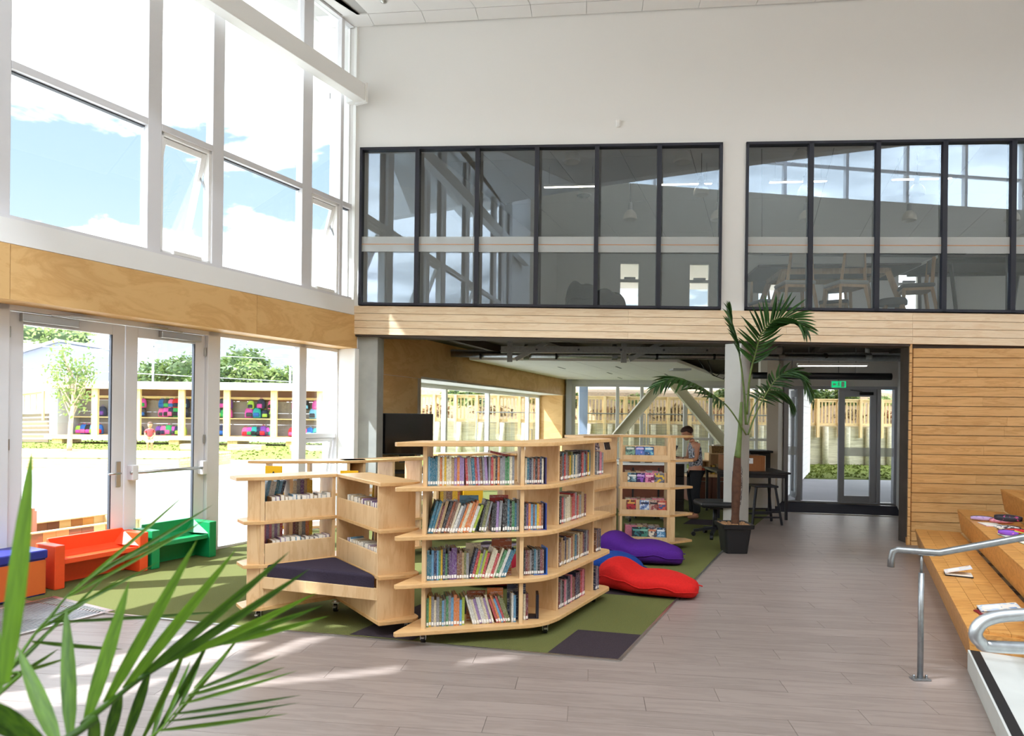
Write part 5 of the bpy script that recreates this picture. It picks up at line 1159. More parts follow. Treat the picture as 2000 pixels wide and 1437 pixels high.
# ================================================================ potted palm by the pillar
LEAFLET = MB()
_n_ = 7
for i in range(_n_):
    u = i / (_n_ - 1); w = 0.5 * (math.sin(math.pi * min(1, 0.12 + 0.88 * u ** 0.85)) ** 0.8) if i < _n_ - 1 else 0.0
    LEAFLET.v += [(u, -w, -0.30 * u * u + 0.10 * w), (u, 0, -0.30 * u * u - 0.10 * w), (u, w, -0.30 * u * u + 0.10 * w)]
for i in range(_n_ - 1):
    LEAFLET.f += [(3 * i, 3 * i + 3, 3 * i + 4, 3 * i + 1), (3 * i + 1, 3 * i + 4, 3 * i + 5, 3 * i + 2)]; LEAFLET.mi += [0, 0]
def leaflet_mesh(mat): return LEAFLET.mesh('leaflet', mat, True)
def smooth_path(pts, n):
    P = [Vector(p) for p in pts]; out = []
    seg = len(P) - 1
    for i in range(n + 1):
        u = i / n * seg; k = min(int(u), seg - 1); f = u - k
        p0, p1, p2, p3 = P[max(k - 1, 0)], P[k], P[k + 1], P[min(k + 2, seg)]
        out.append(0.5 * ((2 * p1) + (p2 - p0) * f + (2 * p0 - 5 * p1 + 4 * p2 - p3) * f * f + (3 * p1 - p0 - 3 * p2 + p3) * f ** 3))
    return out
def frond(plant, pts, n, length, width, mesh, stem_mat, start=0.25, up=(0, 0, 1), spread=0.9, droop=0.0, r0=0.014, seed=0, flat=0.25, lmax=None, curl=0.0, sides=(-1, 1)):
    r = random.Random(seed); path = smooth_path(pts, 28); m = len(path)
    st = MB().tube(path, [r0 * (1 - 0.82 * i / (m - 1)) for i in range(m)], 7).build('frond', stem_mat, plant, smooth=True)
    W = WM[plant].inverted(); up = Vector(up)
    for k in range(n):
        u = start + (1 - start) * (k + 0.5) / n; f = u * (m - 1); i = min(int(f), m - 2); p = path[i].lerp(path[i + 1], f - i)
        t = (path[min(i + 1, m - 1)] - path[max(i - 1, 0)]).normalized()
        sd = t.cross(up); sd = sd.normalized() if sd.length > 1e-4 else Vector((1, 0, 0)); nn = sd.cross(t).normalized()
        ln = length * (0.55 + 0.45 * math.sin(math.pi * min(1, 0.15 + 0.8 * (u - start) / (1 - start)))) * (1 - 0.25 * max(0, u - 0.8) / 0.2)
        for s in sides:
            a = spread * (1 - 0.55 * (u - start) / (1 - start)) + r.uniform(-0.1, 0.1)
            d = (t * math.cos(a) + sd * s * math.sin(a) + nn * (flat + r.uniform(-0.12, 0.12)) + Vector((0, 0, -droop * (0.6 + r.random() * 0.6)))).normalized()
            b = nn - d * nn.dot(d); b = b.normalized(); y = b.cross(d).normalized()
            l_ = ln * r.uniform(0.85, 1.08); w_ = width * r.uniform(0.85, 1.15)
            o = bpy.data.objects.new('leaflet', mesh); COL.objects.link(o); o.parent = st
            o.matrix_basis = W @ frame(p, d * l_, y * w_, b * l_ * (0.7 + curl + r.random() * 0.5))
    return st
LM = leaflet_mesh(M_leaf_dk)
palm = thing('potted_palm', 'tall potted kentia palm in a black plastic pot standing against the concrete pillar', 'plant', (2.76, 8.22, 0))
g = MB()
def rsq(h, z, c=(2.76, 8.22), e=0.22):
    return [(c[0] + h * math.copysign(abs(math.cos(a)) ** e, math.cos(a)), c[1] + h * math.copysign(abs(math.sin(a)) ** e, math.sin(a)), z) for a in [2 * math.pi * (k + 0.5) / 20 for k in range(20)]]
g.loft([rsq(0.13, 0.001), rsq(0.165, 0.30), rsq(0.195, 0.31), rsq(0.20, 0.355), rsq(0.185, 0.36), rsq(0.178, 0.335)]); g.build('pot', M_black, palm, bevel=0)
so = MB().prism([p[:2] for p in rsq(0.178, 0)], 0.33, 0.338).build('bark_chips', plain('bark_chips', 'b58d66', 0.95, 0, 0.5, 60, 0.9), palm)
g = MB(); rr = random.Random(5)
for k in range(90):
    a, b = rr.uniform(-0.165, 0.165), rr.uniform(-0.165, 0.165); g.box(2.76 + a - 0.012, 2.76 + a + 0.012, 8.22 + b - 0.008, 8.22 + b + 0.008, 0.338, 0.346 + rr.random() * 0.008)
g.build('bark_chip_mulch', MATS['bark_chips'], palm)['kind'] = 'stuff'
MB().tube(smooth_path([(2.77, 8.22, 0.33), (2.775, 8.22, 0.55), (2.785, 8.22, 0.95), (2.79, 8.22, 1.18)], 14), [0.052, 0.048, 0.05, 0.046, 0.047, 0.05, 0.052, 0.055, 0.056, 0.053, 0.05, 0.046, 0.044, 0.042, 0.04], 12).build('trunk', M_bark, palm, smooth=True)
MB().tube(smooth_path([(2.79, 8.22, 1.16), (2.815, 8.22, 1.45), (2.83, 8.22, 1.85)], 10), [0.042, 0.04, 0.036, 0.033, 0.03, 0.028, 0.026, 0.024, 0.021, 0.018, 0.015], 12).build('crownshaft', M_bark_gn, palm, smooth=True)
def px(u, v, y): return V((u - 1000) / 1300 * y, y, 1.65 + (817.5 - v) / 1300 * y)
frond(palm, [px(1458, 850, 8.2), px(1425, 800, 8.1), px(1395, 775, 8.0), px(1355, 752, 7.9), px(1315, 742, 7.8), px(1283, 756, 7.75)], 26, 0.32, 0.030, LM, M_bark_gn, 0.30, (0, -0.35, 1), 1.15, 0.22, 0.010, 1, 0.10)
frond(palm, [px(1457, 830, 8.22), px(1452, 760, 8.20), px(1442, 690, 8.15), px(1428, 640, 8.12), px(1424, 606, 8.1)], 26, 0.24, 0.022, LM, M_bark_gn, 0.45, (1, -0.6, 0), 0.38, 0.0, 0.016, 2, 0.1)
frond(palm, [px(1459, 810, 8.2), px(1463, 740, 8.1), px(1474, 690, 8.02), px(1486, 650, 7.95), px(1512, 624, 7.9), px(1545, 622, 7.85), px(1572, 642, 7.8)], 30, 0.36, 0.030, LM, M_bark_gn, 0.25, (0.15, -1, 0.25), 1.0, 0.05, 0.014, 3, 0.10)
frond(palm, [px(1461, 850, 8.2), px(1480, 800, 8.15), px(1508, 750, 8.1), px(1532, 729, 8.05), px(1560, 732, 8.0), px(1584, 772, 7.98)], 24, 0.30, 0.026, LM, M_bark_gn, 0.35, (0, -0.4, 1), 1.05, 0.25, 0.011, 4, 0.18)
frond(palm, [px(1460, 830, 8.22), px(1474, 790, 8.35), px(1500, 765, 8.5), px(1530, 768, 8.62), px(1550, 795, 8.7)], 20, 0.30, 0.026, LM, M_bark_gn, 0.3, (0, -0.6, 0.8), 1.0, 0.3, 0.010, 5, 0.1)

# palm close to the camera
LF = leaflet_mesh(M_leaf_fg)
fp = thing('near_palm', 'large leafy palm with long glossy leaflets close to the camera, lower left', 'plant', (-1.35, 0.55, 0))
MB().lathe([(0.17, 0.0), (0.2, 0.05), (0.23, 0.40), (0.25, 0.42), (0.25, 0.46), (0.22, 0.46), (0.21, 0.42)], (-1.35, 0.55, 0), 20).build('pot', M_black, fp)
MB().tube(smooth_path([(-1.35, 0.55, 0.4), (-1.34, 0.56, 0.6), (-1.32, 0.58, 0.75)], 8), 0.04, 10).build('trunk', M_bark, fp, smooth=True)
def pn(u, v, y): return V((u - 1000) / 1300 * y, y, 1.65 + (803 - v) / 1300 * y)
def blade(stem, a, b, w, ya, yb, bend=0.08, tw=0.0):
    """one long leaflet from a to b, given as points seen from the doorway and their distances"""
    p, q = pn(a[0] / 2.49, 860 + a[1] / 2.49, ya), pn(b[0] / 2.49, 860 + b[1] / 2.49, yb); d = q - p; l = d.length; d.normalize()
    view = ((p + q) / 2 - V(0, 0, 1.65)).normalized(); y = d.cross(view).normalized(); y = (y * math.cos(tw) + d.cross(y) * math.sin(tw)).normalized()
    if y.z < 0: y = -y
    b_ = d.cross(y).normalized()
    y2 = b_.cross(d).normalized()
    o = bpy.data.objects.new('leaflet', LF); COL.objects.link(o); o.parent = stem
    o.matrix_basis = WM[fp].inverted() @ frame(p, d * l, y2 * w * 0.74, b_ * l * bend * 3)
def rachis(pts, r0):
    P = [(-1.32, 0.6, 0.75)] + [pn(a / 2.49, 860 + b / 2.49, y) for a, b, y in pts]; path = smooth_path(P, 30)
    return MB().tube(path, [r0 * (1 - 0.8 * i / 30) for i in range(31)], 7).build('frond', M_leaf_fg, fp, smooth=True)
fa = rachis([(250, 1520, 1.10), (430, 1375, 1.18), (560, 1270, 1.26), (700, 1160, 1.34), (850, 1070, 1.42), (1020, 1000, 1.52), (1250, 945, 1.64), (1480, 880, 1.78)], 0.008)
for a, b, w, tw in (((360, 1437), (335, 800), 0.034, 0.1), ((440, 1360), (645, 680), 0.036, 0.15), ((530, 1280), (975, 480), 0.034, 0.2), ((620, 1210), (1165, 525), 0.032, 0.2), ((700, 1150), (1425, 540), 0.030, 0.3), ((790, 1100), (1520, 625), 0.028, 0.3), ((880, 1060), (1560, 740), 0.026, 0.4), ((980, 1015), (1590, 800), 0.024, 0.4), ((1100, 985), (1620, 850), 0.020, 0.4),
                  ((300, 1480), (100, 1020), 0.036, 0.1), ((480, 1340), (470, 1600), 0.030, 0.2), ((600, 1240), (520, 1560), 0.032, 0.2), ((735, 1140), (600, 1560), 0.030, 0.2), ((900, 1050), (700, 1500), 0.022, 0.4), ((1010, 1010), (760, 1480), 0.022, 0.5), ((1160, 970), (820, 1420), 0.016, 0.5)):
    f = min(1, max(0, (a[0] - 250) / 1230)); y = 1.12 + 0.64 * f; blade(fa, a, b, w, y, y + 0.10, 0.05, tw)
fb = rachis([(-60, 1300, 1.35), (60, 1130, 1.42), (175, 960, 1.50), (250, 870, 1.55), (350, 750, 1.60), (480, 640, 1.66), (650, 545, 1.74), (860, 420, 1.84)], 0.005)
for a, b, w in (((350, 750), (945, 240), 0.014), ((400, 700), (1060, 310), 0.014), ((330, 770), (1050, 370), 0.012), ((480, 640), (985, 415), 0.014), ((250, 890), (1160, 835), 0.012), ((170, 985), (640, 1030), 0.014), ((240, 880), (800, 590), 0.012), ((175, 960), (340, 780), 0.012), ((120, 1060), (560, 640), 0.012), ((60, 1130), (300, 900), 0.014), ((200, 930), (640, 655), 0.012), ((60, 1150), (380, 1060), 0.012), ((20, 1200), (330, 1010), 0.014)):
    f = min(1, max(0, (a[0] + 60) / 900)); y = 1.36 + 0.45 * f; blade(fb, a, b, w, y, y + 0.25, 0.06, 0.3)
fc = rachis([(-260, 1600, 0.92), (-120, 1400, 0.96), (10, 1240, 1.0)], 0.008)
for a, b, w in (((40, 1190), (165, 30), 0.036), ((-20, 1290), (290, 1530), 0.032), ((-60, 1330), (130, 1470), 0.034), ((10, 1240), (-60, 700), 0.030), ((-100, 1380), (-150, 900), 0.03)): blade(fc, a, b, w, 1.0, 1.08, 0.04, 0.1)
fd = rachis([(300, 1700, 1.2), (520, 1560, 1.3), (760, 1437, 1.42), (860, 1330, 1.52), (960, 1210, 1.60)], 0.005)
for a, b, w in (((960, 1215), (1385, 1040), 0.012), ((930, 1240), (1410, 1100), 0.014), ((900, 1280), (1470, 1118), 0.012), ((860, 1330), (1490, 1238), 0.012), ((830, 1365), (1485, 1275), 0.010), ((790, 1410), (1425, 1330), 0.014), ((960, 1205), (1160, 985), 0.012), ((890, 1290), (1010, 1030), 0.014), ((820, 1370), (950, 1060), 0.016), ((760, 1437), (860, 1100), 0.016), ((700, 1470), (1080, 1460), 0.012)):
    blade(fd, a, b, w, 1.5, 1.62, 0.06, 0.3)

# ================================================================ stepped timber seating and concrete stair
ML2 = ML
seat = thing('stepped_seating', 'oak stepped seating rising against the timber wall at the right of the walkway', 'seating', wl_(-0.2, 7.4))
TN, TF = 2.13, -2.42; D0, DD, RZ = 7.12, 0.46, 0.27
for k in range(5):
    y0 = D0 + k * DD; z1 = RZ * (k + 1); zb_ = RZ * k
    g = MB(ML)                                                          # riser, slightly raked
    g.add([(TF - k * 0.12, y0, z1 - 0.02), (TN, y0, z1 - 0.02), (TN, y0 + 0.018, z1 - 0.02), (TF - k * 0.12, y0 + 0.018, z1 - 0.02), (TF - k * 0.12, y0 + 0.045, zb_), (TN, y0 + 0.045, zb_), (TN, y0 + 0.063, zb_), (TF - k * 0.12, y0 + 0.063, zb_)], [(0, 1, 2, 3), (4, 7, 6, 5), (0, 4, 5, 1), (1, 5, 6, 2), (2, 6, 7, 3), (3, 7, 4, 0)])
    g.build('riser_board', M_oak, seat)
    for j in range(4):
        a, b = y0 + j * 0.119, y0 + (j + 1) * 0.119 - 0.002
        sp_ = -0.9 + ((j * 0.77 + k * 0.5) % 2.2)
        for t0_, t1_ in ((TF - k * 0.12, sp_ - 0.001), (sp_ + 0.001, TN)):
            MB(ML).box(t0_, t1_, a, b, z1 - 0.02, z1).build('tread_board', M_oak, seat)
    g = MB(ML); g.add([(TN, y0 + 0.03, 0), (TN, y0 + DD + 0.05, 0), (TN, y0 + DD + 0.05, z1 - 0.02), (TN, y0, z1 - 0.02), (TN + 0.018, y0 + 0.03, 0), (TN + 0.018, y0 + DD + 0.05, 0), (TN + 0.018, y0 + DD + 0.05, z1 - 0.02), (TN + 0.018, y0, z1 - 0.02)], [(0, 1, 2, 3), (4, 7, 6, 5), (0, 4, 5, 1), (1, 5, 6, 2), (2, 6, 7, 3), (3, 7, 4, 0)])
    g.build('end_panel', M_oak, seat)
stair = thing('concrete_stair', 'pale concrete stair with black nosing strips beside the stepped seating', 'stair', wl_(3, 7.4))
for k in range(7):
    y0 = 7.12 + k * 0.30
    MB(ML).box(TN + 0.02, 6.0, y0, y0 + 0.32 if k < 6 else y0 + 1.5, 0.135 * k, 0.135 * (k + 1)).build('step', M_conc_lt, stair)
    n_ = MB(ML); n_.box(TN + 0.03, 6.0, y0 + 0.012, y0 + 0.065, 0.135 * (k + 1), 0.135 * (k + 1) + 0.003); n_.build('nosing_strip', plain('nosing_%d' % k, '141416', 0.7, 0, 0.2, 90), stair)
r1 = thing('handrail', 'galvanised pipe handrail on one post at the foot of the concrete stair', 'handrail', (2.618, 4.237, 0))
path = [V(2.465, 4.31, 0.70), V(2.467, 4.31, 0.755), V(2.475, 4.305, 0.80), V(2.50, 4.295, 0.815), V(2.62, 4.235, 0.815), V(2.70, 4.19, 0.818), V(2.735, 4.175, 0.83), V(3.60, 3.725, 1.145), V(4.6, 3.205, 1.51)]
MB().tube(path, 0.0215, 12).build('rail', M_steel, r1, smooth=True)
MB().tube([(2.618, 4.237, 0.012), (2.618, 4.237, 0.68)], 0.0175, 12).build('post', M_steel, r1, smooth=True)
MB().tube([(2.618, 4.237, 0.68), (2.618, 4.237, 0.80)], 0.009, 8).build('post_pin', M_steel, r1, smooth=True)
MB(Matrix.Translation((2.618, 4.237, 0.0))).box(-0.055, 0.055, -0.03, 0.03, 0.0005, 0.012).build('base_plate', M_steel, r1, bevel=0.003)
for a in (-0.04, 0.04): MB().lathe([(0.008, 0.012), (0.008, 0.028), (0.004, 0.032)], (2.618 + a, 4.237, 0), 8).build('bolt', M_steel, r1)
MB().obb((2.60, 4.245, 0.797), (2.68, 4.2, 0.799), 0.03, 0.006).build('saddle', M_steel, r1)
r2 = thing('handrail', 'galvanised pipe rail end bending back in a loop, nearest the camera by the concrete stair', 'handrail', (2.5, 2.4, 0))
lp = [V(3.0, 2.02, 1.26), V(2.2, 2.33, 0.985), V(1.86, 2.40, 0.955), V(1.74, 2.42, 0.93), V(1.695, 2.42, 0.885), V(1.715, 2.42, 0.845), V(1.78, 2.42, 0.83), V(2.2, 2.40, 0.83), V(2.7, 2.38, 0.83)]
MB().tube(smooth_path(lp, 40), 0.0225, 12).build('rail', M_steel, r2, smooth=True)
MB().tube([(2.62, 2.39, 0.0), (2.62, 2.39, 0.82)], 0.018, 10).build('post', M_steel, r2, smooth=True)

# ================================================================ things lying on the steps
def notebook(lab, p, rz, base, cover, open_, w=0.21, h=0.15):
    t = thing('notebook', lab, 'notebook', p, rz)
    MB().box(-w / 2, w / 2, -h / 2, h / 2, 0, 0.012).build('back_cover', base, t, local=True, bevel=0.003)
    MB().box(-w / 2 + 0.004, w / 2 - 0.006, -h / 2 + 0.004, h / 2 - 0.004, 0.012, 0.02).build('pages', M_paper_w, t, local=True)
    m_ = WM[t] @ Matrix.Translation((-w / 2, 0, 0.021)) @ Matrix.Rotation(-open_, 4, 'Y')
    MB(m_).box(0, w, -h / 2, h / 2, 0, 0.005).build('front_cover', cover, t)
    MB(m_).box(0.03, w * 0.55, -h / 4, h / 3, 0.005, 0.006).build('page_print', M_paper_w, t); MB(m_).box(w * 0.6, w * 0.92, -h / 4, h / 5, 0.005, 0.006).build('picture_print', plain('print_%d' % len(MATS), 'e8ddd0', 0.7), t)
    return t
z1 = RZ + 0.001
notebook('black folder lying open with pale printed cover on the lowest timber step', wl_(0.35, 7.27, z1), -0.5, M_black, blotch('cover_pale', ['b8c4d6', 'd9dce4', 'e7d9cf', 'c2b6b0'], 12), 0.30)
notebook('blue and white booklet lying open on red spotted cloth, lowest step nearest the stair', wl_(1.62, 7.37, z1), -0.45, M_black, blotch('cover_blue', ['9db3cf', 'b9c7d8', 'e3dccf', '6f8fb8'], 12), 0.22, 0.24, 0.17)
tag(MB(ML @ Matrix.Translation((1.66, 7.30, z1)) @ Matrix.Rotation(0.3, 4, 'Z')).box(-0.06, 0.06, -0.07, 0.07, 0, 0.012).build('cloth_case', blotch('red_spots', ['b0202c', '7d1420', 'c93a44'], 60), bevel=0.005), 'red spotted cloth case under the open booklet on the lowest step', 'case')
z2 = 2 * RZ + 0.001
def pouch(lab, p, rz, L, W, H, mat, zip_=True):
    t = thing('pencil_case', lab, 'pencil case', p, rz)
    rings = []
    for i in range(9):
        u = i / 8; s = math.sin(math.pi * (0.08 + 0.84 * u)) ** 0.4; rings.append([((u - 0.5) * L, W / 2 * s * math.copysign(abs(math.cos(a)) ** 0.6, math.cos(a)), max(0.001, H / 2 + H / 2 * s * math.copysign(abs(math.sin(a)) ** 0.7, math.sin(a)))) for a in [2 * math.pi * k / 12 for k in range(12)]])
    MB().loft(rings).build('pouch', mat, t, local=True, smooth=True)
    if zip_: MB().tube([(r[3][0], r[3][1], r[3][2] + 0.002) for r in rings], 0.004, 5).build('zip', M_black, t, local=True)
    return t
def wl3(t, y, z): return wl_(t, y, z)
items = [('lilac fluffy pencil case at the wall end of the pile on the second step', -1.55, 7.70, 0.21, 0.075, 0.05, ['a98fc4', 'c4a9d6', '8b74ab'], 0.0), ('pink pencil case lying beside the lilac one on the second step', -1.42, 7.86, 0.22, 0.09, 0.06, ['d6788f', 'e79bab', 'b85a74'], 0.0),
         ('black pencil case with magenta edge lying over the pile on the second step', -1.20, 7.88, 0.24, 0.11, 0.07, ['1b1820', '26202b', 'a83a6a'], 0.05), ('white pencil case with small black dots in the pile on the second step', -0.86, 7.83, 0.2, 0.1, 0.05, ['e9e4df', 'd8d2cc', '3a3436', 'c98a8a'], 0.0),
         ('red pencil case with black base on the second step', -0.64, 7.84, 0.21, 0.09, 0.055, ['b81f24', 'd03030', '8a161c'], 0.0), ('magenta and purple furry pencil case on the teal folder, second step', -0.46, 7.76, 0.16, 0.06, 0.05, ['c23aa0', '8a4fc4', 'e070c0'], 0.01),
         ('grey blue translucent pencil box at the stair end of the pile on the second step', -0.26, 7.90, 0.2, 0.1, 0.045, ['7f93b0', '9fb0c6', '6a7f9f'], 0.01)]
for k, (lab, t_, y, L, W, H, cols, dz) in enumerate(items): pouch(lab, wl_(t_, y, z2 + dz), -0.5 + 0.3 * math.sin(k * 2.0), L, W, H, blotch('pouch_%d' % k, cols, 25))
for lab, t_, y, h in (('pink striped exercise book under the pencil cases on the second step', -1.22, 7.74, 'c98aa8'), ('light blue exercise book under the black pencil case on the second step', -1.0, 7.85, '6fa8cf'), ('teal folder under the furry pencil case on the second step', -0.45, 7.80, '3f9fb0'), ('dark green spiral book at the stair end of the second step', -0.16, 7.86, '1f6a5a')):
    e_ = thing('exercise_book', lab, 'book', M=ML @ Matrix.Translation((t_, y, z2)) @ Matrix.Rotation(0.2, 4, 'Z'))
    MB().box(-0.12, 0.12, -0.09, 0.09, 0, 0.004).build('cover', plain('exbook_%s' % h, h, 0.5), e_, local=True); MB().box(-0.118, 0.118, -0.088, 0.088, 0.004, 0.009).build('pages', M_paper_w, e_, local=True)
for k, (t_, y, c, lab) in enumerate(((-0.72, 8.0, M_black, 'black pen lying at the back of the pile on the second step'), (-0.32, 7.82, plain('lime_marker', 'c4d04a', 0.4), 'lime marker lying across the grey blue pencil box on the second step'))):
    b = thing('pen', lab, 'pen', wl_(t_, y, z2)); zz = 0.012 if k == 0 else 0.064
    MB(ML).tube([(t_ - 0.07, y - 0.02, z2 + zz), (t_ + 0.05, y + 0.03, z2 + zz)], 0.006, 7).build('barrel', c, b); MB(ML).tube([(t_ + 0.05, y + 0.03, z2 + zz), (t_ + 0.07, y + 0.038, z2 + zz)], [0.005, 0.002], 7).build('tip', M_label, b)
# ================================================================ people
def skin_mesh(name, V_, E_, R_, mat, parent, sub=2, root=0):
    me = bpy.data.meshes.new(name); me.from_pydata([tuple(v) for v in V_], E_, []); me.materials.append(mat)
    o = bpy.data.objects.new(name, me); COL.objects.link(o); o.parent = parent; WM[o] = WM[parent].copy()
    sk = o.modifiers.new('skin', 'SKIN'); sk.use_smooth_shade = True
    for i, d in enumerate(me.skin_vertices[0].data):
        r = R_[i]; d.radius = r if isinstance(r, tuple) else (r, r); d.use_root = (i == root)
    s = o.modifiers.new('soft', 'SUBSURF'); s.levels = sub; s.render_levels = sub
    return o
class Sk:
    def __init__(s): s.v = []; s.e = []; s.r = []
    def chain(s, pts, radii, start=None):
        prev = start
        for p, r in zip(pts, radii):
            s.v.append(p); s.r.append(r); i = len(s.v) - 1
            if prev is not None: s.e.append((prev, i))
            prev = i
        return prev
def hand(s, wrist_i, w, d, up, side, sc=1.0, curl=0.5):
    """palm, four fingers and a thumb along direction d"""
    d = Vector(d).normalized(); up = Vector(up).normalized(); sd = d.cross(up).normalized() * side; w = Vector(w)
    palm = s.chain([w + d * 0.045 * sc, w + d * 0.075 * sc], [(0.026 * sc, 0.014 * sc), (0.030 * sc, 0.012 * sc)], wrist_i)
    for k, l in enumerate((0.052, 0.062, 0.058, 0.045)):
        o = sd * (0.021 - 0.014 * k) * sc; b = w + d * 0.085 * sc + o
        s.chain([b, b + d * l * 0.5 * sc - up * 0.008 * curl * sc, b + d * l * (0.9 - 0.3 * curl) * sc - up * 0.035 * curl * sc], [0.0085 * sc, 0.008 * sc, 0.0065 * sc], palm)
    b = w + d * 0.03 * sc + sd * 0.024 * sc
    s.chain([b, b + (d * 0.7 + sd * 0.6) * 0.032 * sc, b + (d * 0.95 + sd * 0.35) * 0.056 * sc], [0.010 * sc, 0.0095 * sc, 0.007 * sc], wrist_i)
def head(parent, c, r, M, skin, hair, nod, hair_len=0.6, female=True):
    """skull with face features; M maps head axes (x forward, z up) to the parent's frame"""
    g = MB(M); rings = []
    prof = [(-1.02, 0.30, 0.16), (-0.92, 0.50, 0.18), (-0.72, 0.62, 0.12), (-0.42, 0.72, 0.06), (-0.1, 0.79, 0.0), (0.25, 0.83, -0.04), (0.58, 0.76, -0.07), (0.84, 0.55, -0.08), (1.0, 0.22, -0.08)]
    for z, w, sh in prof:
        rings.append([(r * (sh + w * 1.12 * math.cos(a)), r * w * 0.92 * math.sin(a), r * z) for a in [2 * math.pi * k / 16 for k in range(16)]])
    g.loft(rings); h = g.build('head', skin, parent, local=True, smooth=True, sub=1)
    n = MB(M); n.loft([[(r * (0.70), r * 0.05 * s_, r * 0.12) for s_ in (-1, 1, 0)], [(r * 0.98, r * 0.07 * s_, r * -0.16) for s_ in (-1, 1, 0)], [(r * 0.96, r * 0.14 * s_, r * -0.26) for s_ in (-1, 1, 0)], [(r * 0.76, r * 0.13 * s_, r * -0.30) for s_ in (-1, 1, 0)]]); n.build('nose', skin, h, local=True, smooth=True)
    for s_ in (-1, 1):
        MB(M).ball((r * 0.76, r * 0.27 * s_, r * 0.06), (r * 0.06, r * 0.10, r * 0.055), 8, 6).build('eye', M_label, h, local=True, smooth=True)
        MB(M).ball((r * 0.80, r * 0.27 * s_, r * 0.06), (r * 0.035, r * 0.05, r * 0.05), 8, 6).build('iris', M_black, h, local=True, smooth=True)
        MB(M).ball((r * -0.03, r * 0.80 * s_, r * -0.05), (r * 0.13, r * 0.05, r * 0.2), 8, 6).build('ear', skin, h, local=True, smooth=True)
        MB(M).obb((r * 0.79, r * 0.15 * s_, r * 0.20), (r * 0.72, r * 0.42 * s_, r * 0.19), 0.05 * r, 0.04 * r).build('eyebrow', hair, h, local=True)
    MB(M).obb((r * 0.80, -r * 0.2, -r * 0.52), (r * 0.80, r * 0.2, -r * 0.52), r * 0.05, r * 0.06).build('mouth', plain('lips_%d' % len(MATS), 'a45a50', 0.5), h, local=True)
    g = MB(M); rings = []
    for z, w, sh in [(-0.42 * hair_len - 0.1, 0.70, -0.16), (0.0, 0.86, -0.16), (0.35, 0.94, -0.10), (0.68, 0.86, -0.08), (0.95, 0.64, -0.08), (1.12, 0.26, -0.08)]:
        rr_ = []
        for k in range(16):
            a = 2 * math.pi * k / 16; fx = math.cos(a); cut = 1.0
            if z < 0.5 and fx > 0.35: cut = 0.72
            rr_.append((r * (sh + w * 1.13 * fx * cut), r * w * 0.96 * math.sin(a) * (cut if fx > 0.35 else 1), r * (z + 0.04 * math.sin(5 * a))))
        rings.append(rr_)
    g.loft(rings); g.build('hair', hair, h, local=True, smooth=True, sub=1)
    return h
# ---- woman reading at the desk
wm = Matrix.Translation((3.0, 10.9, 0.007)) @ Matrix.Rotation(math.radians(186), 4, 'Z')
pw = thing('person', 'woman with short brown hair in sleeveless floral top and black trousers reading at the desk', 'person', M=wm)
S = Sk(); pel = S.chain([V(-0.01, 0, 0.80)], [(0.125, 0.105)])
ch_ = S.chain([V(-0.02, 0, 0.93), V(-0.01, 0, 1.06), V(0.0, 0, 1.17), V(0.035, 0, 1.245), V(0.075, 0, 1.30)], [(0.105, 0.09), (0.115, 0.095), (0.115, 0.085), (0.052, 0.05), (0.046, 0.046)], pel)
for s_ in (-1, 1):
    S.chain([V(0.0, 0.075 * s_, 0.72), V(0.01, 0.08 * s_, 0.56), V(0.02, 0.085 * s_, 0.40), V(-0.01, 0.085 * s_, 0.24), V(-0.01, 0.085 * s_, 0.08), V(0.05, 0.09 * s_, 0.04), V(0.12, 0.095 * s_, 0.03)], [0.088, 0.076, 0.056, 0.052, 0.036, 0.034, 0.026], pel)
    w_ = S.chain([V(0.02, 0.14 * s_, 1.195), V(0.03, 0.175 * s_, 1.09), V(0.05, 0.19 * s_, 0.965), V(0.16, 0.16 * s_, 0.955), V(0.27, 0.115 * s_, 0.985)], [0.046, 0.042, 0.036, 0.033, 0.024], pel + 3)
    hand(S, w_, (0.27, 0.115 * s_, 0.985), (0.9, -0.35 * s_, 0.1), (0, 0, 1), -s_, 0.95)
skin_mesh('body', S.v, S.e, S.r, M_skin, pw)
T = Sk(); b_ = T.chain([V(-0.01, 0, 0.80), V(-0.02, 0, 0.92), V(-0.01, 0, 1.06), V(0.0, 0, 1.17), V(0.02, 0, 1.225)], [(0.155, 0.135), (0.130, 0.110), (0.135, 0.112), (0.128, 0.098), (0.075, 0.07)])
for s_ in (-1, 1): T.chain([V(0.015, 0.115 * s_, 1.215)], [0.042], 3)
M_floral = blotch('floral_print', ['20222e', '2a2d3c', 'c9ccd8', '1a1b26', 'e3e4ea'], 34, 0.8, 4)
skin_mesh('blouse', T.v, T.e, T.r, M_floral, pw)
T = Sk(); p0 = T.chain([V(-0.01, 0, 0.83)], [(0.130, 0.112)])
for s_ in (-1, 1): T.chain([V(0.0, 0.075 * s_, 0.72), V(0.01, 0.08 * s_, 0.56), V(0.02, 0.085 * s_, 0.40), V(-0.01, 0.085 * s_, 0.24), V(-0.01, 0.085 * s_, 0.075)], [0.100, 0.092, 0.076, 0.070, 0.062], p0)
skin_mesh('trousers', T.v, T.e, T.r, plain('black_trousers', '15161a', 0.9), pw)
for s_ in (-1, 1):
    T = Sk(); T.chain([V(-0.045, 0.085 * s_, 0.038), V(0.03, 0.088 * s_, 0.036), V(0.10, 0.093 * s_, 0.030), V(0.15, 0.095 * s_, 0.026)], [0.036, 0.038, 0.036, 0.024]); skin_mesh('shoe', T.v, T.e, T.r, plain('tan_shoe_%d' % s_, '9a6a4c', 0.6), pw)
head(pw, None, 0.105, Matrix.Translation((0.135, 0, 1.385)) @ Matrix.Rotation(math.radians(28), 4, 'Y'), M_skin, plain('brown_hair', '3b241c', 0.8, 0, 0.2, 40, 0.3), 0, 0.5)
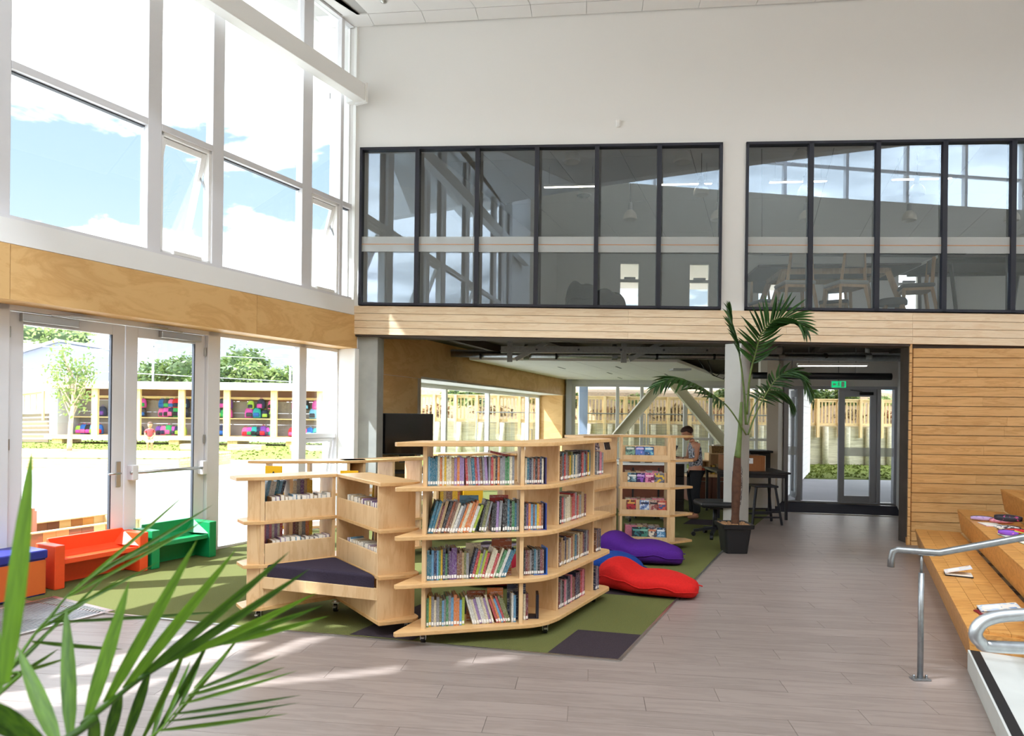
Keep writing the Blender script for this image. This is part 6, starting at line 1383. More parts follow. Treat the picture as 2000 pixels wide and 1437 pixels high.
T = Sk(); T.chain([V(0.245, 0.145, 0.967), V(0.245, 0.123, 0.972), V(0.247, 0.10, 0.977)], [0.012, 0.014, 0.012]); 
MB().tube([(0.238, 0.128, 0.975), (0.256, 0.120, 0.979)], 0.029, 12).build('wristwatch', M_black, pw, local=True)
ob = thing('open_book', 'cream book held open by the woman over the desk', 'book', M=wm @ Matrix.Translation((0.40, 0.03, 1.04)) @ Matrix.Rotation(math.radians(-25), 4, 'Y'))
MB().box(-0.006, 0.006, -0.10, 0.10, 0.0, 0.16).build('back_cover', M_black, ob, local=True); MB().box(-0.014, -0.006, -0.095, 0.095, 0.005, 0.155).build('pages', M_paper, ob, local=True); MB().box(-0.10, 0.0, -0.10, 0.10, -0.008, 0.0).build('front_cover', M_black, ob, local=True)
# ---- child outside
cm = Matrix.Translation((-14.68, 27.0, -0.015)) @ Matrix.Rotation(math.radians(-62), 4, 'Z')
pcx = thing('person', 'child in red polo shirt and white shorts standing outside with hands together', 'person', M=cm)
S = Sk(); pel = S.chain([V(0, 0, 0.60)], [(0.105, 0.09)])
S.chain([V(0, 0, 0.70), V(0, 0, 0.80), V(0, 0, 0.89), V(0.005, 0, 0.955), V(0.01, 0, 0.99)], [(0.10, 0.085), (0.105, 0.085), (0.10, 0.075), (0.045, 0.045), (0.04, 0.04)], pel)
for s_ in (-1, 1):
    S.chain([V(0, 0.065 * s_, 0.53), V(0.005, 0.07 * s_, 0.42), V(0.01, 0.07 * s_, 0.31), V(-0.01, 0.07 * s_, 0.18), V(-0.01, 0.07 * s_, 0.06), V(0.05, 0.075 * s_, 0.03), V(0.10, 0.078 * s_, 0.025)], [0.07, 0.06, 0.046, 0.042, 0.03, 0.03, 0.022], pel)
    w_ = S.chain([V(0.0, 0.125 * s_, 0.895), V(0.01, 0.165 * s_, 0.80), V(0.03, 0.175 * s_, 0.70), V(0.09, 0.12 * s_, 0.63), V(0.13, 0.06 * s_, 0.585)], [0.038, 0.034, 0.03, 0.027, 0.020], 3)
    hand(S, w_, (0.13, 0.06 * s_, 0.585), (0.15, -0.35 * s_, -0.9), (1, 0, 0), s_, 0.75)
skin_mesh('body', S.v, S.e, S.r, M_skin_ch, pcx)
M_polo = plain('red_polo', 'd24a52', 0.85)
T = Sk(); T.chain([V(0, 0, 0.60), V(0, 0, 0.70), V(0, 0, 0.80), V(0, 0, 0.88), V(0.003, 0, 0.94)], [(0.128, 0.112), (0.122, 0.104), (0.122, 0.10), (0.115, 0.09), (0.062, 0.06)])
for s_ in (-1, 1): T.chain([V(0.0, 0.125 * s_, 0.895), V(0.008, 0.152 * s_, 0.83), V(0.012, 0.168 * s_, 0.775)], [0.054, 0.052, 0.052], 3)
skin_mesh('polo_shirt', T.v, T.e, T.r, M_polo, pcx)
T = Sk(); p0 = T.chain([V(0, 0, 0.60)], [(0.115, 0.10)])
for s_ in (-1, 1): T.chain([V(0, 0.066 * s_, 0.52), V(0.005, 0.07 * s_, 0.43), V(0.008, 0.072 * s_, 0.36)], [0.09, 0.084, 0.084], p0)
skin_mesh('shorts', T.v, T.e, T.r, plain('white_shorts', 'e6e6ea', 0.9), pcx)
for s_ in (-1, 1):
    T = Sk(); T.chain([V(-0.03, 0.07 * s_, 0.032), V(0.03, 0.072 * s_, 0.032), V(0.10, 0.078 * s_, 0.026)], [0.032, 0.034, 0.026]); skin_mesh('shoe', T.v, T.e, T.r, M_black, pcx)
head(pcx, None, 0.112, Matrix.Translation((0.035, 0, 1.10)) @ Matrix.Rotation(math.radians(8), 4, 'Y'), M_skin_ch, plain('child_hair', '5a4032', 0.8), 0, 0.4)

# ================================================================ desk corner
M_redwood = plain('red_brown_laminate', '6b3a28', 0.45, 0, 0.12, 14); M_dkdesk = plain('dark_brown_laminate', '2a211e', 0.4, 0, 0.1, 14)
dk = thing('desk', 'dark brown desk pedestal with drawers and a white top beside the reading woman', 'desk', (2.6, 11.5, 0.007))
MB().box(1.9, 2.95, 11.35, 12.2, 0.02, 0.86).build('body', M_dkdesk, dk); MB().box(1.85, 3.0, 11.3, 12.25, 0.86, 0.90).build('top', M_label, dk, bevel=0.004)
for k in range(4):
    d_ = MB().box(2.48, 2.93, 11.325, 11.35, 0.05 + k * 0.2, 0.235 + k * 0.2).build('drawer', M_dkdesk, dk, bevel=0.003); MB().tube([(2.62, 11.31, 0.19 + k * 0.2), (2.78, 11.31, 0.19 + k * 0.2)], 0.007, 6).build('handle', M_chrome, d_)
tr2 = thing('book_trolley', 'red brown library trolley on large wheels behind the picture book display', 'trolley', (2.1, 10.5, 0.007))
MB().box(1.72, 2.44, 10.40, 10.85, 0.17, 0.86).build('body', M_redwood, tr2); MB().box(1.68, 2.48, 10.36, 10.9, 0.90, 0.93).build('top_tray', M_label, tr2)
MB().box(1.70, 2.46, 10.385, 10.40, 0.86, 0.90).build('front_rail', M_redwood, tr2)
for x in (1.90, 2.30): MB().box(x - 0.012, x + 0.012, 10.383, 10.40, 0.17, 0.86).build('batten', M_black, tr2)
for x, y in ((1.82, 10.42), (2.36, 10.42), (1.98, 10.82), (2.30, 10.82)):
    MB().obb((x, y, 0.17), (x, y, 0.06), 0.05, 0.03).build('fork', M_chrome, tr2)
    w_ = MB().tube([(x + 0.03, y, 0.07), (x + 0.055, y, 0.07)], 0.063, 16).build('wheel', M_rubber, tr2); MB().tube([(x + 0.024, y, 0.07), (x + 0.06, y, 0.07)], 0.035, 12).build('hub', M_chrome, w_)
for lab, nm, (x, y, z), sz, m_ in (('black telephone on the white top of the library trolley', 'telephone', (1.95, 10.55, 0.93), (0.16, 0.14, 0.05), M_black), ('grey stapler on the white top of the library trolley', 'stapler', (2.16, 10.5, 0.93), (0.12, 0.04, 0.045), M_darksteel), ('black open box of cables on the desk behind the trolley', 'box', (2.05, 11.6, 0.90), (0.28, 0.2, 0.16), M_black)):
    t = thing(nm, lab, nm, (x, y, z)); a, b, c = sz
    MB().box(-a / 2, a / 2, -b / 2, b / 2, 0.001, c * 0.6).build('base', m_, t, local=True, bevel=0.008); MB().box(-a / 2 * 0.9, a / 2 * 0.9, -b / 2 * 0.5, b / 2 * 0.4, c * 0.6, c).build('upper_part', m_, t, local=True, bevel=0.008)
ky = thing('keyboard', 'white keyboard lying near the edge of the desk by the woman', 'keyboard', (2.75, 11.45, 0.901)); MB().box(-0.2, 0.2, -0.07, 0.07, 0, 0.015).build('base', M_label, ky, local=True, bevel=0.004); g = MB()
for i in range(12):
    for j in range(4): g.box(-0.19 + i * 0.032, -0.165 + i * 0.032, -0.06 + j * 0.031, -0.035 + j * 0.031, 0.0151, 0.02)
g.build('keycaps', M_grey_alu, ky, local=True)['kind'] = 'stuff'
cr = thing('credenza', 'low red brown cabinet by the far windows behind the woman', 'cabinet', (4.1, 13.1, 0.007))
MB().box(3.45, 4.7, 12.9, 13.4, 0.03, 0.50).build('body', M_redwood, cr); MB().box(3.42, 4.73, 12.87, 13.43, 0.50, 0.53).build('top', M_birch, cr)
for x in (3.47, 3.89, 4.31): d_ = MB().box(x, x + 0.38, 12.88, 12.90, 0.05, 0.48).build('door', M_redwood, cr, bevel=0.003); MB().tube([(x + 0.1, 12.87, 0.42), (x + 0.28, 12.87, 0.42)], 0.008, 6).build('handle', M_chrome, d_)
cu = thing('cube_shelf', 'pale birch open cube shelf standing on the low red brown cabinet', 'shelf', (4.0, 13.1, 0.53))
for a, b, c, d_ in ((3.62, 3.64, 0.532, 0.80), (3.84, 3.87, 0.532, 0.94), (4.30, 4.33, 0.532, 0.94)): MB().box(a, b, 12.95, 13.25, c, d_).build('upright', M_birch, cu)
for a, b, c, d_ in ((3.62, 3.84, 0.80, 0.82), (3.84, 4.33, 0.94, 0.96), (3.60, 4.36, 0.5305, 0.55)): MB().box(a, b, 12.94, 13.25, c, d_).build('board', M_birch, cu)
MB().box(3.64, 4.30, 13.24, 13.25, 0.55, 0.80).build('back_panel', M_birch, cu); MB().box(3.87, 4.30, 13.235, 13.245, 0.55, 0.94).build('back_panel', M_birch, cu)
bk = thing('wicker_basket', 'woven brown basket full of papers on the birch cube shelf', 'basket', (4.03, 13.1, 0.96))
MB().loft([[(4.03 + sx * w, 13.1 + sy * d_, z) for sx, sy in ((-1, -1), (1, -1), (1, 1), (-1, 1))] for w, d_, z in ((0.115, 0.09, 0.962), (0.12, 0.095, 1.10), (0.11, 0.085, 1.10), (0.11, 0.085, 1.0))]).build('basket_body', blotch('wicker', ['7a5a34', 'a8844f', '5a4024', 'b8935c'], 60), bk)
MB().box(3.96, 4.12, 13.05, 13.16, 1.05, 1.125).build('paper_stack', M_paper_w, bk)
for k, (x, c) in enumerate(((3.69, 'c98a3c'), (3.76, 'b5452f'))):
    b_ = thing('storage_tin', '%s storage tin in the lower compartment of the birch cube shelf' % ['amber', 'rust'][k], 'tin', (x, 13.05, 0.551)); MB().lathe([(0.03, 0.0), (0.03, 0.12)], (x, 13.05, 0.551), 12).build('can', plain('tin_%d' % k, c, 0.5), b_); MB().lathe([(0.032, 0.12), (0.032, 0.135)], (x, 13.05, 0.551), 12).build('lid', M_chrome, b_)
for k, c in enumerate(('yellow', 'tan', 'grey', 'yellow')):
    o = put_book(V(3.92 + k * 0.07, 12.98, 0.552), V(1, 0, 0), V(0, 1, 0), 0.05, 0.17 + 0.02 * (k % 2), 0.18, c, 0, label=False); tag(o, '%s folder %s in the upper compartment of the cube shelf' % (c, ['leftmost', 'second', 'third', 'last'][k]), 'folder', 'folders in the cube shelf')
# office chair with a jacket
oc = thing('office_chair', 'black swivel office chair on a five-star base beside the concrete pillar', 'chair', (2.83, 9.22, 0.007))
for k in range(5):
    a = 2 * math.pi * k / 5 + 0.5; c, s_ = math.cos(a), math.sin(a)
    l_ = MB().obb((0.03 * c, 0.03 * s_, 0.12), (0.29 * c, 0.29 * s_, 0.075), 0.045, 0.035).build('leg', M_black, oc, local=True)
    MB().tube([(0.29 * c - 0.02 * s_, 0.29 * s_ + 0.02 * c, 0.031), (0.29 * c + 0.02 * s_, 0.29 * s_ - 0.02 * c, 0.031)], 0.03, 12).build('wheel', M_rubber, l_, local=True)
MB().tube([(0, 0, 0.10), (0, 0, 0.40)], [0.035, 0.028], 12).build('gas_column', M_black, oc, local=True, smooth=True)
MB().box(-0.25, 0.22, -0.23, 0.23, 0.42, 0.50).build('seat', M_black, oc, local=True, bevel=0.035, seg=3); MB().box(-0.1, 0.1, -0.1, 0.1, 0.39, 0.42).build('mechanism', M_darksteel, oc, local=True)
MB().obb((0.1, 0, 0.43), (0.28, 0, 0.43), 0.06, 0.02).build('back_stem', M_black, oc, local=True); MB().obb((0.28, 0, 0.43), (0.30, 0, 0.75), 0.06, 0.02, up=(0, 1, 0)).build('back_stem', M_black, oc, local=True)
MB().box(0.23, 0.28, -0.21, 0.21, 0.58, 1.0).build('backrest', M_black, oc, local=True, bevel=0.024, seg=3)
jk = thing('jacket', 'black and white patterned jacket draped over the back of the office chair', 'jacket', (2.83, 9.22, 0.007)); rings = []
for i, (z, w, d_, x) in enumerate(((0.20, 0.10, 0.02, 0.26), (0.34, 0.20, 0.05, 0.26), (0.55, 0.245, 0.075, 0.255), (0.78, 0.25, 0.075, 0.255), (0.95, 0.24, 0.065, 0.255), (1.04, 0.19, 0.045, 0.258))):
    rings.append([(x + d_ * math.cos(a) + 0.012 * math.sin(3 * a + i), w * math.sin(a), z + 0.01 * math.cos(4 * a)) for a in [2 * math.pi * k / 20 for k in range(20)]])
MB().loft(rings).build('cloth', blotch('animal_print', ['17171c', 'd8d6d2', '1c1c22', 'a8a6a4', '121216'], 22, 0.9, 3), jk, local=True, smooth=True)
MB().loft([[(0.20 + 0.035 * math.cos(a), -0.20 + 0.05 * math.sin(a), z) for a in [2 * math.pi * k / 10 for k in range(10)]] for z in (0.48, 0.7, 0.92)]).build('sleeve', plain('denim_blue', '5b6a8a', 0.9), jk, local=True, smooth=True)
# high table, stool and boxes behind the palm
ht = thing('table', 'black-topped table on slim dark legs with white edge behind the potted palm', 'table', (4.15, 11.55, 0))
MT = Matrix.Translation((4.02, 11.32, 0)) @ Matrix.Rotation(-0.08, 4, 'Z')
MB(MT).box(-0.62, 0.55, -0.48, 0.5, 0.745, 0.775).build('tabletop', M_black, ht); MB(MT).box(0.55, 0.556, -0.48, 0.5, 0.745, 0.775).build('edge_band', M_label, ht); MB(MT).box(-0.62, 0.556, -0.486, -0.48, 0.745, 0.775).build('edge_band', M_black, ht)
for x in (-0.58, 0.50):
    for y in (-0.44, 0.46): MB(MT).box(x - 0.02, x + 0.02, y - 0.02, y + 0.02, 0.001, 0.745).build('leg', M_darksteel, ht)
MB(MT).box(-0.56, 0.48, -0.45, -0.43, 0.68, 0.74).build('apron', M_darksteel, ht); MB(MT).box(-0.56, 0.48, 0.45, 0.47, 0.68, 0.74).build('apron', M_darksteel, ht)
stl = thing('stool', 'dark steel stool with splayed legs pulled up in front of the black-topped table', 'stool', (3.97, 10.5, 0))
MB().box(3.78, 4.15, 10.32, 10.68, 0.575, 0.605).build('seat', M_darksteel, stl, bevel=0.008)
for sx in (-1, 1):
    for sy in (-1, 1): MB().obb((3.965 + sx * 0.15, 10.5 + sy * 0.14, 0.575), (3.965 + sx * 0.23, 10.5 + sy * 0.21, 0.001), 0.03, 0.03).build('leg', M_darksteel, stl)
for z, k in ((0.20, 0.205), (0.12, 0.215)):
    for sy in (-1, 1): MB().obb((3.965 - k, 10.5 + sy * (k - 0.01), z), (3.965 + k, 10.5 + sy * (k - 0.01), z), 0.02, 0.025).build('stretcher', M_darksteel, stl)
cb = thing('cardboard_box', 'brown cardboard box with white label on the black-topped table', 'box', (3.95, 11.1, 0.776))
MB().box(3.55, 4.20, 11.02, 11.42, 0.777, 1.03).build('carton', plain('cardboard', '9a6238', 0.85, 0, 0.06, 20), cb); MB().box(4.20, 4.208, 11.02, 11.42, 0.777, 1.03).build('taped_edge', M_paper, cb); MB().box(3.78, 4.0, 11.018, 11.0199, 0.90, 0.99).build('address_label', M_label, cb)
for x in (3.56, 4.14): MB().box(x, x + 0.05, 11.015, 11.0199, 0.78, 1.02).build('carton_seam', MATS['cardboard'], cb)
g = MB(); g.box(3.80, 3.95, 11.0165, 11.0178, 0.958, 0.966); g.box(3.80, 3.90, 11.0165, 11.0178, 0.935, 0.942); g.build('printed_lines', M_gasket, cb)
pr = thing('printer', 'black printer behind the cardboard box', 'printer', (4.35, 11.9, 0.776)); 
MB().box(4.38, 4.75, 12.2, 12.6, 0.70, 1.02).build('body', M_black, pr, bevel=0.01); MB().box(4.30, 4.78, 12.15, 12.65, 1.02, 1.06).build('lid', M_black, pr, bevel=0.008)
pst = thing('printer_stand', 'white cupboard carrying the black printer', 'cabinet', (4.5, 12.4, 0)); MB().box(4.15, 4.80, 12.1, 12.7, 0.007, 0.68).build('body', M_white, pst); MB().box(4.12, 4.83, 12.07, 12.73, 0.68, 0.70).build('top', M_white, pst); MB().box(4.17, 4.78, 12.09, 12.10, 0.03, 0.66).build('door', M_white, pst, bevel=0.003)
wbx = thing('white_box', 'white plastic tub beside the black printer', 'tub', (4.2, 12.3, 0.70)); MB().box(4.16, 4.36, 12.2, 12.5, 0.701, 0.96).build('body', M_white, wbx, bevel=0.01); MB().box(4.15, 4.37, 12.19, 12.51, 0.96, 0.985).build('lid', M_label, wbx, bevel=0.006)
# dark heap behind the mezzanine glass
M_dkb = plain('dark_brown_cloth', '33241f', 0.95, 0, 0.2, 30, 0.3); M_bkb = plain('charcoal_cloth', '2a2526', 0.95, 0, 0.2, 30, 0.3)
for k, (x, y, L, W, H, m_, lab) in enumerate(((1.05, 9.95, 0.55, 0.5, 0.66, M_bkb, 'tall charcoal floor cushion standing behind the mezzanine glass'), (1.42, 9.9, 0.5, 0.45, 0.50, M_dkb, 'dark brown floor cushion leaning beside the tall charcoal one on the mezzanine'), (1.95, 9.75, 0.42, 0.3, 0.14, M_dkb, 'flat brown floor cushion lying on the mezzanine before the tall windows'))):
    beanbag(lab, (x, y, 3.107), 0.6 * k, L, W, H, m_, H * 0.8)
# ================================================================ outside
struct('ground', MB().prism([(-90, -30), (60, -30), (60, 90), (-90, 90)], -0.30, -0.16), M_paving)
struct('pavement_forecourt', MB().prism([wl_(30, -0.42)[:2], wl_(-0.5, -0.42)[:2], (-2.95, 10.6), (-2.3, 21.5), (-5, 24.0), (-60, 20.5), (-60, -25)], -0.16, -0.02), M_paving)
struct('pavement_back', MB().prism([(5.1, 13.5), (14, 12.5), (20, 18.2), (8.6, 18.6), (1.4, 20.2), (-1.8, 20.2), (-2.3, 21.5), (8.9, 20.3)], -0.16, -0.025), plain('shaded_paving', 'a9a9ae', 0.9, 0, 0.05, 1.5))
def lawn(nm, poly, lab):
    o = thing(nm, lab, 'lawn', (poly[0][0], poly[0][1], -0.15)); MB().prism(poly, -0.15, -0.012).build('turf', M_grass, o)
    r = random.Random(3); g = MB(); xs = [p[0] for p in poly]; ys = [p[1] for p in poly]; n = 0
    while n < 3500:
        p = (r.uniform(min(xs), max(xs)), r.uniform(min(ys), max(ys)))
        if not inside(p, poly): continue
        a = r.uniform(0, 3.14); h = r.uniform(0.03, 0.075); w = r.uniform(0.03, 0.08); c, s = math.cos(a) * w, math.sin(a) * w
        g.add([(p[0] - c, p[1] - s, -0.012), (p[0] + c, p[1] + s, -0.012), (p[0] + r.uniform(-0.05, 0.05), p[1] + r.uniform(-0.05, 0.05), -0.012 + h)], [(0, 1, 2)]); n += 1
    g.build('grass', M_grass, o)['kind'] = 'stuff'
lawn('lawn', [(-34, 20.8), (-5.5, 23.6), (-5.5, 37), (-34, 37)], 'sunny green lawn in front of the bag shelter')
lawn('lawn', [(-2, 20.3), (1.4, 20.3), (8.6, 18.7), (20, 18.3), (20, 24.2), (-5.4, 24.6)], 'strip of lawn between the exit paving and the retaining wall')
# retaining wall of planks between round posts, with a balustrade on top
rw = thing('retaining_wall', 'timber retaining wall of weathered planks held by round log posts beyond the lawn', 'wall', (6, 24.5, 0))
for k in range(11):
    for a, b in ((-5.2, -1.2), (-1.196, 4.8), (4.804, 10.8), (10.804, 19)): MB().box(a, b, 24.5, 24.56, k * 0.128 - 0.01, k * 0.128 + 0.114).build('plank', M_greywood, rw)
MB(Matrix.Translation((0, 0, 0)) @ Matrix(((0, 0, 1, 0), (1, 0, 0, 0), (0, 1, 0, 0), (0, 0, 0, 1)))).prism([(24.565, -0.1), (33, -0.1), (33, 3.1), (29, 2.7), (25.6, 1.40), (24.565, 1.39)], -5.2, 22).build('earth_bank', M_soil, rw)
for k in range(31):
    x = -5.1 + k * 0.79; MB().tube([(x, 24.38, -0.1), (x, 24.38, 1.38)], 0.105, 10).build('log_post', M_greywood, rw, smooth=True)
def balustrade(lab, A, B, z0a, z0b, h, n_post, gap=0.115):
    t = thing('balustrade', lab, 'fence', A); A, B = Vector(A), Vector(B); d = (B - A); L = d.length; d.normalize(); nrm = V(d.y, -d.x, 0)
    za = lambda f: z0a + (z0b - z0a) * f
    for z, w in ((0.06, 0.10), (h - 0.06, 0.09), (h, 0.03)):
        MB().obb(A + V(0, 0, za(0) + z), B + V(0, 0, za(1) + z), 0.045 if z < h else 0.14, w).build('rail', M_treated_h, t)
    for k in range(n_post):
        f = k / (n_post - 1); p = A.lerp(B, f) + nrm * 0.07; MB().obb(p + V(0, 0, za(f) - 0.42), p + V(0, 0, za(f) + h + 0.01), 0.095, 0.095, up=(0, 1, 0)).build('post', M_treated, t)
    n = int(L / gap)
    for k in range(min(n, 290)):
        p = A.lerp(B, (k + 0.5) / n) - nrm * 0.035; f = (k + 0.5) / n
        o = link('baluster', BAL, t); o.matrix_basis = WM[t].inverted() @ Matrix.Translation(p + V(0, 0, za(f) + 0.02)) @ Matrix.Diagonal((1, 1, h - 0.03, 1))
BAL = MB().box(-0.02, 0.02, -0.02, 0.02, 0, 1).mesh('baluster', M_treated)
balustrade('pale timber balustrade of thin uprights along the top of the retaining wall', (-5.2, 24.42, 0), (19, 24.42, 0), 1.40, 1.40, 0.98, 32, 0.13)
def leaf_cloud(name, lab, cat, c, r, n, size, mat, seed, blobs=6, stem=None, group=None, thin=1.0):
    rr_ = random.Random(seed); t = thing(name, lab, cat, (c[0], c[1], c[2] - r[2]), group=group); bl = []
    for k in range(blobs):
        a = rr_.uniform(0, 6.28); u = rr_.uniform(-0.6, 0.7); q = rr_.uniform(0.25, 0.65)
        bl.append((c[0] + r[0] * q * math.cos(a), c[1] + r[1] * q * math.sin(a), c[2] + r[2] * u * 0.6, rr_.uniform(0.42, 0.62)))
    g = MB()
    for k in range(n):
        b = rr_.choice(bl); d = Vector((rr_.gauss(0, 1), rr_.gauss(0, 1), rr_.gauss(0, 1))).normalized(); q = rr_.uniform(0.7, 1.03) ** thin
        p = Vector((b[0] + d.x * r[0] * b[3] * q, b[1] + d.y * r[1] * b[3] * q, b[2] + d.z * r[2] * b[3] * q))
        ax = Vector((rr_.gauss(0, 1), rr_.gauss(0, 1), rr_.gauss(0, 0.6))).normalized(); ay = ax.cross(d + Vector((rr_.gauss(0, .4), rr_.gauss(0, .4), rr_.gauss(0, .4)))).normalized(); s = size * rr_.uniform(0.6, 1.3)
        g.add([p - ax * s, p + ay * s * 0.45, p + ax * s, p - ay * s * 0.45], [(0, 1, 2, 3)])
    g.build('foliage', mat, t)['kind'] = 'stuff'
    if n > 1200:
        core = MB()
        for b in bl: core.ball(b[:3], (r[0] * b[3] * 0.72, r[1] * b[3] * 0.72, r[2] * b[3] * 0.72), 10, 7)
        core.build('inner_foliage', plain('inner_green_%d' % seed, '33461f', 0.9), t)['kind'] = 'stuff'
    if stem: MB().tube(stem, [0.06] * len(stem), 8).build('trunk', M_bark_tree, t, smooth=True)
    return t
for k, (x, y, z, rx, rz, w) in enumerate(((1.2, 27.5, 2.6, 1.6, 1.2, 'beside the blue post'), (5.2, 28.5, 1.9, 1.5, 0.9, 'low down behind the braces'), (8.9, 28.0, 2.3, 1.3, 1.0, 'beside the concrete pillar'), (11.6, 27.5, 2.5, 1.3, 1.2, 'over the open exit leaf'), (13.6, 27.8, 2.4, 1.2, 1.2, 'over the glazed exit leaf'), (15.8, 28.5, 2.0, 1.2, 0.8, 'over the narrow sidelight'), (-2.5, 28, 2.0, 1.8, 1.0, 'beyond the deep plywood window'))):
    leaf_cloud('shrub', 'leafy green shrub on the bank behind the balustrade, %s' % w, 'shrub', (x, y, z), (rx, 1.0, rz), 1500, 0.13, M_leaf_hedge, 40 + k, 6, [(x, y, 1.3), (x, y, z)], 'shrubs on the bank')
for k in range(9): 
    x = -3 + k * 2.3; leaf_cloud('bank_plant', 'low dry ground cover plant between the balusters, %s along the bank' % ORD[k], 'plant', (x, 26.2 + 0.3 * (k % 2), 1.75), (0.9, 0.6, 0.42), 300, 0.10, plain('dry_leaf_%d' % (k % 3), ['8a6a48', '6f5a3a', 'a07a5a'][k % 3], 0.9), 60 + k, 4, None, 'ground cover on the bank')
hs = thing('house', 'white house with pale window seen over the balustrade through the sidelight', 'building', (19.5, 36, 0))
MB().box(18.6, 27, 36, 42, 0, 5.2).build('wall', plain('house_white', 'e6e4de', 0.8), hs); f = MB().box(20.0, 21.2, 35.95, 36.0, 3.0, 4.4).build('window', M_alu, hs); MB().box(20.1, 21.1, 35.93, 35.95, 3.1, 4.3).build('pane', plain('house_pane', '5f8f9a', 0.2), f); MB().box(18.2, 27.4, 35.6, 42.4, 5.2, 5.5).build('roof', plain('roof_red', '8f5548', 0.8), hs)
bp_ = thing('downpipe', 'grey downpipe with collars outside the narrow pane left of the exit', 'pipe', (6.42, 15, 0))
MB().tube([(6.42, 15.0, 0.05), (6.42, 15.0, 2.35), (6.36, 15.0, 2.55), (6.2, 15.0, 2.75)], 0.062, 12).build('pipe_run', plain('pipe_grey', '8a93a8', 0.4), bp_, smooth=True)
for z in (0.3, 0.85, 1.45, 2.1): MB().tube([(6.42, 15, z), (6.42, 15, z + 0.06)], 0.078, 12).build('collar', MATS['pipe_grey'], bp_)
struct('pillar_3', MB().box(2.15, 2.42, 21.3, 21.55, -0.1, 3.2), plain('blue_grey_steel', '9fb0c9', 0.5))
for k, x in enumerate((-1.2, 2.4, 4.6, 6.8)):                             # wire mesh panel fence
    t = thing('mesh_fence_panel', 'galvanised wire mesh panel outside the far windows, %s one' % ORD[k], 'fence', (x, 22.5, 0), group='wire mesh panels')
    f = MB(); f.tube([(x, 22.5, -0.02), (x, 22.5, 1.75)], 0.02, 6); f.tube([(x + 2.1, 22.5, -0.02), (x + 2.1, 22.5, 1.75)], 0.02, 6); f.tube([(x, 22.5, 1.75), (x + 2.1, 22.5, 1.75)], 0.02, 6); f.build('frame', M_steel, t)
    g = MB()
    for i in range(1, 14): g.obb((x + i * 0.15, 22.5, 0), (x + i * 0.15, 22.5, 1.75), 0.006, 0.006, up=(0, 1, 0))
    for i in range(1, 9): g.obb((x, 22.5, i * 0.2), (x + 2.1, 22.5, i * 0.2), 0.006, 0.006)
    g.build('wire_grid', M_steel, t)['kind'] = 'stuff'

# ---------------------------------------------------------------- school bag shelter across the yard
SX = lambda u: (u - 1000) / 1300 * 33
sh = thing('bag_shelter', 'long open-fronted timber shelter for school bags with pale posts and a flat roof', 'shelter', (-16, 33, 0))
MB().box(-23.1, -9.0, 32.9, 34.8, 0.26, 0.42).build('deck', M_treated_h, sh); MB().box(-23.1, -9.0, 32.86, 32.9, 0.22, 0.43).build('deck_edge', M_treated_h, sh)
MB().box(-23.3, -8.9, 32.8, 35.0, 2.95, 3.10).build('roof', plain('roof_sheet', 'dedede', 0.5), sh); MB().box(-23.3, -8.9, 32.78, 32.86, 2.72, 3.0).build('fascia', M_treated_h, sh)
for k, u in enumerate((108, 187, 270, 356, 444, 536, 626)):
    x = SX(u); MB().box(x - 0.16, x + 0.14, 32.9, 33.05, 0.42, 2.95).build('post', M_treated if k else M_grey_alu, sh)
    if k == 0: MB().box(x + 0.14, x + 0.17, 32.92, 34.6, 0.42, 2.9).build('side_sheet', plain('shelter_sheet_%d' % k, 'b8bac2', 0.8), sh)
for z0, z1 in ((0.42, 1.0), (1.0, 1.6), (1.6, 2.2), (2.2, 2.9)): MB().box(-23.1, -9.0, 34.6, 34.66, z0 + 0.005, z1 - 0.005).build('back_board', plain('brown_board_%d' % int(z0 * 10), '7d5442' if z0 > 2 else '8a7f78', 0.8), sh)
MB().box(-23.1, -9.0, 34.4, 34.6, 2.30, 2.42).build('hook_rail', M_treated_h, sh)
MB().box(-23.1, -9.0, 34.1, 34.6, 1.28, 1.33).build('bag_shelf', M_treated_h, sh)
for k in range(5): MB().box(-22.8 + k * 2.9, -22.3 + k * 2.9, 33.0, 34.5, -0.02, 0.26).build('bearer', M_treated, sh)
def backpack0():
    t = thing('backpack', None, 'backpack')
    def ring(z, w, d, yo=0): return [(w * math.copysign(abs(math.cos(a)) ** 0.6, math.cos(a)), yo + d * math.copysign(abs(math.sin(a)) ** 0.6, math.sin(a)), z) for a in [2 * math.pi * k / 10 for k in range(10)]]
    g = MB(); g.loft([ring(0.0, 0.17, 0.09), ring(0.05, 0.20, 0.12), ring(0.25, 0.20, 0.115), ring(0.40, 0.16, 0.09), ring(0.46, 0.09, 0.05)]); b = g.mesh('bag_body', M_black, True)
    p = MB(); p.loft([ring(0.05, 0.14, 0.05, -0.12), ring(0.20, 0.14, 0.05, -0.12), ring(0.24, 0.10, 0.03, -0.11)]); q = p.mesh('bag_pocket', M_black, True)
    s = MB(); s.tube([(-0.05, 0, 0.44), (-0.04, 0, 0.52), (0.04, 0, 0.52), (0.05, 0, 0.44)], 0.012, 5); h = s.mesh('bag_loop', M_black, True)
    bpy.data.objects.remove(t); return b, q, h
BB, BP, BL = backpack0()
BC = {'blue': '1f5fae', 'navy': '23284a', 'red': 'c8242f', 'pink': 'e0609a', 'black': '1c1c24', 'purple': '6a3a98', 'teal': '1f9a9a', 'green': '2f9a5a', 'magenta': 'c84aa8', 'charcoal': '3c3c48', 'light blue': '6fb0d8', 'lime': '9ac04a'}
BMm = {n: plain('bag_' + n.replace(' ', '_'), h, 0.75) for n, h in BC.items()}
BN = list(BC)
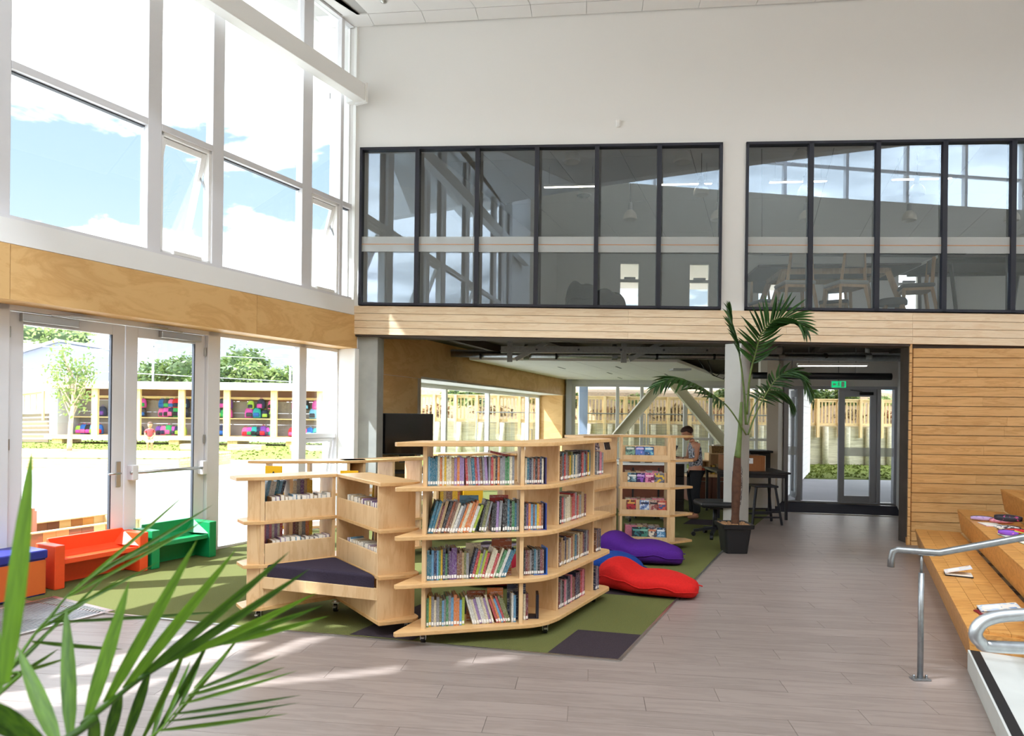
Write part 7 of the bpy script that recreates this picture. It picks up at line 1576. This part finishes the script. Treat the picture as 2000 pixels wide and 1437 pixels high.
def backpack(x, y, z, col, col2, rz, sc, lab):
    t = thing('backpack', lab, 'backpack', M=Matrix.Translation((x, y, z)) @ Matrix.Rotation(rz, 4, 'Z') @ Matrix.Scale(sc, 4), group='school bags in the shelter')
    for me, nm, m_ in ((BB, 'bag_body', col), (BP, 'pocket', col2), (BL, 'carry_loop', col2)):
        o = link(nm, me, t); o.material_slots[0].link = 'OBJECT'; o.material_slots[0].material = BMm[m_]
rb = random.Random(17); bays = [(108, 187, 'end bay'), (187, 270, 'second bay'), (270, 356, 'third bay'), (356, 444, 'fourth bay'), (444, 536, 'fifth bay'), (536, 626, 'last bay')]
plan = {0: [0, 2, 5], 1: [4, 4, 6], 2: [6, 6, 6], 3: [5, 6, 6], 4: [3, 4, 7], 5: [3, 2, 5]}
pref = {(2, 0): ['blue', 'charcoal', 'pink', 'red', 'black', 'navy'], (2, 1): ['pink', 'magenta', 'navy', 'green', 'black', 'charcoal'], (2, 2): ['purple', 'pink', 'green', 'magenta', 'navy', 'lime'], (0, 1): ['blue', 'navy'], (4, 2): ['pink', 'magenta', 'teal', 'navy', 'purple', 'magenta', 'green'], (5, 0): ['pink', 'black', 'magenta'], (5, 1): ['blue', 'light blue'], (4, 0): ['lime', 'navy', 'pink']}
for bi, (u0, u1, bn) in enumerate(bays):
    for row, n in enumerate(plan[bi]):
        x0, x1 = SX(u0) + 0.38, SX(u1) - 0.35; z = (1.82, 1.36, 0.43)[row]
        for k in range(n):
            f = (k + 0.5) / n if not (bi == 0 and row == 1) else 0.72 + 0.2 * k
            x = x0 + (x1 - x0) * f; c = pref.get((bi, row), None); c = c[k % len(c)] if c else rb.choice(BN); c2 = rb.choice(BN)
            lab = '%s school bag with %s pocket, %s of the shelter %s' % (c, c2, ['top hooks', 'middle shelf', 'deck'][row], bn)
            if lab in USED: lab = '%s school bag, %s on the %s of the shelter %s' % (c, ORD[k], ['top hooks', 'middle shelf', 'deck'][row], bn)
            USED[lab] = 1
            backpack(x, 34.32 if row == 0 else (34.3 if row == 1 else 34.05), z, c, c2, rb.uniform(-0.4, 0.4), rb.uniform(0.9, 1.12), lab)
# ramp balustrade and boarded wall left of the shelter
balustrade('timber ramp balustrade sloping up to the left end of the bag shelter', (-29.5, 33.6, 0), (-23.4, 33.3, 0), 0.75, 1.55, 1.02, 4, 0.3)
rmp = thing('ramp_wall', 'weathered timber boards closing the side of the ramp under its balustrade', 'wall', (-26.5, 33.6, 0))
for k in range(7): MB().obb((-29.5, 33.62, 0.08 + k * 0.17), (-23.2, 33.35, 0.10 + k * 0.215), 0.05, 0.15).build('plank', plain('ramp_plank_%d' % k, ['8a7a66', '97866f', '7d6f5e'][k % 3], 0.9), rmp)
bf = thing('boundary_fence', 'grey paling fence behind the ramp, left of the shelter', 'fence', (-29, 38, 0))
for k in range(34): MB().box(-33 + k * 0.31, -32.71 + k * 0.31, 38, 38.04, 0, 3.4 - 0.01 * k).build('paling', plain('paling_grey', 'cfcac8', 0.9) if k == 0 else MATS['paling_grey'], bf)
ho = thing('house', 'blue grey house gable with sloping roof line beyond the paling fence', 'building', (-34, 46, 0))
MB(Matrix.Translation((0, 46, 0)) @ Matrix.Rotation(math.pi / 2, 4, 'X')).prism([(-40, 0), (-30.6, 0), (-30.6, 5.9), (-31.4, 6.3), (-40, 3.6)], -6, 0).build('wall', plain('house_bluegrey', '8f93a3', 0.85), ho)
MB().obb((-40, 49, 3.72), (-31.3, 49, 6.45), 6.6, 0.15).build('roof', plain('house_roof', 'c3c5cc', 0.7), ho)
h2 = thing('house', 'tall pale lilac building end seen behind the young tree', 'building', (-29, 52, 0)); MB().box(-34, -31.0, 52, 58, 0, 7.2).build('wall', plain('house_lilac', 'c6c8d8', 0.85), h2); MB().box(-34.3, -30.8, 51.8, 58.2, 7.2, 7.45).build('roof', M_grey_alu, h2)
f = MB().box(-32.6, -31.5, 51.95, 52.0, 3.6, 4.6).build('window', M_darksteel, h2); MB().box(-32.5, -31.6, 51.93, 51.95, 3.7, 4.5).build('pane', M_gasket, f)
# hedge trees and net poles behind the shelter
for k, (u, y, z, rx, rz, w) in enumerate(((335, 40, 3.5, 2.5, 2.1, 'over the third bay'), (455, 39, 3.8, 2.7, 2.1, 'over the fifth bay'), (520, 38.5, 3.2, 1.8, 1.5, 'over the last bay'), (285, 40, 3.1, 1.8, 1.3, 'over the second bay'))):
    x = (u - 1000) / 1300 * y; leaf_cloud('hedge_tree', 'rounded dense hedge tree rising behind the bag shelter, %s' % w, 'tree', (x, y, z), (rx, 1.6, rz), 3800, 0.15, M_leaf_hedge, 20 + k, 9, [(x, y, 0), (x, y, z)], 'hedge trees behind the shelter')
leaf_cloud('far_tree', 'far green tree top above the blue grey house', 'tree', (-36.5, 52, 7.6), (4.5, 2, 1.3), 1800, 0.2, M_leaf_tree, 31, 7, [(-36.5, 52, 0), (-36.5, 52, 7)])
for k, (u, top) in enumerate(((132, 5.3), (298, 5.2), (104, 3.9), (180, 4.6), (262, 4.9), (566, 4.2))):
    x = (u - 1000) / 1300 * 36.5
    t = thing('net_pole', 'slim grey steel pole standing behind the shelter roof, %s' % ['beside the young tree', 'over the third bay', 'at the shelter end', 'behind the young tree crown', 'between the two entrance doors', 'over the last bay'][k], 'pole', (x, 36.5, 0)); MB().tube([(x, 36.5, -0.1), (x, 36.5, top)], 0.06, 8).build('shaft', M_steel, t, smooth=True); MB().lathe([(0.075, 0), (0.075, 0.05), (0.01, 0.09)], (x, 36.5, top), 8).build('cap', M_steel, t)
for k, z in enumerate((3.7, 4.9)):
    t = thing('net_wire', 'horizontal wire rail strung between the net poles, %s one' % ['lower', 'upper'][k], 'wire', (-18, 36.5, z)); MB().tube([(-28, 36.5, z + 0.3), (-11, 36.5, z - 0.4)], 0.02, 5).build('wire_run', M_steel, t)
# platform with the young tree
pf = thing('timber_platform', 'wide low timber platform with a young tree growing through it', 'platform', (-14, 20, 0))
pl = [(-22, 17.4), (-9.35, 18.75), (-9.1, 21.6), (-22, 22.3)]
for k in range(14):
    f0, f1 = k / 14, (k + 1) / 14 - 0.003
    q = lambda f, a, b: (a[0] + (b[0] - a[0]) * f, a[1] + (b[1] - a[1]) * f)
    MB().prism([q(f0, pl[0], pl[3]), q(f0, pl[1], pl[2]), q(f1, pl[1], pl[2]), q(f1, pl[0], pl[3])], 0.325, 0.36).build('deck_board', M_treated_h, pf)
for k in range(4):
    MB().obb((-22, 17.42, 0.02 + k * 0.08), (-9.37, 18.77, 0.02 + k * 0.08), 0.04, 0.074).build('side_board', M_treated_h, pf); MB().obb((-9.37, 18.77, 0.02 + k * 0.08), (-9.12, 21.6, 0.02 + k * 0.08), 0.04, 0.074).build('side_board', M_treated_h, pf)
yt = thing('young_tree', 'young tree with pale trunk and airy light green crown in the timber platform', 'tree', (-13.95, 21, 0.36))
MB().lathe([(0.35, 0.362), (0.35, 0.372)], (-13.95, 21, 0), 16).build('soil', M_soil, yt)
tk = smooth_path([(-13.95, 21, 0.36), (-13.92, 21, 1.2), (-13.85, 21, 2.0), (-13.9, 21, 2.8)], 12); MB().tube(tk, [0.075 - 0.003 * i for i in range(13)], 8).build('trunk', M_bark_tree, yt, smooth=True)
rt = random.Random(9); tips = []
for k in range(13):
    b = tk[5 + k % 8]; a = rt.uniform(0, 6.28); l = rt.uniform(0.5, 1.0); e = b + V(math.cos(a) * l * 0.62, math.sin(a) * 0.4, l * 1.35); tips.append((b, e))
    MB().tube(smooth_path([b, b.lerp(e, 0.5) + V(0, 0, -0.1), e], 5), [0.028, 0.024, 0.02, 0.016, 0.012, 0.008], 6).build('branch', M_bark_tree, yt, smooth=True)
g = MB()
for k in range(900):
    b, e = rt.choice(tips); p = b.lerp(e, rt.uniform(0.2, 1.12)) + V(rt.gauss(0, 0.16), rt.gauss(0, 0.16), rt.gauss(0, 0.16)); ax = Vector((rt.gauss(0, 1), rt.gauss(0, 1), rt.gauss(0, 1))).normalized(); ay = ax.orthogonal().normalized(); s = rt.uniform(0.04, 0.085)
    g.add([p - ax * s, p + ay * s * 0.5, p + ax * s, p - ay * s * 0.5], [(0, 1, 2, 3)])
g.build('foliage', M_leaf_tree, yt)['kind'] = 'stuff'
for k, (u, v, w) in enumerate(((478, 878, 'in front of the fifth bay'), (600, 884, 'in front of the last bay'), (385, 872, 'in front of the fourth bay'))):
    y = 29.0; x = (u - 1000) / 1300 * y; t = thing('sleeper', 'pale timber sleeper lying on the lawn %s' % w, 'timber', (x, y, 0)); MB().box(x - 0.75, x + 0.75, y, y + 0.5, -0.02, 0.22).build('beam', M_treated_h, t, bevel=0.01); MB().box(x - 0.752, x - 0.75, y, y + 0.5, -0.01, 0.21).build('end_grain', M_soil, t)
# planter of recycled boards just outside the doors
pt2 = thing('planter', 'long planter box of mixed brown recycled boards just outside the entrance doors', 'planter', wl_(3.6, -0.9))
cb_ = ['e2c58f', 'c98a4a', '7d4a30', 'd0944f', '95603c', '8a5638', 'b5763f', '6e4430', 'c2854a', 'e0b878']
for k in range(20):
    a = 2.72 + k * 0.125; MB(ML).box(a, a + 0.122, -0.78, -0.75, -0.015, 0.42).build('board', wood('planter_board_%d' % k, cb_[(k * 3) % 10], cb_[(k * 3) % 10], (6, 6, 0.7), 2, 0.7) if k < 10 else MATS['planter_board_%d' % (k - 10)], pt2)
    MB(ML).box(a, a + 0.122, -1.42, -1.39, -0.015, 0.42).build('board', MATS['planter_board_%d' % (k % 10)], pt2)
for a in (2.70, 5.22): MB(ML).box(a, a + 0.03, -1.42, -0.75, -0.015, 0.42).build('end_board', MATS['planter_board_0'], pt2)
g = MB(ML); g.box(2.69, 5.26, -0.80, -0.735, 0.42, 0.432); g.box(2.69, 5.26, -1.43, -1.37, 0.42, 0.432); g.build('cap_rail', M_treated_h, pt2)
MB(ML).box(2.73, 5.22, -1.39, -0.78, -0.015, 0.33).build('soil', M_soil, pt2)
for k, (t_, h, nm) in enumerate(((3.72, 'a8dc9a', 'light green'), (3.60, 'e89a84', 'salmon pink'))):
    b = thing('peg_board', '%s painted wooden peg standing in the recycled planter' % nm, 'peg', wl_(t_, -1.1)); MB(ML).box(t_, t_ + 0.10, -1.12, -1.09, 0.33, 0.60).build('board', plain('peg_%d' % k, h, 0.6), b); MB(ML).box(t_ + 0.02, t_ + 0.08, -1.121, -1.089, 0.60, 0.63).build('rounded_top', MATS['peg_%d' % k], b)
